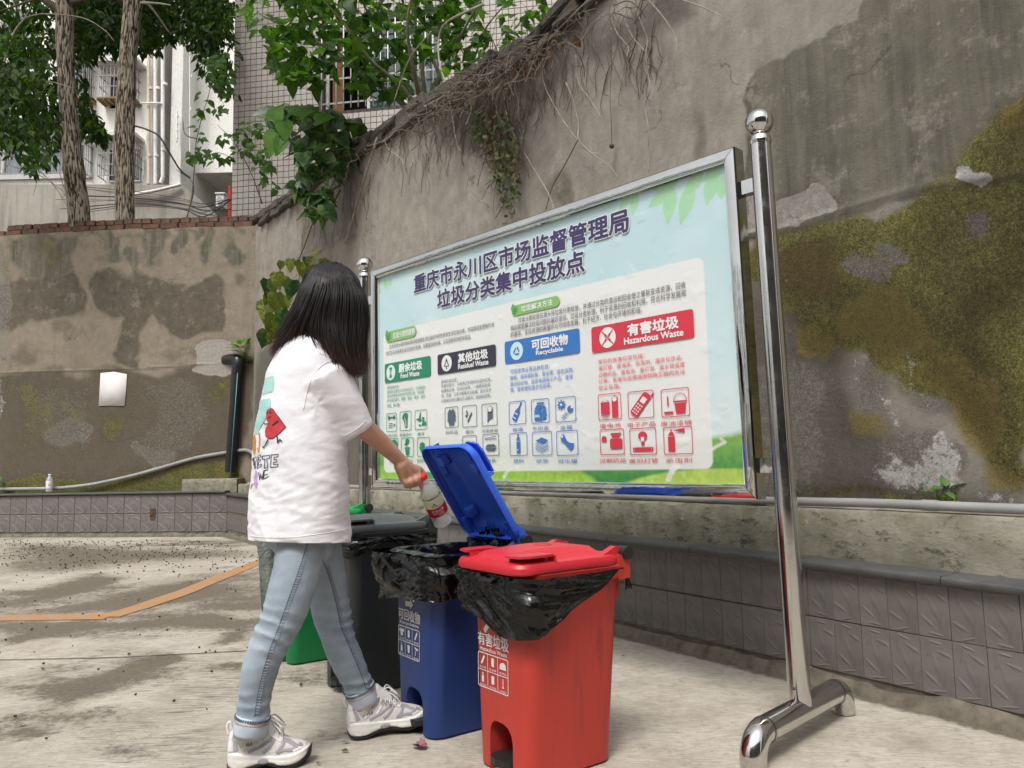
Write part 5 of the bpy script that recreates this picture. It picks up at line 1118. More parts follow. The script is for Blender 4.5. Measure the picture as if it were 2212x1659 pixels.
m = NT('printed_vinyl', .33, spec=.45); m.base(m.attr('ink').outputs['Color']); n = m.noise(22, 5, .7, dist=1.5); wr_ = m.ramp(m.noise(7, 5, .6, dist=2.5), [(.49, 0), (.50, 1), (.51, 0)]); m.bump(wr_, .25, .003, m.bump(n, .12, .003)); m.rough(m.ramp(m.noise(3, 5), [(.3, .25), (.7, .42)])); M_PRINT = m.m
sheet = obj('printed_sheet', me, M_PRINT, sign)
g = MB()
for z0, z1, u0, u1 in ((Z1-.002, Z1+.003, U0, U1), (Z0-.003, Z0+.002, U0, U1), (Z0, Z1, U0-.003, U0+.002), (Z0, Z1, U1-.002, U1+.006)): g.box(sg((u0+u1)/2, .0065, (z0+z1)/2), (u1-u0, .004, z1-z0), ax=SU3, ay=SN3)
obj('edge_strip', g, simple('white_edge', (.72,.72,.71), .5), sign)
INK = {}
def ink(c):
    k = tuple(c)
    if k not in INK: INK[k] = simple('ink', c, .36, var=.05, vs=3)
    return INK[k]
NAVY, GREEN, LGREEN, BLACK, BLUE, RED, WHITE, DGREY = (.045,.035,.115), (.012,.22,.115), (.22,.47,.12), (.035,.033,.055), (.035,.17,.48), (.60,.035,.06), (.76,.77,.77), (.09,.12,.16)
KB = .0065
def print2(vs, fs, u0, z0, w, h, c, k=0, name='lettering', parent=None, b=.0):
    # heavier strokes: the same letters laid down again a hair to each side
    g = MB(); D8 = [(0, 0)] + ([(math.cos(R(a))*b, math.sin(R(a))*b) for a in (range(0, 360, 45) if b > .004 else (0, 90, 180, 270))] if b > .0002 else [])
    for i, (dx, dz) in enumerate(D8): g.add([sg(u0+x*w+dx, KB+k*.0012+i*.00012, z0+y*h+dz) for x, y in vs], fs)
    return obj(name, g, ink(c), parent or sheet)
def text(s, xl, yt, yb, xr, c, bold=0.0, k=0, name='lettering', outline=None):
    """xl,yt,yb: left end (top and bottom) of the line in the photo; xr its right end"""
    u0, zt = SP(xl, yt); zb = SP(xl, yb)[1]; u1 = SP(xr, yt)[0]; v, f = text_mesh(s)
    if outline:
        print2(v, f, u0, zb, u1-u0, zt-zb, outline, k, b=.0072); k += 1
    return print2(v, f, u0, zb, u1-u0, zt-zb, c, k, name, b=bold*(zt-zb))
text('重庆市永川区市场监督管理局', 897, 596, 634, 1364, NAVY, .034, 0, outline=WHITE)
text('垃圾分类集中投放点', 947, 629, 668, 1266, NAVY, .034, 0, outline=WHITE)
def rrect(u0, u1, z0, z1, r, n=6):
    P = []
    for cx, cz, a0 in ((u1-r, z1-r, 0), (u0+r, z1-r, 90), (u0+r, z0+r, 180), (u1-r, z0+r, 270)):
        for i in range(n+1): a = R(a0+90*i/n); P.append((cx+r*math.cos(a), cz+r*math.sin(a)))
    return P
def patch(P, c, k=0, name='badge', parent=None):
    g = MB(); g.add([sg(u, KB+k*.0012, z) for u, z in P], [tuple(range(len(P)))]); return obj(name, g, ink(c), parent or sheet)
def ring(P, Q, c, k=0, name='icon_frame'):
    n = len(P); g = MB(); g.add([sg(u, KB+k*.0012, z) for u, z in P+Q], [(i, (i+1) % n, n+(i+1) % n, n+i) for i in range(n)]); return obj(name, g, ink(c), sheet)
def pill(xl, yt, yb, xr, s, tx0, tx1):
    u0, zt = SP(xl, yt); zb = SP(xl, yb)[1]; u1 = SP(xr, yt)[0]; h = zt-zb; patch(rrect(u0, u1, zb, zt, h*.49), LGREEN, 0)
    P = []
    for a, L, w in ((100, 1.25, .35), (70, 1.0, .3)):
        q = [(u0+.02, zb+.004)]
        for t in (.3, .6, .85): q.append((u0+.02+math.cos(R(a))*h*L*t-math.sin(R(a))*-w*h*math.sin(math.pi*t), zb+math.sin(R(a))*h*L*t))
        q.append((u0+.02+math.cos(R(a))*h*L, zb+math.sin(R(a))*h*L))
        for t in (.85, .6, .3): q.append((u0+.02+math.cos(R(a))*h*L*t+math.sin(R(a))*-w*h*math.sin(math.pi*t), zb+math.sin(R(a))*h*L*t))
        patch(q, (.12,.36,.10), 1, 'leaf_print')
    v, f = text_mesh(s); ua, ub = SP(tx0, yt)[0], SP(tx1, yt)[0]; print2(v, f, ua, zb+h*.2, ub-ua, h*.6, WHITE, 1, b=.001)
pill(836, 718, 741, 901, '垃圾分类的原则', 851, 898); pill(1107, 662, 684, 1211, '垃圾解决方法', 1128, 1196)
INKD = (.10,.085,.10)
text('生活垃圾分类的基本原则是按照生活垃圾的不同性质将生活垃圾分类，并选择适宜而有针对', 843, 744.5, 754, 1070, INKD, .006)
text('性的方法对各类生活垃圾进行处理、处置或回收利用，以实现较好的综合效益。', 836, 759.5, 769, 1020, INKD, .006)
text('垃圾分类就是在源头将垃圾分类投放，并通过分类的清运和回收使之重新变成资源，回收', 1121, 686, 698.5, 1486, INKD, .006)
text('再利用是解决垃圾问题的最好途径。垃圾分类处理，利于资源的回收和利用，符合科学发展观', 1105, 704, 716.5, 1487, INKD, .006)
text('的要求，实现资源的再循环与可持续发展，利于经济，社会与环境的和谐。', 1105, 718, 730.5, 1391, INKD, .006)
def badge(xl, yt, yb, xr, c, cn, en, t0, t1, e0, e1, icx, icr, icc, sym):
    u0, zt = SP(xl, yt); zb = SP(xl, yb)[1]; u1 = SP(xr, yt)[0]; h = zt-zb; b = patch(rrect(u0, u1, zb, zt, .012), c, 0)
    ua, ub = SP(t0, yt)[0], SP(t1, yt)[0]; v, f = text_mesh(cn); print2(v, f, ua, zb+h*.42, ub-ua, h*.44, WHITE, 1, b=.0022)
    ua, ub = SP(e0, yt)[0], SP(e1, yt)[0]; v, f = text_mesh(en); print2(v, f, ua, zb+h*.12, ub-ua, h*.24, WHITE, 1, b=.0012)
    cu, cz, r = SP(icx, yt)[0], (zt+zb)/2, h*.40; patch([(cu+r*math.cos(R(a)), cz+r*math.sin(R(a))) for a in range(0, 360, 12)], icc, 1, 'badge_disc')
    def bar(a, b, w, cc):
        d = Vector((b[0]-a[0], b[1]-a[1])).normalized()*w; patch([(cu+r*(a[0]+d.y), cz+r*(a[1]-d.x)), (cu+r*(b[0]+d.y), cz+r*(b[1]-d.x)), (cu+r*(b[0]-d.y), cz+r*(b[1]+d.x)), (cu+r*(a[0]-d.y), cz+r*(a[1]+d.x))], cc, 2, 'symbol')
    def head(p, ang, s, cc):
        patch([(cu+r*(p[0]+s*math.cos(R(ang+t))), cz+r*(p[1]+s*math.sin(R(ang+t)))) for t in (0, 130, 230)], cc, 2, 'symbol')
    if sym == 'x':
        for sx in (-1, 1):
            for sy in (-1, 1): bar((sx*.68, sy*.68), (sx*.2, sy*.2), .06, c); head((sx*.2, sy*.2), math.degrees(math.atan2(-sy, -sx)), .2, c)
        bar((-.3, .02), (.3, .02), .03, c); bar((0, -.25), (0, .25), .03, c)
    elif sym == 'tri':
        for a in (90, 210, 330):
            p = (.62*math.cos(R(a)), .62*math.sin(R(a))-.05); q = (.62*math.cos(R(a+120)), .62*math.sin(R(a+120))-.05); bar((p[0]*.75+q[0]*.25, p[1]*.75+q[1]*.25), (p[0]*.35+q[0]*.65, p[1]*.35+q[1]*.65), .08, c); head((p[0]*.25+q[0]*.75, p[1]*.25+q[1]*.75), math.degrees(math.atan2(q[1]-p[1], q[0]-p[0])), .2, c)
    elif sym == 'up':
        bar((-.42, -.3), (-.1, .25), .06, c); bar((.42, -.3), (.1, .25), .06, c); head((0, .4), 90, .28, c); bar((-.45, -.36), (-.12, -.36), .05, c); bar((.45, -.36), (.12, -.36), .05, c); bar((0, -.3), (0, -.75), .07, c)
    else:
        bar((-.3, .6), (.3, .6), .06, c); bar((-.3, -.6), (.3, -.6), .06, c); bar((-.28, .55), (.22, -.5), .04, c); bar((.28, .55), (-.22, -.5), .04, c); head((0, -.4), 90, .22, c); head((0, .42), 270, .2, c)
badge(833, 787, 828, 932, GREEN, '厨余垃圾', 'Food Waste', 864, 914, 868, 908, 846.5, 0, (.62,.74,.66), 'hg')
badge(947, 767, 810, 1073, BLACK, '其他垃圾', 'Residual Waste', 992, 1056, 992, 1057, 967, 0, (.74,.74,.74), 'up')
badge(1092, 739, 787, 1254, BLUE, '可回收物', 'Recyclable', 1151, 1229, 1160, 1218, 1118, 0, (.52,.72,.78), 'tri')
badge(1279, 708, 763, 1501, RED, '有害垃圾', 'Hazardous Waste', 1358, 1468, 1350, 1478, 1314, 0, (.74,.75,.70), 'x')
for c, L in ((GREEN, [('厨余垃圾包括：', 838, 838, 864), ('指居民日常生活及食品加工、饮食服务、', 838, 847.5, 922), ('单位供餐等活动中产生的垃圾，包括丢', 838, 856.5, 918), ('弃不用的菜叶、剩菜、剩饭、果皮、蛋壳、', 838, 866, 922), ('茶渣、骨头等。', 838, 877, 866)]),
             (DGREY, [('其他垃圾包括：', 955, 825, 990), ('危害比较小，没有再次利用的价值的垃圾，', 955, 834.5, 1064), ('如建筑垃圾，生活垃圾等，一般都采取填', 955, 845, 1061), ('埋、焚烧、卫生分解等方法处理，部分还可', 955, 855.5, 1063), ('以使用生物分解的方法解决，如放蚯蚓等。', 955, 866.5, 1063)]),
             (BLUE, [('可回收物主要品种包括：', 1104, 803, 1190), ('废纸、废弃塑料瓶、废金属、废包装物、', 1104, 817, 1242), ('废旧纺织物、废弃电器电子产品、废玻', 1104, 830.5, 1240), ('璃、废纸塑铝复合包装等。', 1104, 842.5, 1194)]),
             (RED, [('常见的有害垃圾包括：', 1294, 782, 1395), ('废灯管、废油漆、杀虫剂、废弃化妆品、', 1295, 796, 1478), ('过期药品、废电池、废灯泡、废水银温度', 1295, 810.5, 1482), ('计等，有害垃圾需按照特殊正确的方法', 1295, 824.5, 1482), ('安全处理。', 1295, 838.5, 1342)])):
    for s, x, y, xr in L: hgt = 7.2 if c == GREEN else 7.6 if c == DGREY else 9.8; text(s, x, y-hgt*.5, y+hgt*.5, xr, tuple(min(.8, k*1.15+.02) for k in c), .008)
# pictogram boxes
c5f = lambda x, y: ((1400+x/1.8433)/1.823, (1000+y/1.8433)/1.823); c6f = lambda x, y: ((1900+x/1.8436)/1.823, (1000+y/1.8436)/1.823)
def icon(cf, x0, x1, y0, y1, c, shapes, cap=None, lines=()):
    a = SP(*cf(x0, (y0+y1)/2+0)); ub = SP(*cf(x1, (y0+y1)/2))[0]; xm = (x0+x1)/2; zt = SP(*cf(xm, y0))[1]; zb = SP(*cf(xm, y1))[1]; ua = a[0]; r = .009; t = .0032
    ring(rrect(ua, ub, zb, zt, r, 4), rrect(ua+t, ub-t, zb+t, zt-t, r-t*.6, 4), c)
    W, H = ub-ua, zt-zb; k = 0
    for sh in shapes:
        cc = c
        if sh[0] == 'w': cc = (.72,.73,.71); sh = sh[1]; k = 1
        else: k = 0
        patch([(ua+W*x, zb+H*y) for x, y in sh], cc, k, 'pictogram')
    if cap:
        v, f = text_mesh(cap); w = W*(.30*len(cap) if len(cap) < 4 else 1.08); h_ = H*.17; u0 = (ua+ub)/2-w/2; print2(v, f, u0, zb-h_*1.75, w, h_, c)
def rc(x0, y0, x1, y1): return [(x0,y0),(x1,y0),(x1,y1),(x0,y1)]
def el(cx, cy, rx, ry, n=14): return [(cx+rx*math.cos(2*math.pi*i/n), cy+ry*math.sin(2*math.pi*i/n)) for i in range(n)]
def rot(P, a, cx=.5, cy=.5): ca, sa = math.cos(R(a)), math.sin(R(a)); return [(cx+(x-cx)*ca-(y-cy)*sa, cy+(x-cx)*sa+(y-cy)*ca) for x, y in P]
IB = BLUE; IR = RED; IG = GREEN; ID = DGREY
icon(c5f, 231, 305, 1155, 1290, IG, [rc(.28,.72,.72,.80), el(.24,.80,.09,.07), el(.24,.72,.09,.07), el(.76,.80,.09,.07), el(.76,.72,.09,.07), rc(.2,.22,.62,.26), rc(.2,.32,.62,.36), rc(.2,.42,.62,.46), el(.78,.34,.07,.07)], '骨骼内脏')
icon(c5f, 328, 411, 1142, 1283, IG, [rot([(.40,.15),(.60,.15),(.66,.5),(.78,.8),(.6,.92),(.4,.9),(.25,.75),(.36,.5)], 12), ('w', rot(rc(.47,.2,.50,.7), 12)), ('w', rot(rc(.55,.2,.57,.6), 12))], '菜梗菜叶')
icon(c5f, 437, 525, 1132, 1275, IG, [[(.1,.55),(.35,.6),(.42,.85),(.5,.9),(.48,.6),(.6,.45),(.45,.42),(.3,.45)], [(.55,.2),(.8,.2),(.74,.42),(.78,.62),(.6,.62),(.64,.42)], el(.42,.22,.1,.05), el(.85,.3,.06,.13)], '果皮')
icon(c5f, 240, 315, 1338, 1475, IG, [[(.1,.55),(.3,.85),(.7,.95),(.95,.75),(.9,.5),(.6,.6),(.35,.55)], el(.35,.35,.2,.12)], '蛋壳')
icon(c5f, 337, 428, 1333, 1473, IG, [rc(.3,.42,.7,.50), [(.33,.38),(.67,.38),(.62,.1),(.38,.1)], rc(.48,.5,.51,.82), el(.5,.82,.16,.14, 8), el(.36,.66,.1,.06)], '花落叶')
icon(c5f, 455, 545, 1330, 1470, IG, [[(.15,.5),(.85,.5),(.7,.2),(.3,.2)], el(.4,.6,.2,.14)], '剩菜剩饭')
icon(c5f, 655, 752, 1110, 1262, ID, [[(.36,.9),(.46,.84),(.54,.84),(.64,.9),(.78,.72),(.80,.3),(.72,.3),(.68,.58),(.70,.12),(.30,.12),(.32,.58),(.28,.3),(.20,.3),(.22,.72)]], '纺织品')
icon(c5f, 782, 887, 1098, 1257, ID, [rot(rc(.2,.42,.72,.50), 55), el(.32,.70,.05,.09), el(.28,.52,.07,.06), el(.36,.6,.05,.05)], '烟头')
icon(c5f, 922, 1035, 1085, 1248, ID, [el(.55,.72,.17,.16), ('w', el(.55,.74,.13,.12)), el(.55,.75,.04,.04), [(.38,.62),(.72,.62),(.70,.34),(.5,.3),(.36,.12),(.38,.3)]], '污染纸张')
icon(c5f, 930, 1048, 1305, 1465, ID, [rc(.15,.74,.85,.77), rot(rc(.15,.82,.85,.85), 6), [(.15,.4),(.3,.52),(.72,.52),(.85,.4)], [(.15,.36),(.85,.36),(.72,.22),(.3,.22)]], '餐具')
icon(c5f, 782, 887, 1318, 1470, ID, [rc(.2,.3,.8,.7)], '尘土')
icon(c5f, 1120, 1243, 1068, 1238, IB, [rot(rc(.36,.12,.62,.60), -32), rot([(.38,.60),(.60,.60),(.53,.74),(.45,.74)], -32), rot(rc(.455,.74,.525,.95), -32), rot(rc(.44,.95,.54,1.0), -32), ('w', rot(rc(.40,.22,.58,.26), -32)), ('w', rot(rc(.40,.42,.58,.46), -32))], '玻璃')
icon(c5f, 1282, 1413, 1052, 1228, IB, [[(.18,.12),(.60,.10),(.60,.55),(.18,.55)], [(.63,.10),(.84,.20),(.84,.55),(.63,.55)], [(.18,.58),(.60,.58),(.66,.76),(.32,.76)], [(.63,.58),(.84,.58),(.72,.76)], rc(.32,.79,.72,.86)], '牛奶盒')
v, f = text_mesh('Milk', .02); u_, z_ = SP(*c5f(1314, 1190)); print2(v, f, u_, z_, SP(*c5f(1350, 1190))[0]-u_, .014, WHITE, 2)
GE = [((.30+.22*(1 if i % 2 == 0 else .62)*math.cos(R(i*22.5+q))), (.70+.20*(1 if i % 2 == 0 else .62)*math.sin(R(i*22.5+q)))) for i in range(16) for q in (-6, 6)]
icon(c5f, 1458, 1606, 1037, 1220, IB, [GE, ('w', el(.30,.70,.06,.055)), el(.72,.50,.14,.13), ('w', el(.82,.56,.06,.05)), rot(rc(.42,.34,.62,.37), -30, .5, .3), rot(rc(.40,.26,.6,.29), -30, .5, .3), rot(rc(.38,.18,.58,.21), -30, .5, .3), rot(rc(.36,.10,.56,.13), -30, .5, .3)], '金属')
icon(c5f, 1125, 1253, 1297, 1465, IB, [rc(.40,.12,.60,.72), [(.40,.72),(.60,.72),(.54,.84),(.46,.84)], rc(.45,.86,.55,.93), ('w', rc(.42,.24,.52,.27)), ('w', rc(.42,.62,.58,.64))], '塑料')
icon(c5f, 1288, 1433, 1288, 1463, IB, [[(.18,.62),(.50,.50),(.82,.62),(.50,.76)]]+[[(.18,.60-.065*i),(.50,.47-.065*i),(.82,.60-.065*i),(.82,.575-.065*i),(.50,.445-.065*i),(.18,.575-.065*i)] for i in range(1, 6)], '纸张')
icon(c5f, 1465, 1622, 1280, 1463, IB, [[(.20,.72),(.26,.84),(.36,.86),(.50,.58),(.62,.50),(.82,.48),(.80,.32),(.66,.20),(.50,.34),(.42,.46),(.24,.56)], ('w', el(.29,.76,.04,.07))], '可乐罐')
icon(c6f, 846, 1014, 1012, 1204, IR, [rc(.12,.24,.50,.68), rc(.18,.70,.26,.73), rc(.38,.70,.46,.73), rc(.12,.16,.50,.20), rc(.18,.10,.44,.13), rc(.60,.10,.86,.84), rc(.68,.86,.78,.90), ('w', el(.73,.76,.10,.09)), rc(.66,.75,.80,.77), rc(.72,.69,.74,.83)], '废电池')
icon(c6f, 1062, 1250, 993, 1194, IR, [rot(rrect(.32,.68,.02,.98,.12), -40), ('w', rot(rc(.40,.58,.60,.80), -40)), rot(rc(.43,.61,.57,.77), -40), rot(rc(.62,.95,.68,1.12), -40)]+[('w', rot(el(.41+.09*i, .14+.11*j, .03, .035, 8), -40)) for i in range(3) for j in range(4)], '电子产品')
arc = [(.68+.24*math.cos(R(a)), .55+.28*math.sin(R(a))) for a in range(0, 181, 15)]; arc2 = [(.68+.22*math.cos(R(a)), .55+.26*math.sin(R(a))) for a in range(180, -1, -15)]
icon(c6f, 1303, 1509, 975, 1183, IR, [arc+arc2, rc(.44,.50,.92,.56), [(.48,.47),(.88,.47),(.84,.12),(.52,.12)], rc(.10,.12,.42,.20), rc(.22,.40,.27,.74)], '废油漆桶')
icon(c6f, 860, 1036, 1270, 1458, IR, [[(.08,.52),(.28,.52),(.28,.66),(.24,.73),(.12,.73),(.08,.66)], rrect(.42,.92,.24,.62,.05), rc(.50,.66,.82,.74), rrect(.46,.88,.76,.84,.02)], '过期药品')
icon(c6f, 1075, 1269, 1262, 1458, IR, [el(.5,.70,.17,.17), rc(.44,.36,.56,.48), ('w', rc(.44,.50,.56,.66)), rc(.47,.50,.53,.68), rc(.12,.14,.88,.28), ('w', rc(.17,.16,.18,.26)), ('w', rc(.82,.16,.83,.26))], '废旧灯管')
icon(c6f, 1321, 1532, 1253, 1455, IR, [rc(.16,.12,.40,.66), [(.16,.68),(.40,.68),(.33,.82),(.23,.82)], rc(.25,.84,.31,.90), [(.34,.86),(.74,.94),(.74,.78)], ('w', rc(.16,.655,.40,.665))], '杀虫剂')
# ================================================================ BINS
BA, BB = Vector((.59, -.807, 0)).normalized(), Vector((.807, .59, 0)).normalized()
BW, BL, BTW, BTL, BH = .26, .34, .36, .41, .60
def plastic(name, c, rough=.42, dirt=.35):
    m = NT(name, rough, spec=.45); n = m.noise(3, 7, .7); s_ = m.noise(1, 7, .72, sc=(14,14,1.2)); f = m.noise(70, 4, .7)
    k = m.ramp(n, [(.3, tuple(x*.85 for x in c)), (.7, c)]); k = m.mix(m.math('MULTIPLY', m.ramp(s_, [(.54, 0), (.70, 1)]), dirt), k, tuple(x*.35+.02 for x in c))
    k = m.mix(m.math('MULTIPLY', m.ramp(f, [(.62, 0), (.75, 1)]), dirt*.5), k, (.10,.08,.07)); m.base(k); m.rough(m.ramp(n, [(.3, rough-.08), (.7, rough+.14)])); m.bump(f, .08, .002); return m.m
M_BAG = NT('black_bin_liner', .2, spec=.42); m = M_BAG; m.base((.003,.003,.0035)); n = m.noise(5, 2, .4, dist=.8); w = m.ramp(m.noise(4.2, 2, .4, dist=1.6), [(.44, 0), (.5, 1), (.56, 0)]); w2 = m.ramp(m.noise(10, 2, .4, dist=1.2), [(.46, 0), (.5, 1), (.54, 0)]); m.rough(m.ramp(m.noise(12, 3), [(.3, .12), (.7, .30)])); m.bump(w2, .22, .004, m.bump(w, .45, .010, m.bump(n, .45, .03))); M_BAG = m.m
M_BAGW = NT('whitish_bin_liner', .35, spec=.5); m = M_BAGW; m.base(m.ramp(m.noise(5, 5), [(.3, (.17,.19,.18)), (.7, (.42,.44,.42))])); m.bump(m.noise(12, 5, .6, dist=2), .7, .02); M_BAGW = m.m
M_BP = simple('black_pedal', (.014,.014,.015), .5)
def rr2(w, l, r, n=6):
    P = []
    for cx, cy, a0 in ((w/2-r, l/2-r, 0), (-w/2+r, l/2-r, 90), (-w/2+r, -l/2+r, 180), (w/2-r, -l/2+r, 270)):
        for i in range(n+1): a = R(a0+90*i/n); P.append((cx+r*math.cos(a), cy+r*math.sin(a)))
    return P
def bin_(name, FL, hs, body_mat, lid_mat, label, lid_up=None, open_=False, dz=0):
    FLv = Vector((*FL, 0)); c0 = FLv+BA*BW/2+BB*BL/2; H = BH*hs
    root = thing(name, c0+Vector((0, 0, dz)), label, 'bin', 'four waste sorting bins in a row')
    def L(x, y, z): return c0+BA*x+BB*y+Vector((0, 0, z+dz))          # x along the front, y front to back
    sc = lambda z: (BW+(BTW-.03-BW)*z/H, BL+(BTL-.04-BL)*z/H, .02*z/H)
    def sec(z, d=0, r=.045): w, l, s_ = sc(z); return [L(x, y+s_, z) for x, y in rr2(w+2*d, l+2*d, r)]
    g = MB(); g.loft([sec(0, -.006), sec(.006), sec(H*.3), sec(H*.6), sec(H-.045), sec(H-.043, .012), sec(H-.006, .014), sec(H, .010)]); bme = newmesh('b', g)
    cut = MB(); cut.loft([sec(.16, -.008), sec(H+.05, -.005)]); cm = newmesh('c', cut)
    nt = MB(); P = []                                              # arched pedal recess in the front
    for x, z in ((.062, -.05), (.062, .10), (.055, .125), (.038, .142), (.012, .150), (-.030, .150), (-.048, .140), (-.058, .120), (-.060, .10), (-.060, -.05)): P.append((x, z))
    n_ = len(P); nt.add([L(x, -BL/2-.05, z) for x, z in P]+[L(x*.92, -BL/2+.10, z if z < 0 else z*.96) for x, z in P], [tuple(range(n_)), tuple(range(2*n_-1, n_-1, -1))]+[(i, n_+i, n_+(i+1) % n_, (i+1) % n_) for i in range(n_)])
    nm = newmesh('n', nt)
    for me_ in (bme, cm, nm):
        bm = bmesh.new(); bm.from_mesh(me_); bmesh.ops.recalc_face_normals(bm, faces=bm.faces); bm.to_mesh(me_); bm.free()
    r_ = boolean(bme, [cm, nm]); b = obj('body', r_, body_mat, root, smooth=True, angle=32)
    # pedal
    g = MB(); P = [(-.046, -.10), (.046, -.10), (.050, -.035), (.036, -.005), (0, .004), (-.036, -.005), (-.050, -.035)]; y0 = -BL/2+.015
    Z = .035; g.add([L(x, y0-y-.035, Z+(-.006 if y > -.05 else 0)) for x, y in P]+[L(x, y0-y-.035, Z+.014) for x, y in P], [tuple(range(7))[::-1], tuple(range(7, 14))]+[(i, (i+1) % 7, 7+(i+1) % 7, 7+i) for i in range(7)])
    obj('pedal', g, M_BP, root)
    # rim lugs at the back that carry the hinge
    hx, hy, hz = BTW/2-.005, BTL/2+.005, H+.032
    for s_ in (-1, 1):
        g = MB(); g.box(L(s_*(hx-.012), hy-.012, H-.01), (.030, .05, .075), ax=BA, ay=BB); g.box(L(s_*(hx-.035), hy-.032, H-.075), (.012, .05, .07), ax=BA, ay=BB, taper=1.0); obj('hinge_lug', g, body_mat, root)
        g = MB(); g.tube([L(s_*(hx-.03), hy, hz), L(s_*(hx+.012), hy, hz)], .021, 16); obj('hinge_pin', g, M_BP, root, smooth=True, angle=50)
    # lid in its own frame: x along the hinge, y from the hinge (0) to the front (-), z up
    th = lid_up or 0.0; ct, st_ = math.cos(th), math.sin(th)
    def D(x, y, z):                                                # rotate about the hinge
        y2 = y*ct-(z)*-st_*-1 if False else y*ct+z*st_; z2 = -y*st_+z*ct
        return L(x, hy+y2, hz+z2)
    W, LN_ = BTW, BTL+.012
    zl = -.034
    def lsec(w, l, z, yc, r=.055): return [D(x, yc+y, z) for x, y in rr2(w, l, r)]
    yc = -.012-LN_/2
    g = MB(); g.loft([lsec(W-.012, LN_-.012, zl+.012, yc), lsec(W-.004, LN_-.004, zl, yc), lsec(W, LN_, zl+.004, yc), lsec(W, LN_, zl+.020, yc), lsec(W-.010, LN_-.010, zl+.030, yc), lsec(W-.05, LN_-.05, zl+.036, yc), lsec(W-.055, LN_-.055, zl+.030, yc, .045)], caps=False)
    lid = obj('lid', g, lid_mat, root, smooth=True, angle=30)
    # raised crown of the lid, arched along its length, hollow below
    g = MB(); nx_, ny_ = 17, 21; vs = []
    for layer in (0, 1):
        for j in range(ny_):
            t = j/(ny_-1); y = -.012-.022-(LN_-.044)*t
            for i in range(nx_):
                s_ = i/(nx_-1)*2-1; a = abs(s_)
                ed = min(1, t*11, (1-t)*13); ed = ed*ed*(3-2*ed)
                mid = 1 if a < .58 else max(0, 1-(a-.58)/.10); side = math.exp(-((a-.86)/.09)**2)
                h = zl+.030+ed*(.022*mid+.013*side)+.010*math.sin(math.pi*min(1, t*1.05))*(mid)
                vs.append(D(s_*(W-.052)/2, y, h-(.0035 if layer else 0)))
    fs = [(j*nx_+i, j*nx_+i+1, (j+1)*nx_+i+1, (j+1)*nx_+i) for j in range(ny_-1) for i in range(nx_-1)]; N_ = nx_*ny_
    g.add(vs, [f[::-1] for f in fs]+[tuple(N_+k for k in f) for f in fs])
    obj('lid_crown', g, lid_mat, lid, smooth=True, angle=38)
    for s_ in (-1, 1):                                             # grips overhanging both sides near the front, and the lid arms
        g = MB(); x0, x1 = s_*W*.29, s_*(W/2-.004); top = zl+.055; P = [(x0, -.30), (x1*.98, -.295), (x1, -.33), (x1, -LN_+.04), (x1*.93, -LN_+.008), (x0, -LN_-.004)]
        k_ = len(P); a = [D(x, y, top) for x, y in P]+[D(x, y, top-.007) for x, y in P]; fs = [tuple(range(k_)), tuple(range(2*k_-1, k_-1, -1))]+[(i, k_+i, k_+(i+1) % k_, (i+1) % k_) for i in range(k_)]
        g.add(a, fs); g.add([D(x0+s_*q, y, z) for q in (0, .006) for y, z in ((-.295, zl+.03), (-.295, top), (-LN_+.01, top), (-LN_+.01, zl+.03))], [(0,1,2,3),(7,6,5,4),(0,4,5,1),(3,2,6,7)])
        g.add([D(x, y, z) for y in (-.292, -.286) for x, z in ((x0, zl+.03), (x1, zl+.03), (x1*.98, top-.004), (x0, top-.004))], [(0,1,2,3),(7,6,5,4),(1,5,6,2),(3,2,6,7)])
        obj('grip', g, lid_mat, lid)
        g = MB(); g.add([D(s_*(hx-.026)+q, y, z) for q in (-.013, .013) for y, z in ((.018, -.016), (.020, .014), (-.03, .022), (-.10, -.006), (-.10, zl+.006), (-.02, zl+.006))], [tuple(range(6)), tuple(range(11, 5, -1))]+[(i, 6+i, 6+(i+1) % 6, (i+1) % 6) for i in range(6)])
        obj('lid_arm', g, lid_mat, lid)
    # stiffening ribs inside the lid at the hinge side
    g = MB()
    for i in range(15):
        x = -W*.36+W*.72*i/14; h = .030 if abs(i-7) > 1 else .06
        g.add([D(x+q, y, z) for q in (-.0012, .0012) for y, z in ((-.03, zl+.028), (-.03, zl+.006), (-.03-h, zl+.034))], [(0,1,2),(5,4,3),(0,3,4,1),(1,4,5,2),(2,5,3,0)])
    g.box(D(0, -.03, zl+.010), (W*.76, .003, .03), ax=BA, ay=BB*ct+Vector((0,0,-st_)), az=BB*st_+Vector((0,0,ct))); obj('lid_rib', g, lid_mat, lid)
    g = MB()
    for x, y in ((-.10, -.12), (-.10, -.36), (.11, -.33)):
        g.loft([[D(x+a, y+b, z) for a, b in rr2(w_, w_, .008, 3)] for z, w_ in ((zl+.045, .05), (zl+.022, .042), (zl+.018, .038))])
    obj('lid_boss', g, lid_mat, lid, smooth=True, angle=35)
    # round emblem moulded on the crown
    g = MB(); rings = []
    for i in range(25):
        a = 2*math.pi*i/24; rings.append([D(.0+(.032+q*.002)*math.cos(a), -.20+(.032+q*.002)*math.sin(a)*.8, zl+.0622+p) for q, p in ((-1, 0), (0, .0022), (1, 0))])
    g.add([v for r in rings for v in r], [(3*i+j, 3*i+3+j, 3*i+4+j, 3*i+1+j) for i in range(24) for j in range(2)]); obj('emblem', g, lid_mat, lid, smooth=True)
    # a point on the sloping front face
    w0, l0, s0 = sc(0); w1, l1, s1 = sc(H); fb0 = L(0, -l0/2+s0, 0); fb1 = L(0, -l1/2+s1, H); up = (fb1-fb0)/H; nrm = BA.cross(up).normalized()
    if nrm.dot(BB) > 0: nrm = -nrm
    def front(x, z, k=.0015): return fb0+up*z+BA*x+nrm*k
    return root, b, L, front, sc, H, D
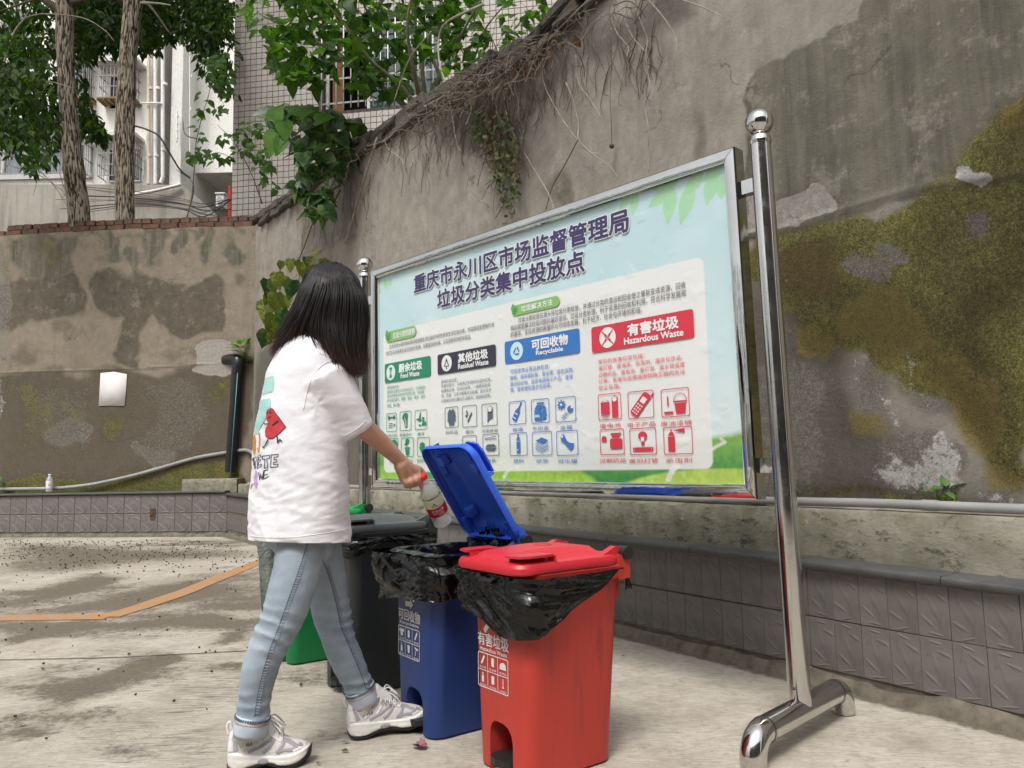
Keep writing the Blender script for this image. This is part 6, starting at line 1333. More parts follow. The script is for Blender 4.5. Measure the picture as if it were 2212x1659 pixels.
M_REDB, M_REDL = plastic('orange_red_bin_plastic', (.49,.043,.030), .44, .85), plastic('red_lid_plastic', (.57,.024,.038), .36, .15)
M_BLUB, M_BLUL = plastic('navy_blue_bin_plastic', (.014,.040,.175), .42, .2), plastic('bright_blue_lid_plastic', (.035,.135,.78), .36, .1)
M_GRYB, M_GRYL = plastic('dark_grey_bin_plastic', (.032,.036,.040), .42, .3), plastic('grey_lid_plastic', (.095,.105,.105), .38, .2)
M_GRNB, M_GRNL = plastic('green_bin_plastic', (.004,.16,.045), .42, .2), plastic('bright_green_lid_plastic', (.015,.29,.07), .4, .1)
red = bin_('pedal_bin', (-.133, 2.531), 1.01, M_REDB, M_REDL, 'red hazardous waste pedal bin with closed lid over a black liner')
blu = bin_('pedal_bin', (-.445, 2.917), 1.02, M_BLUB, M_BLUL, 'blue recyclables pedal bin with its lid standing open', lid_up=R(58))
gry = bin_('pedal_bin', (-.838, 3.431), 1.10, M_GRYB, M_GRYL, 'dark grey pedal bin with closed grey lid beside the blue one')
grn = bin_('pedal_bin', (-1.227, 3.962), 1.15, M_GRNB, M_GRNL, 'green pedal bin mostly hidden behind the person in white')
# liners: a skirt of film over the rim
def liner(B, drop, mat, seed, out=.018, t0=0.0, t1=1.0, inside=False, zoff=-.012, name='bin_liner', wr_=1.0, flare=0.0):
    root, b, L, front, sc, H, D = B; rows = 26; cols = 220; w, l, s_ = sc(H); P = rr2(w+.03, l+.03, .05, 10); pts = [Vector(p) for p in P]; pts.append(pts[0]); cum = [0]
    for a, c in zip(pts, pts[1:]): cum.append(cum[-1]+(c-a).length)
    tot = cum[-1]; vs = []
    def per(t):
        q = (t % 1.0)*tot
        for i in range(len(cum)-1):
            if cum[i] <= q <= cum[i+1]:
                f = (q-cum[i])/max(1e-9, cum[i+1]-cum[i]); p = pts[i].lerp(pts[i+1], f); d = (pts[i+1]-pts[i]).normalized(); return p, Vector((d.y, -d.x))
        return pts[0], Vector((1, 0))
    for i in range(cols+1):
        t = t0+(t1-t0)*i/cols; p, n = per(t); dr = drop(p.x/(w/2), p.y/(l/2))
        for j in range(rows+1):
            f = j/rows; z = H+zoff-dr*f; ww, ll, ss = sc(max(0, z)); q = Vector((p.x*(ww/w), p.y*(ll/l)))
            A_ = .5+.5*math.sin(math.pi*min(1, f*1.15)); n1 = mnoise.noise(Vector((t*11+seed, f*1.1, seed))); n2 = mnoise.noise(Vector((t*18+f*4+seed, f*2-t*4, 3))); n3 = abs(mnoise.noise(Vector((t*13-f*3.2+seed, f*1.4+t*4, 9)))); n4 = abs(mnoise.noise(Vector((t*38+f*6, f*1.4, seed))))
            k = out*(.55+.6*A_)+wr_*(.012*n1*A_+.006*n2+.026*(.30-n3)+.006*(.35-n4)*(1.3-f))*min(1, .35+dr*5); k *= min(1, .25+dr*12); k += flare*max(0, -p.x/(w/2))*max(0, -p.y/(l/2))*(1-.6*f)
            zz_ = z+.010*mnoise.noise(Vector((t*12+seed, 2, f*3)))*f
            vs.append(L(q.x+n.x*max(.003, k), q.y+ss+n.y*max(.003, k), zz_))
    fs = [(i*(rows+1)+j, (i+1)*(rows+1)+j, (i+1)*(rows+1)+j+1, i*(rows+1)+j+1) for i in range(cols) for j in range(rows)]; g = MB(); g.add(vs, fs)
    # turned over the rim and, where open, down inside
    if inside:
        vs = []; R_ = 12
        for i in range(cols+1):
            t = t0+(t1-t0)*i/cols; p, n = per(t)
            for j in range(R_+1):
                f = j/R_; z = H+zoff+.012*math.sin(math.pi*min(1, f*3))-(.42*max(0, f-.15)); k = .015-.055*min(1, f*4)-.05*f+.014*mnoise.noise(Vector((t*30, f*6, 5)))
                if f > .1: z += .010*mnoise.noise(Vector((t*22, f*3, 8)))
                ww, ll, ss = sc(max(0.05, min(H, z))); q = Vector((p.x*(ww/w), p.y*(ll/l))); vs.append(L(q.x+n.x*k, q.y+ss+n.y*k, z))
        g.add(vs, [(i*(R_+1)+j, i*(R_+1)+j+1, (i+1)*(R_+1)+j+1, (i+1)*(R_+1)+j) for i in range(cols) for j in range(R_)])
        n0 = [L(*p) for p in ((w*.3, l*.3, .22), (-w*.3, l*.3, .21), (-w*.3, -l*.3, .2), (w*.3, -l*.3, .23))]; g.add(n0, [(0,1,2,3)])
    return obj(name, g, mat, root, smooth=True)
def drop_red(x, y):                                                # x -1 left .. 1 near side, y -1 front .. 1 back
    if y < -.9: return .125+.045*max(0, min(1, (x+1)/1.3))+.010*math.sin(x*3)
    if x > .5: return max(.004, .172*(1-(y+1)/1.86)**.95) if y < .86 else .004
    return max(.02, .125*(1-(y+1)/2.2))
liner(red, drop_red, M_BAG, 3, flare=.025)
def drop_blu(x, y):
    if y < -.9: return .155-.012*x
    if x > .5: return max(.03, .145-.06*(y+1))
    return .15-.03*(y+1)
liner(blu, drop_blu, M_BAG, 11, out=.036, inside=True, zoff=.004, wr_=1.2, flare=.035)
liner(gry, lambda x, y: .055+.03*math.sin(x*5+y*3), M_BAG, 17, zoff=-.02)
liner(grn, lambda x, y: .07 if x > -.5 else .10, M_BAGW, 23, zoff=-.02)
# film pulled up to the hinge of the open lid
root, b, L, front, sc, H, D = blu
g = MB(); vs = []; nI, nJ = 26, 12
for i in range(nI+1):
    s_ = i/nI*2-1
    for j in range(nJ+1):
        t = j/nJ; base = L(s_*.135, .10+.02*math.sin(s_*5), H-.02); mid = L(s_*.12, .185, H+.03); top = D(s_*.085*(.9), -.035, -.03)+Vector((0, 0, .03*(1-abs(s_))))
        p = base.lerp(mid, min(1, t*2)) if t < .5 else mid.lerp(top, (t-.5)*2); vs.append(p+Vector((mnoise.noise(Vector((s_*7, t*5, 1))), mnoise.noise(Vector((s_*7, t*5, 4))), mnoise.noise(Vector((s_*8, t*5, 7)))))*.022)
g.add(vs, [(i*(nJ+1)+j, (i+1)*(nJ+1)+j, (i+1)*(nJ+1)+j+1, i*(nJ+1)+j+1) for i in range(nI) for j in range(nJ)]); obj('liner_flap', g, M_BAG, root, smooth=True)
# knotted tail of the red liner at the back corner
root, b, L, front, sc, H, D = red
g = MB(); rnd = random.Random(5)
for i in range(16):
    p = L(.165+rnd.uniform(-.004,.004), .205+rnd.uniform(-.006,.006), H-.02); g.tube([p, p+Vector((.012, .004, -.02)), p+Vector((.016+rnd.uniform(-.008,.012), rnd.uniform(-.01,.01), -.05-rnd.uniform(0, .015)))], [.004, .003, .0025], 4)
obj('liner_tail', g, M_BAG, root, smooth=True)
# torn whitish film hanging on the green bin's left side
root, b, L, front, sc, H, D = grn
g = MB(); vs = []; P = [(0, .0, .16), (.08, .0, .155), (.16, .012, .135), (.30, .02, .125), (.42, .03, .10), (.50, .035, .07), (.54, .05, .035), (.58, .055, .012)]
for i, (dz_, a, w_) in enumerate(P):
    for j in range(7):
        s_ = j/6; q = L(-.185-.01*math.sin(j*1.7+i), -.24+a+w_*s_, H-.05-dz_); vs.append(q+Vector((0, 0, .01*mnoise.noise(Vector((i, j, 0)))))+BA*.012*math.sin(j*2.1+i*.8))
g.add(vs, [(i*7+j, (i+1)*7+j, (i+1)*7+j+1, i*7+j+1) for i in range(len(P)-1) for j in range(6)]); obj('torn_film', g, M_BAGW, root, smooth=True)
g = MB(); vs = []
for i in range(13):
    for j in range(7): a = -1.1+2.2*i/12; vs.append(L(-.17-.03*math.cos(a)*math.sin(math.pi*j/6), -.10+.16*math.sin(a), H-.02-.07*j/6*math.cos(a*.8)+.006*mnoise.noise(Vector((i, j*2, 3)))))
g.add(vs, [(i*7+j, (i+1)*7+j, (i+1)*7+j+1, i*7+j+1) for i in range(12) for j in range(6)]); obj('liner_bulge', g, M_BAGW, root, smooth=True)
# printing on the bin fronts
M_SCR = NT('worn_white_screen_print', .5); m = M_SCR; m.base(m.mix(m.ramp(m.noise(90, 4, .8), [(.55, 0), (.68, .6)]), (.66,.65,.64), (.35,.30,.32))); M_SCR = m.m
def bprint(B, cn, en, sym, zt, x0, x1, cells):
    root, b, L, front, sc, H, D = B; w = x1-x0
    def put(vs, fs, X, Z, W_, H_, k=.0016): g = MB(); g.add([front(X+x*W_, Z+y*H_, k) for x, y in vs], fs); obj('lettering', g, M_SCR, b)
    def poly(P, k=.0016, nm='print_mark'): g = MB(); g.add([front(x, z, k) for x, z in P], [tuple(range(len(P)))]); obj(nm, g, M_SCR, b)
    v, f = text_mesh(cn, .0)
    for i, (dx, dz_) in enumerate(((0, 0), (.0012, 0), (-.0012, 0), (0, .0010))): put(v, f, x0+dx, zt+dz_, w, .040, .0016+.0003*i)
    v, f = text_mesh(en, .012); put(v, f, x0+w*.06, zt-.0165, w*.88, .0125)
    bx0, bx1, bz1, bz0 = x0-.002, x1-.004, zt-.022, zt-.128; t = .0028
    P = [(x, z) for x, z in rrect(bx0, bx1, bz0, bz1, .008, 4)]; Q = rrect(bx0+t, bx1-t, bz0+t, bz1-t, .006, 4); n = len(P); g = MB(); g.add([front(x, z, .0016) for x, z in P+Q], [(i, (i+1) % n, n+(i+1) % n, n+i) for i in range(n)])
    for i in (1, 2): xx = bx0+(bx1-bx0)*i/3; g.add([front(x, z, .0019) for x, z in ((xx-t*.4, bz0), (xx+t*.4, bz0), (xx+t*.4, bz1), (xx-t*.4, bz1))], [(0,1,2,3)])
    zz = (bz0+bz1)/2; g.add([front(x, z, .0022) for x, z in ((bx0, zz-t*.4), (bx1, zz-t*.4), (bx1, zz+t*.4), (bx0, zz+t*.4))], [(0,1,2,3)]); obj('print_grid', g, M_SCR, b)
    cw, ch = (bx1-bx0)/3, (bz1-bz0)/2
    for i, (shape, cap) in enumerate(cells):
        cx, cz = bx0+cw*(i % 3+.5), bz1-ch*(i//3+.42); poly([(cx+(x-.5)*cw*.8, cz+(y-.5)*ch*.62) for x, y in shape], .0019, 'pictogram')
        v, f = text_mesh(cap); put(v, f, cx-cw*.34, bz1-ch*(i//3+1)+ch*.08, cw*.68, ch*.13, .0019)
    if sym == 'tri':
        cx, cz, r = (x0+x1)/2, zt+.086, .050
        for a in (90, 210, 330):
            p = Vector((cx+r*math.cos(R(a)), cz+r*math.sin(R(a)))); q = Vector((cx+r*math.cos(R(a+120)), cz+r*math.sin(R(a+120)))); d = (q-p).normalized(); n_ = Vector((-d.y, d.x))
            s_ = p.lerp(q, .16); e = p.lerp(q, .60); h = p.lerp(q, .84); poly([tuple(s_+n_*.009), tuple(s_-n_*.009), tuple(e-n_*.009), tuple(e+n_*.009)]); poly([tuple(e+n_*.019), tuple(e-n_*.017), tuple(h)], .0021)
    else:
        cx, cz = (x0+x1)/2, zt+.092
        for a in (45, 135, 225, 315):
            d = Vector((math.cos(R(a)), math.sin(R(a)))); n_ = Vector((-d.y, d.x)); c = Vector((cx, cz)); poly([tuple(c+d*.068+n_*.008), tuple(c+d*.068-n_*.008), tuple(c+d*.030-n_*.008), tuple(c+d*.030+n_*.008)]); poly([tuple(c+d*.032+n_*.018), tuple(c+d*.032-n_*.018), tuple(c+d*.012)], .0021)
tube_ = rot(rrect(.42, .62, .05, .95, .1, 3), -25); can = rrect(.34, .68, .1, .9, .1, 3); btl = [(.36,.05),(.64,.05),(.64,.55),(.55,.7),(.55,.95),(.45,.95),(.45,.7),(.36,.55)]
shirt_ = [(.3,.1),(.7,.1),(.7,.6),(.85,.5),(.95,.7),(.7,.92),(.58,.82),(.42,.82),(.3,.92),(.05,.7),(.15,.5),(.3,.6)]; cup = [(.36,.1),(.64,.1),(.72,.9),(.28,.9)]; ham = rot([(.46,.05),(.54,.05),(.54,.7),(.8,.7),(.8,.9),(.2,.9),(.2,.74),(.46,.7)], -15); pile = [(.1,.15),(.9,.15),(.85,.6),(.6,.8),(.35,.72),(.15,.6)]; thm = [(.42,.1),(.58,.1),(.60,.2),(.54,.26),(.54,.95),(.46,.95),(.46,.26),(.40,.2)]
bprint(red, '有害垃圾', 'Hazaedous Waste', 'x', .362, -.118, .048, [(tube_, '废灯管'), (can, '废油漆桶'), (pile, '废药品'), (btl, '废化妆品'), (can, '废电池'), (thm, '水银温度计')])
bprint(blu, '可回收物', 'Recyclable', 'tri', .372, -.116, .044, [(shirt_, '旧衣服'), (can, '易拉罐'), (tube_, '玻璃'), (btl, '塑料'), (cup, '纸杯'), (ham, '金属')])
bprint(gry, '其他垃圾', 'Residual Waste', 'tri', .36, -.105, .055, [(pile, '尘土'), (cup, '纸杯'), (can, '纸巾'), (btl, '陶瓷'), (pile, '烟头'), (can, '餐具')])
# litter on the ground
g = MB(); rnd = random.Random(9); c = gnd(908, 1616, 0)
for i in range(7):
    a = i*.9; d = Vector((math.cos(a), math.sin(a), 0)); s_ = Vector((-d.y, d.x, 0)); L_ = rnd.uniform(.02, .034); h = rnd.uniform(.008, .03)
    g.add([c+Vector((0,0,.004)), c+d*L_*.5+s_*.014+Vector((0,0,h)), c+d*L_+Vector((0,0,h*.8)), c+d*L_*.5-s_*.014+Vector((0,0,h*.6))], [(0,1,2,3)])
obj('fallen_flower', g, simple('mauve_petal', (.25,.09,.12), .7, var=.4, vs=60), smooth=True, label='crumpled mauve flower lying on the concrete before the blue bin', cat='flower')
bm = bmesh.new(); bmesh.ops.create_icosphere(bm, subdivisions=1, radius=1); sd_me = bpy.data.meshes.new('berry')
for v in bm.verts: v.co *= random.uniform(.8, 1.15)
bm.to_mesh(sd_me); bm.free(); m = NT('fallen_berry_skin', .7); oi = m.n('ObjectInfo'); m.base(m.ramp(oi.outputs['Random'], [(0, (.035,.012,.010)), (.8, (.06,.02,.015)), (.9, (.25,.15,.07)), (1, (.36,.26,.15))])); sd_me.materials.append(m.m); sd_me.shade_smooth()
rnd = random.Random(77); pts = []
while len(pts) < 640:
    r_ = rnd.random()
    if r_ < .88: x, y = rnd.uniform(-20, 560), 1164+abs(rnd.gauss(0, 34))
    elif r_ < .97: x, y = rnd.uniform(-20, 560), rnd.uniform(1180, 1420)
    else: x, y = rnd.uniform(-20, 1000), rnd.uniform(1300, 1600)
    if y < 1166+max(0, x-440)*.22: continue
    pts.append(gnd(x, y, .004))
pts.sort(key=lambda p: p.length); stuff = MB(); bv = [v.co.copy() for v in sd_me.vertices]; bf = [tuple(p.vertices) for p in sd_me.polygons]
for i, p in enumerate(pts):
    s_ = rnd.uniform(.005, .0098)*(1.0 if p.y > 6 else .8); M = Matrix.Translation(p+Vector((0, 0, s_*.3))) @ Matrix.Rotation(rnd.uniform(0, 6), 4, 'Z') @ Matrix.Diagonal((s_*1.25, s_, s_*.8, 1))
    if i < 300: inst('fallen_berry', sd_me, M, None, label='small dry dark berry fallen on the yard concrete', cat='berry', group='dry berries scattered over the concrete')
    else: stuff.add([M @ v for v in bv], bf)
obj('fallen_berries', stuff, m.m, kind='stuff', smooth=True, label='dry berries strewn along the foot of the left planter', cat='berries')
g = MB()
for i in range(16):
    x, y = (rnd.uniform(0, 1700), rnd.uniform(1230, 1650)); c = gnd(x, y, .004); a = rnd.uniform(0, 6); d = Vector((math.cos(a), math.sin(a), 0)); s_ = Vector((-d.y, d.x, 0)); L_ = rnd.uniform(.008, .02)
    g = MB(); g.add([c-d*L_, c+s_*L_*.5+Vector((0,0,.006)), c+d*L_+Vector((0,0,.003)), c-s_*L_*.5+Vector((0,0,.002))], [(0,1,2,3)]); obj('leaf_scrap', g, ML_DRY, label='tiny dry brown leaf scrap lying on the concrete', cat='leaf', group='leaf scraps on the concrete')
# seedlings
def seedling(loc, s_, n, mat, label, tilt=0, seed=1):
    t = thing('seedling', loc, label, 'plant'); rnd = random.Random(seed); g = MB(); specs = []
    for i in range(3): branch(g, [loc, loc+Vector((.03*(i-1), -.01, s_*.25)), loc+Vector((.07*(i-1)*s_*4, -.03, s_*.5))], .004, .002, 5, 4)
    obj('stem', g, M_STEMG, t, smooth=True)
    for i in range(n):
        a = 2*math.pi*i/n+rnd.uniform(-.3, .3); h = s_*(.28+.3*(i % 3)/2); specs.append((loc+Vector((.02*math.cos(a), -.02, h)), Vector((math.cos(a), -.35+.5*math.sin(a), .35-.3*(i % 2))), Vector((rnd.uniform(-.2,.2), -.3, 1)), s_*rnd.uniform(.45, .62)))
    put_leaves(specs, 'ovate', mat, t, 300, rs=seed); return t
seedling(wr(.36, KW-.03, .71), .155, 9, ML_FRESH, 'fresh green seedling rooted at the foot of the mossy wall on the right', seed=2)
seedling(lw(520, 775, .10), .36, 11, ML_FRESH, 'leafy green seedling growing on top of the black drainpipe elbow', seed=4)
seedling(lw(527, 790, .06), .22, 12, ML_HEART, 'small dark green tuft behind the drainpipe elbow', seed=5)
seedling(lw(4, 1058, .10), .25, 6, ML_FRESH, 'green seedling at the far left end of the planter', seed=7)
seedling(gnd(88, 1150, .0)+LN3*.04, .12, 7, ML_FRESH, 'small weed growing at the foot of the left planter tiles', seed=8)
# ================================================================ PERSON
def union(parts, voxel, smooth_it=6, fac=.5):
    """parts: MB of overlapping closed shapes -> one continuous mesh"""
    me = newmesh('u', parts); bm = bmesh.new(); bm.from_mesh(me); bmesh.ops.recalc_face_normals(bm, faces=bm.faces); bm.to_mesh(me); bm.free()
    r = evaluated(me, [('REMESH', dict(mode='VOXEL', voxel_size=voxel, adaptivity=0.0)), ('SMOOTH', dict(factor=fac, iterations=smooth_it))]); return r
def ell(c, ax, ay, rx, ry, n=24, nrm=None): return [Vector(c)+Vector(ax)*rx*math.cos(2*math.pi*k/n)+Vector(ay)*ry*math.sin(2*math.pi*k/n) for k in range(n)]
def limb(g, P, rad, n=20, seg=6, flat=None):
    Q = bez(P, seg); rr = np.interp(np.linspace(0, 1, len(Q)), np.linspace(0, 1, len(rad)), rad); g.tube(Q, list(rr), n)
    g.sphere(Q[0], rr[0], 16, 10); g.sphere(Q[-1], rr[-1], 16, 10); return Q
def displace(me, fn):
    nv = len(me.vertices); co = np.empty(nv*3); me.vertices.foreach_get('co', co); no = np.empty(nv*3); me.vertices.foreach_get('normal', no); co = co.reshape(-1, 3); no = no.reshape(-1, 3)
    d = fn(co, no); me.vertices.foreach_set('co', (co+no*d[:, None]).ravel()); me.update()
person = thing('person', gnd(640, 1640, 0), 'person with long black hair, white printed T-shirt and light jeans, dropping a bottle', 'person')
FW, RT = Vector((.807, .59, 0)), Vector((.59, -.807, 0))           # the way they face; their right
Z3 = Vector((0, 0, 1))
# --- body: head, neck, torso, arms and legs as one continuous skin
SH = at(703, 800, 2.50); EL = at(779, 915, 2.60); WR = at(869, 999, 2.735); HD = at(712, 672, 2.635)
body = MB()
body.sphere(HD, .098, 24, 16, sc=(.92, 1.08, 1.15)); body.sphere(HD+FW*.05-Z3*.045, .062, 20, 12, sc=(1, 1, 1)); 
tip = HD+FW*.112-Z3*.035; body.tube([HD+FW*.09+Z3*.012, tip, HD+FW*.09-Z3*.05], [.009, .014, .010], 10)                       # nose
for s_ in (-1, 1): body.sphere(HD+RT*s_*.088-Z3*.01, .022, 12, 8, sc=(.5, .9, 1.3))
body.tube([HD+FW*.088-Z3*.072-RT*.02, HD+FW*.097-Z3*.072, HD+FW*.088-Z3*.072+RT*.02], [.006, .009, .006], 8)
NK = at(672, 735, 2.62); HIP = at(648, 1150, 2.62)
limb(body, [HD-FW*.03-Z3*.05, NK+Z3*.01, NK-Z3*.06], [.055, .052, .07])
limb(body, [NK-Z3*.07, NK.lerp(HIP, .35), NK.lerp(HIP, .6), HIP+Z3*.03, HIP+Z3*.0], [.09, .115, .10, .095, .09])
limb(body, [NK-Z3*.08+RT*.02, SH-RT*.03-Z3*.012, SH.lerp(EL, .5)-RT*.006, EL, EL.lerp(WR, .45), WR], [.05, .043, .041, .0375, .033, .0235])
LSH = NK-Z3*.06-RT*.15; limb(body, [NK-Z3*.06, LSH, LSH-Z3*.15-FW*.01, LSH-Z3*.28-FW*.015, LSH-Z3*.31+FW*.06+RT*.03, LSH-Z3*.32+FW*.09+RT*.12], [.06, .05, .042, .036, .030, .022])
lw_ = LSH-Z3*.32+FW*.09+RT*.12
for k in range(5):
    d = (RT*.9+FW*.05-Z3*.3+Z3*(.05*(k-2))).normalized(); limb(body, [lw_+Z3*.014*(k-2), lw_+d*.07+Z3*.016*(k-2), lw_+d*.12+Z3*.016*(k-2)-FW*.02], [.012, .009, .007], 8, 3)
# right hand: palm and five fingers closing on the bottle neck
C2 = lambda x, y: ((1400+x/4.424)/1.823, (1750+y/4.424)/1.823)
def h2(x, y, Y): return at(*C2(x, y), Y)
for a, b, r0, r1 in (((830,330,2.735),(1075,500,2.775),.024,.017), ((800,350,2.725),(960,560,2.755),.022,.015), ((770,380,2.72),(830,600,2.735),.021,.0145), ((850,320,2.745),(1010,470,2.785),.021,.018), ((800,330,2.73),(900,560,2.75),.022,.016)):
    limb(body, [h2(*a), h2(*b)], [r0, r1], 12, 4)
FING = [([(1090,490,2.775),(1120,590,2.765),(1145,700,2.775),(1160,800,2.79)], [.0115,.0098,.0092,.0075]),          # index along the shoulder of the bottle
        ([(1040,540,2.762),(1065,620,2.752),(1050,700,2.765),(1010,715,2.785)], [.0112,.010,.0092,.008]),
        ([(930,580,2.748),(975,650,2.738),(965,730,2.752),(930,735,2.775)], [.0108,.0096,.009,.008]),
        ([(830,610,2.735),(880,670,2.728),(885,735,2.742),(860,720,2.765)], [.010,.0088,.0082,.0072]),
        ([(1010,400,2.785),(1100,420,2.80),(1165,475,2.81),(1212,538,2.812)], [.0135,.012,.0102,.0078])]               # thumb over the far side
for P, rr in FING: limb(body, [h2(*p) for p in P], rr, 12, 5)
for (P, w) in (((SH, 0), 0),): pass
bme = union(body, .0042, 3, .4)
M_SKIN = NT('skin', .48, spec=.4); m = M_SKIN; n = m.noise(18, 5, .6); m.base(m.ramp(n, [(.3, (.46,.255,.175)), (.7, (.54,.315,.225))])); m.bump(m.noise(160, 3), .12, .001, m.bump(m.noise(40, 4), .12, .002)); m.b.inputs['Subsurface Weight'].default_value = .12; m.b.inputs['Subsurface Radius'].default_value = (.02, .008, .004); m.b.inputs['Subsurface Scale'].default_value = .3; M_SKIN = m.m
bo = obj('body', bme, M_SKIN, person, smooth=True)
g = MB()
for P, rr in FING: e = h2(*P[-1]); e0 = h2(*P[-2]); d = (e-e0).normalized(); g.sphere(e+d*.003-Vector((0, .004, 0)), .0048, 8, 6, sc=(1, .7, 1.2))
obj('nail', g, simple('nail', (.60,.36,.30), .3, var=.03), bo, smooth=True)
for s_ in (-1, 1):
    g = MB(); g.sphere(HD+FW*.092+RT*s_*.032+Z3*.0, .0125, 14, 10); e = obj('eye', g, simple('eye_white', (.7,.68,.66), .2, var=.02), bo, smooth=True)
    g = MB(); g.sphere(HD+FW*.0995+RT*s_*.032-Z3*.002, .0062, 10, 8); obj('pupil', g, simple('pupil', (.02,.012,.01), .2), e if False else bo, smooth=True)

# --- T-shirt
sh = MB(); rings = []
for (xc, y, w, d, Y) in ((646,1230,.208,.147,2.62), (646,1175,.208,.147,2.62), (646,1120,.207,.146,2.62), (646,1050,.205,.144,2.62), (647,980,.202,.141,2.62), (649,910,.196,.136,2.62), (653,850,.184,.127,2.615), (657,805,.180,.118,2.61), (662,775,.165,.104,2.61), (668,750,.138,.092,2.61), (671,733,.105,.078,2.61), (673,722,.072,.066,2.61), (674,714,.060,.060,2.61)):
    rings.append(ell(at(xc, y, Y), RT, FW, w, d, 40))
sh.loft(rings)
# sleeve: drops off the shoulder towards the hand
sA, sB, sC = at(692, 808, 2.50), at(728, 870, 2.525), at(766, 931, 2.565); d = (sC-sA).normalized(); s1 = d.cross(Vector((0, 1, 0))).normalized(); s2 = d.cross(s1)
rings = [ell(at(680, 800, 2.53), s1, s2, .070, .070), ell(sA, s1, s2, .088, .075), ell(sA.lerp(sB, .5), s1, s2, .086, .070), ell(sB, s1, s2, .080, .062), ell(sB.lerp(sC, .6), s1, s2, .074, .056), ell(sC, s1, s2, .0665, .055), ell(sC+d*.006, s1, s2, .0645, .053)]
sh.loft(rings); sh.sphere(at(695, 790, 2.53), .068, 20, 14); sh.sphere(at(688, 803, 2.54), .076, 20, 14)
lsA = LSH+Z3*.01; dl = (-Z3*.9+FW*.25).normalized(); a1 = dl.cross(RT).normalized(); a2 = dl.cross(a1); sh.loft([ell(lsA+Z3*.03+RT*.03, a1, a2, .07, .07), ell(lsA, a1, a2, .085, .075), ell(lsA+dl*.14, a1, a2, .08, .07), ell(lsA+dl*.25, a1, a2, .075, .065)]); sh.sphere(lsA+RT*.02, .08, 16, 12)
sme = union(sh, .0062, 9, .5)
def wr_shirt(co, no):
    out = np.zeros(len(co)); zz = co[:, 2]
    for i in range(len(co)):
        v = Vector(co[i]); low = min(1, max(0, (1.14-v.z)/.35)); q = Vector((v.x*1.0, v.y*1.0, v.z))
        a = mnoise.noise(Vector((v.x*9+2.0*v.z*4, v.y*9, v.z*7))); b = 1-2*abs(mnoise.noise(Vector((v.x*6-v.z*5, v.y*6+3, v.z*22+v.x*7)))); c = 1-2*abs(mnoise.noise(Vector((v.x*13+v.z*12, v.y*13, v.z*46-v.x*12)))); f1 = 1-2*abs(mnoise.noise(Vector((v.x*5+v.z*3.5, v.y*5-v.z*1.5, v.z*2+9))))
        # folds that run from the armpit down to the back
        ap = Vector((at(662, 880, 2.53))); r = (v-ap); dist = r.length; ang = math.atan2(r.z, r.x+.7*r.y); rad_ = .5+.5*math.sin(ang*6+dist*7+mnoise.noise(v*6)*2.2); rf = rad_*math.exp(-dist/.13)*.8*min(1, dist/.05)*(1 if v.z < ap.z+.03 else .35)
        out[i] = .0055*a+.0034*b*(.3+.7*low)+.0026*c*(.25+.75*low)+.0115*(f1-.3)*(.45+.55*low)+.0065*rf
    return out
displace(sme, wr_shirt)
bm = bmesh.new(); bm.from_mesh(sme); hz = at(646, 1168, 2.62)
bmesh.ops.bisect_plane(bm, geom=list(bm.verts)+list(bm.edges)+list(bm.faces), plane_co=hz, plane_no=(RT*.03+FW*-.07-Z3).normalized(), clear_outer=True)
bm.to_mesh(sme); bm.free()
sme = evaluated(sme, [('SOLIDIFY', dict(thickness=.0025, offset=-1.0))])
M_TEE = NT('white_cotton', .85, spec=.2); m = M_TEE; m.base(m.ramp(m.noise(3, 3), [(.3, (.70,.695,.735)), (.7, (.76,.755,.79))])); n = m.noise(19, 6, .65, dist=1.0); m.bump(m.noise(600, 2), .05, .0006, m.bump(n, .35, .006)); m.b.inputs['Sheen Weight'].default_value = .15; M_TEE = m.m
tee = obj('t_shirt', sme, M_TEE, person, smooth=True)
tco = [tee.data.vertices[i].co+wloc(tee) for i in range(len(tee.data.vertices))]; BVH = BVHTree.FromPolygons(tco, [tuple(p.vertices) for p in tee.data.polygons])
def on_surf(bvh, x, y, Y0, off=.0012, ref=None):
    """the point of the cloth met by a line from the yard through a photo point"""
    o = at(x, y, Y0-.6); d = (at(x, y, Y0)-o).normalized(); h = bvh.ray_cast(o, d)
    if h[0] is None: return None
    return h[0]+h[1]*off if h[1].dot(d) < 0 else h[0]-h[1]*off
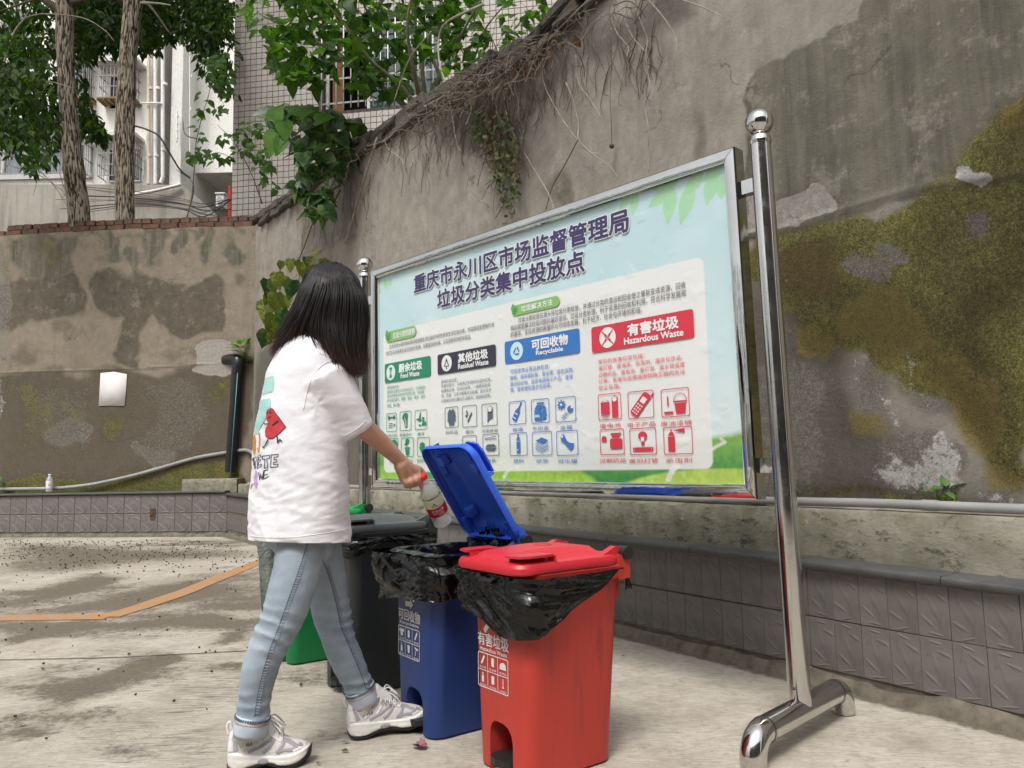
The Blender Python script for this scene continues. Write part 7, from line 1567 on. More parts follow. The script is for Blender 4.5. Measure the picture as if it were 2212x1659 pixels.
def decal(px, mat, name='print', bvh=BVH, Y0=2.6, off=.0012, parent=tee, cell=2.2):
    """a flat print laid onto cloth: polygon in photo points, cut to a fine grid so that it follows the folds"""
    bm = bmesh.new(); vs = [bm.verts.new((x, y, 0)) for x, y in px]; 
    try: bm.faces.new(vs)
    except ValueError: bm.free(); return
    bmesh.ops.triangulate(bm, faces=bm.faces)
    x0, x1 = min(p[0] for p in px), max(p[0] for p in px); y0, y1 = min(p[1] for p in px), max(p[1] for p in px)
    k = x0+cell
    while k < x1: bmesh.ops.bisect_plane(bm, geom=list(bm.verts)+list(bm.edges)+list(bm.faces), plane_co=(k, 0, 0), plane_no=(1, 0, 0)); k += cell
    k = y0+cell
    while k < y1: bmesh.ops.bisect_plane(bm, geom=list(bm.verts)+list(bm.edges)+list(bm.faces), plane_co=(0, k, 0), plane_no=(0, 1, 0)); k += cell
    bad = []
    for v in bm.verts:
        p = on_surf(bvh, v.co.x, v.co.y, Y0, off)
        if p is None: bad.append(v); p = Vector((0, 0, 0))
        v.co = p
    if bad: bmesh.ops.delete(bm, geom=bad, context='VERTS')
    # drop faces stretched over the silhouette
    big = [f for f in bm.faces if max(e.calc_length() for e in f.edges) > .035]; bmesh.ops.delete(bm, geom=big, context='FACES')
    if not bm.faces: bm.free(); return
    me = bpy.data.meshes.new(name); bm.to_mesh(me); bm.free(); return obj(name, me, mat, parent, smooth=True)
def stroke(P, w, mat, name='print_line', **kw):
    """a drawn line of width w (photo units)"""
    for (a, b) in zip(P, P[1:]):
        d = Vector((b[0]-a[0], b[1]-a[1])); d.normalize(); n = Vector((-d.y, d.x))*w/2; e = d*w*.35
        decal([(a[0]+n.x-e.x, a[1]+n.y-e.y), (b[0]+n.x+e.x, b[1]+n.y+e.y), (b[0]-n.x+e.x, b[1]-n.y+e.y), (a[0]-n.x-e.x, a[1]-n.y-e.y)], mat, name, **kw)
C3 = lambda x, y: ((950+x/2.074)/1.823, (1350+y/2.074)/1.823)
def P3(*p): return [C3(x, y) for x, y in p]
K_TEAL, K_RED, K_OR, K_BLK, K_PINK, K_NV = simple('teal_print', (.33,.58,.56), .7, var=.03), simple('red_print', (.50,.035,.045), .6, var=.05), simple('orange_print', (.62,.26,.03), .6, var=.05), simple('black_print', (.02,.02,.025), .6), simple('lilac_print', (.50,.30,.52), .7), simple('navy_print', (.05,.05,.10), .6)
decal(P3((150,310),(165,300),(262,270),(270,290),(268,370),(255,400),(150,432),(140,420),(142,350)), K_TEAL)
decal(P3((135,470),(235,452),(243,475),(240,560),(225,590),(160,592),(155,700),(140,745),(108,745),(102,700),(110,600),(122,520)), K_TEAL, cell=2.0)
decal(P3((148,312),(152,270),(158,255),(163,272),(176,225),(200,160),(206,165),(190,235),(182,285)), K_OR)
HT = [(240,530),(262,540),(285,575),(318,615),(345,655),(371,688),(330,730),(290,765),(262,785),(225,788),(200,765),(195,730),(200,700),(215,675),(228,655),(212,640),(205,610),(205,575),(215,545)]
HTi = [((x-265)*.95+265, (y-665)*.955+665) for x, y in HT]
decal(P3(*HT), K_BLK, off=.0012); decal(P3(*HTi), K_RED, off=.0022)
for S, w in (([(219,562),(220,576)], 3), ([(243,562),(244,576)], 3), ([(228,608),(236,616),(242,600)], 1.5), ([(262,674),(280,660),(302,642)], 4), ([(228,662),(205,664),(189,655)], 2.5), ([(222,792),(205,830),(185,858),(180,848)], 2.5), ([(298,765),(302,815),(320,790),(334,804)], 2.5)): stroke(P3(*S), w*1.0, K_BLK, off=.0030)
decal(P3((100,770),(110,745),(118,765),(122,830),(116,900),(104,920),(97,880)), K_OR)
for S in ([(150,740),(152,800),(148,870),(142,885),(136,860)],): stroke(P3(*S), 3, K_OR)
def letter(P, w=1.6): stroke(P3(*P), w, K_NV)
letter([(172,925),(232,918),(234,942),(210,946),(218,1018),(190,1024),(196,950),(174,950),(172,925)]); letter([(246,915),(302,910),(303,930),(270,936),(268,955),(292,952),(293,972),(266,976),(266,996),(302,990),(300,1012),(242,1018),(246,915)])
letter([(138,925),(160,912),(162,930),(142,940),(142,958),(158,950),(158,966),(142,976),(142,1000),(166,990),(166,1008),(132,1028),(138,925)], 1.2)
letter([(108,940),(124,930),(126,960),(116,975),(118,1030)], 1.2); letter([(92,960),(100,935),(104,1000),(108,940),(110,1030)], 1.2)
for S in ([(146,1060),(152,1118),(162,1075),(172,1115),(186,1045)], [(186,1045),(220,1036)], [(186,1080),(214,1075)], [(184,1114),(228,1092)], [(190,1045),(184,1114)]): stroke(P3(*S), 1.8, K_BLK)
decal(P3((122,1040),(135,1060),(132,1120),(140,1150),(122,1188),(108,1160),(104,1100),(118,1100)), K_PINK, cell=2.0)
stroke(P3((80,1190),(88,1160),(108,1150)), 1.6, K_RED)
# seams: armhole, hem stitch, sleeve hem
M_SEAM = simple('seam_shadow', (.56,.55,.60), .9, var=.03)
def seam(P, w, **kw):
    Q = [];
    for x, y in [(v.x, v.y) for v in bez([Vector((a, b, 0)) for a, b in P], 6)]:
        p = on_surf(BVH, x, y, 2.6, .0004)
        if p: Q.append(p)
    g = MB(); g.tube(Q, w, 5); obj('seam', g, M_TEE, tee, smooth=True)
seam([(690,763),(706,768),(722,776),(700,786),(680,806),(668,832),(661,858),(656,884)], .0018); seam([(541,1158),(580,1161),(640,1160),(700,1152),(752,1143)], .0012); seam([(790,909),(771,926),(741,943)], .0012)
g = MB(); q = ell(at(674, 716, 2.61), RT, FW, .062, .062, 36); g.tube(q+[q[0]], .008, 8); obj('collar', g, M_TEE, tee, smooth=True)

# --- jeans
j = MB()
def leg(g, P, rr): limb(g, P, rr, 28, 8)
hipR, hipL = at(652, 1160, 2.54), at(686, 1155, 2.72)
limb(j, [HIP+Z3*.02-RT*.06, HIP+Z3*.02+RT*.06], [.105, .105], 28); limb(j, [HIP-Z3*.02-RT*.06+FW*.012, HIP-Z3*.02+RT*.06+FW*.012], [.088, .088], 28)
RL = [at(x, y, Y) for x, y, Y in ((655,1150,2.55), (648,1200,2.53), (622,1300,2.51), (598,1360,2.50), (568,1425,2.49), (553,1490,2.49), (545,1553,2.49))]; leg(j, RL, [.080,.077,.068,.062,.0555,.049,.048])
LL = [at(x, y, Y) for x, y, Y in ((684,1150,2.68), (694,1200,2.70), (709,1285,2.735), (722,1345,2.745), (739,1400,2.75), (760,1450,2.765), (779,1492,2.785))]; leg(j, LL, [.078,.073,.065,.061,.0555,.050,.049])
jme = union(j, .0058, 7, .5)
def seglen(P, v):
    best = (1e9, 0, None)
    for i, (a, b) in enumerate(zip(P, P[1:])):
        ab = b-a; t = max(0, min(1, (v-a).dot(ab)/ab.length_squared)); q = a+ab*t; d = (v-q).length
        if d < best[0]: best = (d, i+t, q)
    return best
fd_ = np.zeros(len(jme.vertices))
def wr_jeans(co, no):
    out = np.zeros(len(co))
    for i in range(len(co)):
        v = Vector(co[i]); r1, r2 = seglen(RL, v), seglen(LL, v); r, P, s_ = (r1, RL, 1) if r1[0] < r2[0] else (r2, LL, -1); t = r[1]
        side = (v-r[2]).normalized().dot(FW); kn = math.exp(-((t-3.0)/.75)**2); an = math.exp(-((t-5.6)/.55)**2)*.5
        w = 1-2*abs(math.sin((t*7+side*1.6*s_+mnoise.noise(v*7)*2.2))); w = w*.8+.7*mnoise.noise(Vector((side*2.0, t*6.0, s_*3.0))); amp = kn*(.55+.55*(side if s_ < 0 else -side*.6))+an
        dg = 1-2*abs(mnoise.noise(Vector((v.x*6+v.z*5, v.y*6, v.z*9+s_))))
        out[i] = .0062*w*max(.05, amp)+.0036*dg+.002*mnoise.noise(v*22); fd_[i] = w*max(.1, amp)+.3*dg
    return out
displace(jme, wr_jeans)
M_DEN = NT('light_denim', .85, spec=.2); m = M_DEN; cv = m.attr('fold').outputs['Fac']; n = m.noise(5, 6, .6); tw = m.noise(1, 4, .8, sc=(240,240,420), rot=(0, .5, .4)); base_ = m.ramp(m.math('ADD', m.math('MULTIPLY', cv, .34), n), [(.25, (.19,.235,.285)), (.5, (.31,.365,.42)), (.8, (.47,.52,.57))])
m.base(m.mix(m.math('MULTIPLY', tw, .35), base_, (.17,.22,.29))); m.bump(tw, .25, .0015, m.bump(m.noise(26, 5, .6), .25, .004)); M_DEN = m.m
setattr_f(jme, 'fold', fd_); jeans = obj('jeans', jme, M_DEN, person, smooth=True)
jco = [v.co+wloc(jeans) for v in jeans.data.vertices]; JB = BVHTree.FromPolygons(jco, [tuple(p.vertices) for p in jeans.data.polygons])
M_CUFF = NT('pale_denim_reverse', .85, spec=.2); m = M_CUFF; m.base(m.ramp(m.noise(12, 4), [(.3, (.42,.48,.56)), (.7, (.54,.59,.67))])); m.bump(m.noise(30, 4), .4, .005); M_CUFF = m.m; M_SEAMD = simple('dark_denim_seam', (.10,.13,.18), .9, var=.3, vs=60); M_ORST = simple('orange_stitch', (.42,.17,.08), .8)
def cuff(P, rad, h, tl):
    a, b = P[-1], P[-1]+(P[-1]-P[-3]).normalized()*h; d = (b-a).normalized(); x = d.cross(Vector((0, 1, 0))).normalized()*-1; y = d.cross(x); rings = []
    for t, q in ((-.30, .98), (-.28, 1.03), (-.05, 1.06), (.3, 1.07), (.75, 1.03), (1.0, .98), (1.0, .90), (.6, .86)):
        rings.append([a.lerp(b, t)+(x*math.cos(w)+y*math.sin(w))*rad*q*(1+.03*math.sin(w*3+t*4)+.02*math.sin(w*7+t*9)) for w in [2*math.pi*k/40 for k in range(40)]])
    g = MB(); g.loft(rings, caps=False); c = obj('rolled_cuff', g, M_CUFF, jeans, smooth=True)
    g = MB(); n_ = 46
    for k in range(n_):
        w = 2*math.pi*k/n_; p = a.lerp(b, -.14)+(x*math.cos(w)+y*math.sin(w))*rad*1.065; t_ = (-x*math.sin(w)+y*math.cos(w)); g.box(p, (.0052, .004, .0075), ax=t_, ay=(x*math.cos(w)+y*math.sin(w)), az=d)
    obj('cuff_stitch_band', g, M_SEAMD, c); g = MB(); q = [a.lerp(b, .10)+(x*math.cos(w)+y*math.sin(w))*rad*1.075 for w in [2*math.pi*k/40 for k in range(41)]]; g.tube(q, .0012, 5); obj('cuff_thread', g, M_ORST, c)
cuff(RL, .0495, .050, 0); cuff(LL, .050, .050, 0)
def jseam(P, Y0):
    Q = []
    for v in bez([Vector((a, b, 0)) for a, b in P], 8):
        p = on_surf(JB, v.x, v.y, Y0, .0006)
        if p: Q.append(p)
    g = MB(); g.tube(Q, .0016, 5); obj('outseam', g, M_SEAMD, jeans, smooth=True); g = MB(); rnd = random.Random(3)
    for i in range(4, len(Q)-1):
        t = (Q[i]-Q[i-1]).normalized(); o = Vector((.8, .2, 0)); g.box(Q[i]+o*.008+Vector((0, -.0006, 0)), (.013, .001, .0045*rnd.uniform(.6, 1.3)), ax=(o+t*.1), az=t)
    obj('seam_fading', g, simple('faded_seam_shade', (.24,.29,.355), .9), jeans, kind='stuff')
C6 = lambda x, y: ((850+x/2.765)/1.823, (1900+y/2.765)/1.823); C1c = lambda x, y: ((850+x/1.62)/1.823, (2000+y/1.62)/1.823)
jseam([C1c(590,205), C1c(545,350), C1c(500,480), C1c(450,620), C1c(390,790), C1c(345,900), C1c(300,1050), C1c(270,1180), C1c(248,1330)], 2.5)
jseam([C1c(680,330), C1c(715,420), C1c(745,520), C1c(775,640), C1c(800,760), C1c(850,880), C1c(905,1010), C1c(945,1110), C1c(955,1150)], 2.65)

# --- shoes: chunky white running shoes
M_SOLE = NT('cream_rubber_sole', .5); m = M_SOLE; m.base(m.ramp(m.noise(14, 4), [(.3, (.68,.66,.61)), (.7, (.80,.785,.745))])); m.bump(m.noise(40, 4), .2, .003); M_SOLE = m.m
M_UP = NT('white_mesh_upper', .7); m = M_UP; m.base(m.ramp(m.voro(260), [(.2, (.70,.69,.66)), (.6, (.58,.57,.55))])); m.bump(m.voro(260), .4, .002); M_UP = m.m
M_LEA = simple('white_leather', (.72,.71,.68), .42, var=.04); M_GREYS = simple('grey_suede_overlay', (.34,.32,.34), .7, var=.1, vs=30); M_OUTS = simple('black_outsole', (.02,.02,.022), .7); M_LACE = simple('white_lace', (.74,.73,.71), .8, var=.05, vs=60); M_SOCK = NT('cream_sock', .9, spec=.1); m = M_SOCK; m.base((.66,.63,.57)); m.bump(m.noise(1, 2, sc=(300, 300, 20)), .4, .002); M_SOCK = m.m
def shoe(heel, toe, lift, ankle, mir, roll=0, L_=.275):
    f = (toe-heel); f.normalize(); s_ = f.cross(Z3).normalized()*-1; s_ = Z3.cross(f).normalized(); u = f.cross(s_).normalized()        # s_: to the left of the foot
    if u.z < 0: u = -u
    def Q(x, y, z): return heel+f*(x*L_)+s_*(y)+u*z
    # outline half widths along the sole, sole underside and top heights
    X = [0, .03, .10, .22, .36, .48, .60, .72, .84, .93, .98, 1.0]; Wd = [.018, .031, .041, .043, .040, .040, .046, .051, .048, .036, .020, .006]; B0 = [.012, .004, .0, .0, .010, .016, .008, .0, .003, .014, .024, .032]; T0 = [.050, .054, .055, .050, .044, .042, .041, .040, .042, .048, .050, .046]
    cen = [0, 0, 0, 0, -.003, -.004, -.003, 0, .003, .006, .008, .010]; cen = [c*mir for c in cen]
    g = MB(); go = MB(); rings = []; ro = []
    for x, w, b, t, c in zip(X, Wd, B0, T0, cen):
        prof = [(-.80, b+.004), (-1.0, b+.010), (-1.08, b+(t-b)*.45), (-1.0, b+(t-b)*.72), (-1.03, t-.004), (-.92, t+.002), (0, t+.004), (.92, t+.002), (1.03, t-.004), (1.0, b+(t-b)*.72), (1.08, b+(t-b)*.45), (1.0, b+.010), (.80, b+.004)]
        rings.append([Q(x, c+w*p, z) for p, z in prof]); ro.append([Q(x, c+w*p, z) for p, z in ((-.99, b+.009), (-.97, b), (0, b-.001), (.97, b), (.99, b+.009), (0, b+.010))])
    g.loft(rings); me_ = evaluated(newmesh('s', g), [('SUBSURF', dict(levels=2))]); so_ = thing_shoe = obj('shoe', me_, M_SOLE, person, smooth=True)
    go.loft(ro); obj('outsole', go, M_OUTS, so_, smooth=True, angle=40)
    g = MB(); g.add([Q(x, cen[-3]+w, z) for x, w, z in ((.955,-.030,.010), (1.005,-.012,.022), (1.012,.012,.022), (.985,.030,.016), (.985,-.028,.045), (1.022,-.010,.060), (1.022,.014,.058), (1.0,.030,.040))], [(0,1,5,4),(1,2,6,5),(2,3,7,6)]); obj('toe_guard', g, M_OUTS, so_, smooth=True)
    # upper
    Xu = [.0, .02, .08, .16, .26, .38, .50, .62, .74, .86, .94, .99]; Hu = [.085, .112, .118, .108, .104, .128, .118, .098, .080, .070, .062, .050]; Wu = [.016, .027, .034, .035, .034, .034, .037, .042, .042, .035, .022, .010]; rings = []
    for x, h, w in zip(Xu, Hu, Wu):
        c = float(np.interp(x, X, cen)); b = .034; rr = []
        for k in range(20):
            a = math.pi*(k/19)*1.0; cx = math.cos(a); sx = math.sin(a); pw = (abs(cx)**.75)*(1 if cx > 0 else -1); nar = 1-.38*(sx**1.6) if x < .62 else 1-.16*sx**2; rr.append(Q(x, c+w*pw*nar, b+(h-b)*(sx**.8)))
        rr += [Q(x, c-w*.6, b), Q(x, c+w*.6, b)]; rings.append(rr)
    g = MB(); g.loft(rings); um = evaluated(newmesh('u', g), [('REMESH', dict(mode='VOXEL', voxel_size=.003)), ('SMOOTH', dict(factor=.5, iterations=5))]); up_ = obj('upper', um, M_UP, so_, smooth=True)
    uc = [v.co+wloc(up_) for v in up_.data.vertices]; UB = BVHTree.FromPolygons(uc, [tuple(p.vertices) for p in up_.data.polygons])
    def side(x, z, off, sd_): 
        o = Q(x, .12*sd_, z); h = UB.ray_cast(o, -s_*sd_); return (h[0]+s_*sd_*off) if h[0] else None
    def band(P, w, mat, nm, off=.0016, sd_=1, nn=14):
        C_ = bez([Vector((x, z, 0)) for x, z in P], 6); g = MB(); vs = []; ok = []
        for i, c in enumerate(C_):
            t = (C_[min(i+1, len(C_)-1)]-C_[max(0, i-1)]); t = Vector((t.x*L_, t.y)); t.normalize(); n_ = Vector((-t.y/L_, t.x)); ww = w if not hasattr(w, '__len__') else np.interp(i/(len(C_)-1), np.linspace(0, 1, len(w)), w)
            r = [side(c.x+n_.x*ww*k, c.y+n_.y*ww*k, off*(1 if abs(k) < 1 else .2), sd_) for k in (-1, -.6, 0, .6, 1)]
            if all(r): vs += r; ok.append(1)
        m_ = len(vs)//5
        if m_ > 1: g.add(vs, [(5*i+k, 5*i+5+k, 5*i+6+k, 5*i+1+k) for i in range(m_-1) for k in range(4)]); obj(nm, g, mat, up_, smooth=True)
    for sd_ in (1, -1):
        band([(.26,.055), (.40,.068), (.54,.088), (.60,.095)], .0048, M_GREYS, 'overlay', sd_=sd_); band([(.44,.050), (.52,.066), (.585,.090)], .0055, M_GREYS, 'overlay', sd_=sd_)
        band([(.62,.050), (.70,.054), (.80,.052), (.84,.058), (.79,.068), (.70,.080), (.645,.082)], [.007, .0045, .006, .006, .0045, .004, .003], M_GREYS, 'overlay', sd_=sd_); band([(.60,.048), (.66,.062), (.70,.078)], .0055, M_GREYS, 'overlay', sd_=sd_)
        band([(.12,.060), (.10,.080), (.075,.098), (.10,.112)], [.008, .006, .004, .002], M_GREYS, 'overlay', sd_=sd_)
        band([(.05,.060), (.04,.085), (.03,.105)], .008, M_LEA, 'heel_counter', .003, sd_); band([(.10,.108), (.18,.101), (.27,.098), (.33,.108), (.40,.122)], .0045, M_LEA, 'collar_edge', .003, sd_)
        band([(.20,.062), (.26,.078), (.34,.090)], [.003, .011, .003], M_LEA, 'eyelet_panel', .0028, sd_); band([(.36,.070), (.44,.095), (.47,.112)], .004, M_LEA, 'stay', .0026, sd_); band([(.40,.116), (.50,.106), (.60,.090), (.66,.080)], .005, M_LEA, 'eyestay', .003, sd_); band([(.80,.048), (.90,.052), (.97,.050)], .006, M_LEA, 'toe_cap', .0022, sd_); band([(.86,.064), (.89,.060), (.92,.056)], [.003,.004,.001], M_GREYS, 'overlay', .003, sd_)
        v, f_ = text_mesh('FILA', .02); pts_ = [side(.235+(x if sd_*mir else x)*.075*1, .071+y*.0085+x*.004, .0045, sd_) for x, y in v] if sd_ < 0 else [side(.31-x*.075, .071+y*.0085, .0045, sd_) for x, y in v]
        if all(pts_): g = MB(); g.add(pts_, f_); obj('lettering', g, M_OUTS, up_)
    # sole sculpting pods and grey shank
    for sd_ in (1, -1):
        for (x0, x1, z0, z1, mt) in ((.05, .27, .012, .034, M_SOLE), (.60, .80, .014, .028, M_SOLE), (.38, .52, .020, .036, M_GREYS)):
            g = MB(); vs = []; n_ = 14
            for i in range(n_): a = 2*math.pi*i/n_; x = (x0+x1)/2+(x1-x0)/2*math.cos(a); z = (z0+z1)/2+(z1-z0)/2*math.sin(a); w = float(np.interp(x, X, Wd)); vs.append(Q(x, float(np.interp(x, X, cen))+sd_*(w*1.03+.0015), z))
            xc = (x0+x1)/2; vs.append(Q(xc, float(np.interp(xc, X, cen))+sd_*(float(np.interp(xc, X, Wd))*1.07+.0035), (z0+z1)/2)); g.add(vs, [(i, (i+1) % n_, n_) for i in range(n_)]); obj('sole_pod', g, mt, so_, smooth=True)
    # tongue, laces, heel loop, sock
    g = MB(); T_ = [Q(.56, 0, .100), Q(.46, 0, .122), Q(.39, 0, .140), Q(.36, 0, .160)]; g.tube(bez(T_, 4), [.020, .021, .022, .022, .022, .022, .021, .020, .020, .019, .018, .016, .012][:len(bez(T_, 4))], 14); g2 = MB(); 
    for v in g.v: p = Vector(v); g2.v.append(p)
    g2.f = g.f; obj('tongue', g2, M_LEA, up_, smooth=True)
    g = MB()
    for i in range(5):
        x = .42+.055*i; h = float(np.interp(x, Xu, Hu)); P = [Q(x+.01*k, .030*s__, h-.018) if abs(s__) > .9 else Q(x+.01*k, .020*s__, h+.006) for k, s__ in ((0, -1), (.5, -.5), (1, 0), (1.5, .5), (2, 1))]; g.tube(bez(P, 3), .0028, 6); P = [Q(x+.03-.01*k, .028*s__, h-.014) if abs(s__) > .9 else Q(x+.03-.01*k, .018*s__, h+.007) for k, s__ in ((0, -1), (1.5, 0), (3, 1))]; g.tube(bez(P, 3), .0026, 6)
    kx = Q(.46, 0, .134)
    for a, b_ in ((.028, .03), (-.026, .035)):
        g.tube(bez([kx, kx+f*.02+s_*a*.6+u*.014, kx+f*.045+s_*a-u*.010, kx+f*.055+s_*a*.5-u*.022, kx+f*.03+s_*a*.1-u*.002], 5), .0028, 6)
    g.tube(bez([kx, kx+s_*.02-u*.01+f*.02, kx+s_*.035-u*.03+f*.03], 4), .0025, 6); g.tube(bez([kx, kx-s_*.02-u*.01+f*.03, kx-s_*.03-u*.03+f*.05], 4), .0025, 6); g.tube(bez([Q(.30, -.030, .105), Q(.38, -.022, .122), kx], 4), .0028, 6); g.tube(bez([Q(.30, .030, .105), Q(.38, .022, .122), kx], 4), .0028, 6); g.sphere(kx, .0065, 10, 8)
    obj('laces', g, M_LACE, up_, smooth=True)
    g = MB(); g.tube(bez([Q(.0, .006, .098), Q(-.02, .006, .125), Q(.015, .006, .138), Q(.035, .006, .112)], 5), .0042, 8); obj('heel_loop', g, M_LEA, up_, smooth=True)
    g = MB(); g.tube([Q(.20, 0, .06), Q(.20, 0, .10), (Q(.20, 0, .12)).lerp(ankle, .45), ankle, ankle+Z3*.05], [.031, .033, .035, .037, .036], 20); obj('sock', g, M_SOCK, person, smooth=True)
rh = gnd(492, 1660, 0)+Vector((0, 0, .0)); shoe(rh, rh+Vector((.985, .17, 0)), 0, RL[-1]+Vector((-.0, 0, -.03)), 1, L_=.250)
lh = gnd(752, 1594, 0); ld = Vector((.93, .365, .055)); shoe(lh, lh+ld, 0, LL[-1]+Vector((.015, .0, -.03)), -1)

# --- hair
hp = MB(); c_h = at(708, 664, 2.64)
hp.sphere(c_h, .103, 32, 22, sc=(1.0, 1.06, 1.18)); hp.sphere(at(732, 672, 2.64), .080, 24, 16, sc=(1, 1, 1.15))
GUIDE = [[(700,577,2.66),(664,604,2.65),(642,660,2.64),(616,712,2.63),(591,758,2.63)],
         [(702,577,2.64),(674,612,2.58),(654,668,2.555),(630,712,2.56),(598,764,2.575)],
         [(706,576,2.62),(680,618,2.535),(656,675,2.52),(640,705,2.525),(610,748,2.545)],
         [(711,576,2.60),(698,622,2.51),(682,680,2.495),(675,716,2.50),(690,742,2.51)],
         [(716,576,2.60),(718,625,2.50),(708,690,2.485),(714,740,2.47),(736,785,2.47)],
         [(722,576,2.60),(742,625,2.51),(738,700,2.49),(742,755,2.475),(758,806,2.48)],
         [(728,577,2.61),(762,628,2.54),(766,700,2.52),(764,760,2.51),(774,812,2.515)],
         [(733,579,2.63),(776,630,2.59),(786,690,2.58),(778,750,2.57),(786,800,2.575)],
         [(735,580,2.66),(780,632,2.65),(788,690,2.65),(780,740,2.64),(782,786,2.64)],
         [(732,580,2.69),(768,630,2.73),(776,700,2.74),(770,750,2.72),(772,796,2.71)],
         [(720,578,2.71),(735,628,2.78),(738,700,2.78),(740,750,2.75),(745,790,2.73)],
         [(708,578,2.71),(690,630,2.79),(680,690,2.78),(672,730,2.74),(660,760,2.73)],
         [(702,578,2.68),(668,625,2.74),(648,680,2.72),(628,720,2.70),(600,750,2.68)]]
GV = [[at(*p) for p in G_] for G_ in GUIDE]; cen_h = [at(708, 600, 2.65), at(706, 650, 2.645), at(704, 700, 2.64), at(700, 730, 2.63), at(700, 750, 2.62)]
for i, G_ in enumerate(GV):
    Q = bez(G_, 6); Q = [q.lerp(cen_h[min(4, k//6)], .26) for k, q in enumerate(Q)]; n_ = len(Q); hp.tube(Q, [max(.007, .034*(1-.75*max(0, (k/n_-.5)*2))) for k in range(n_)], 10)
    G2 = GV[(i+1) % len(GV)]; Q2 = bez(G2, 6)
    if i < 2 or 3 < i < 9:
        Qm = [a.lerp(b, .5).lerp(cen_h[min(4, k//6)], .26) for k, (a, b) in enumerate(zip(bez(G_, 6), Q2))]; hp.tube(Qm, [max(.006, .030*(1-.8*max(0, (k/n_-.45)*1.8))) for k in range(n_)], 10)
hme = union(hp, .006, 8, .5)
M_HAIR = NT('black_hair', .34, spec=.5); m = M_HAIR; m.base((.008,.007,.0075)); hb_ = m.noise(1, 6, .7, sc=(160, 160, 5)); m.bump(hb_, .6, .004); m.rough(m.ramp(hb_, [(.3, .42), (.7, .7)])); m.b.inputs['Specular IOR Level'].default_value = .25; M_HAIR = m.m
m = NT('hair_strand', .42, spec=.32); tp = m.attr('tip').outputs['Fac']; m.base(m.ramp(tp, [(0, (.011,.0095,.010)), (.7, (.014,.010,.009)), (1, (.050,.024,.018))])); M_STR = m.m
hair = obj('hair', hme, M_HAIR, person, smooth=True)
rnd = random.Random(12); V_, F_, T_ = [], [], []; hco = [v.co+wloc(hair) for v in hair.data.vertices]; HB = BVHTree.FromPolygons(hco, [tuple(p.vertices) for p in hair.data.polygons])
NG = len(GV)
for i in range(5200):
    a = rnd.uniform(0, NG); k = int(a) % NG; f_ = a-int(a); A_, B_ = GV[k], GV[(k+1) % NG]
    if k in (2, 3) : f_ = rnd.choice([f_*.45, 1-f_*.45]) if rnd.random() < .3 else f_
    sp_ = rnd.uniform(-.12, .0); P = []; jx = Vector((rnd.gauss(0, .006), rnd.gauss(0, .006), 0)); e = rnd.uniform(.6, 1.22)
    for q in range(5):
        p = A_[q].lerp(B_[q], f_); c = cen_h[q]; w_ = q/4; p = c+(p-c)*(1+sp_*(.5+.7*w_)+.03) + jx*(.4+w_*1.8)
        if q == 4: p = P[-1]+(p-P[-1])*e
        P.append(p)
    C_ = bez(P, 5); n_ = len(C_); oo = rnd.uniform(.0005, .0045)
    for q in range(n_-4):
        h_ = HB.find_nearest(C_[q])
        if h_[0] is not None and (C_[q]-h_[0]).dot(h_[1]) < oo: C_[q] = h_[0]+h_[1]*oo
    th = rnd.uniform(.0007, .0013); n0 = len(V_)
    wv = rnd.uniform(0, 6)
    for q, p in enumerate(C_):
        t = q/(n_-1); r = th*(1-.7*t*t); d = (C_[min(q+1, n_-1)]-C_[max(q-1, 0)]).normalized(); o = (p-cen_h[min(4, q//5)]); o = (o-d*o.dot(d)); o = o.normalized() if o.length > 1e-5 else d.orthogonal(); s_ = d.cross(o); p = p+s_*.002*math.sin(t*7+wv)
        V_ += [p-s_*r*1.6, p+s_*r*1.6, p+o*r*1.2]; T_ += [t]*3
    for q in range(n_-1):
        b = n0+3*q; F_ += [(b, b+3, b+5, b+2), (b+2, b+5, b+4, b+1), (b+1, b+4, b+3, b)]
g = MB(); g.v = V_; g.f = F_; me = newmesh('hair_strands', g, None, True); setattr_f(me, 'tip', T_)
st_o = obj('hair_strands', me, M_STR, hair, smooth=True, kind='stuff')

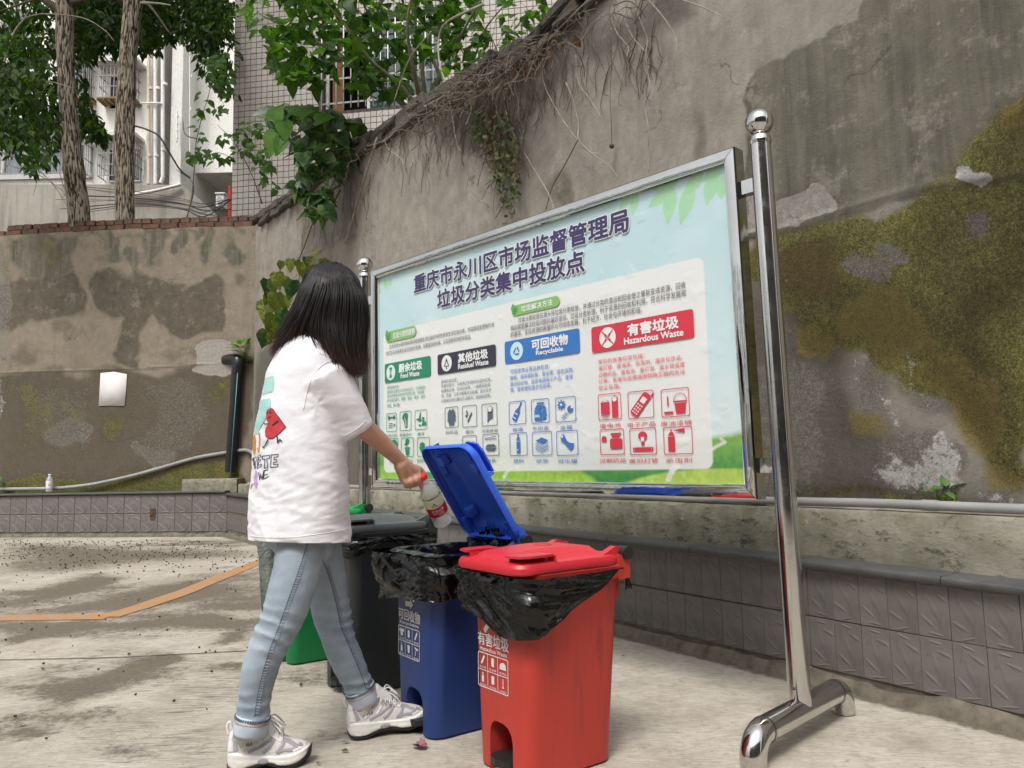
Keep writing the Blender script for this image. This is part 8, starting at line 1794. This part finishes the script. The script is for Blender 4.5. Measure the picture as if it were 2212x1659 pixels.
# --- bottle in the hand
A_, B_ = at(911, 1026, 2.765), at(957, 1128, 2.895); ax = (A_-B_); Lb = ax.length; ax.normalize(); bx = ax.cross(Vector((0, 1, 0))).normalized(); by = ax.cross(bx)
Mb = Matrix((bx, by, ax)).transposed().to_4x4(); Mb.translation = B_
hb2 = thing('bottle', B_, 'crumpled clear plastic bottle with red and white label held over the blue bin', 'bottle')
def lab_big(tr, h, r, root):
    def band(z0, z1, mat, nm, off=1.035, a0=0, a1=2*math.pi, par=root):
        g = MB(); n_ = 48; vs = []
        for i in range(n_+1): a = a0+(a1-a0)*i/n_; vs += [tr((r*off*math.cos(a), r*off*math.sin(a), h*z0)), tr((r*off*math.cos(a), r*off*math.sin(a), h*z1))]
        g.add(vs, [(2*i, 2*i+2, 2*i+3, 2*i+1) for i in range(n_)]); return obj(nm, g, mat, par, smooth=True)
    W_ = leafmat('label_white', [(.72,.68,.70), (.74,.70,.72)], .35, .45); l = band(.24, .60, W_, 'label'); band(.24, .415, simple('label_red', (.50,.012,.035), .32, var=.03), 'label_band', 1.045, par=l); band(.598, .612, K_NV, 'label_edge', 1.045, par=l)
    cdir = (O-tr((0, 0, h*.4))); ca = math.atan2(cdir.dot(by), cdir.dot(bx))
    def onl(x, z, k): a = ca+x/(r*k); return tr((r*k*math.cos(a), r*k*math.sin(a), z))
    sx = 1
    # reading direction: find the sign that makes text run to the right in view
    p0, p1 = onl(0, h*.3, 1.05), onl(.01, h*.3, 1.05)
    if (p1-p0).dot(AX_R) < 0: sx = -1
    for s_, x0, w_, z0, h_ in (('农夫山泉', -.024, .050, .335, .055), ('NONGFU SPRING', -.022, .044, .300, .022), ('550ml', -.002, .024, .265, .022)):
        v, f_ = text_mesh(s_, .02); g = MB(); g.add([onl(sx*(x0+x*w_), h*(z0+y*h_), 1.058) for x, y in v], f_); obj('lettering', g, simple('label_ink', (.78,.76,.76), .4, var=.02), l)
    g = MB(); g.add([onl(sx*x, h*z, 1.056) for x, z in ((-.016, .45), (.008, .45), (-.004, .52))], [(0,1,2)]); obj('emblem', g, simple('label_green', (.02,.20,.11), .4), l)
    return l
bottle(hb2, Mb, Lb, .0355, (.60,.015,.03), lab_big)
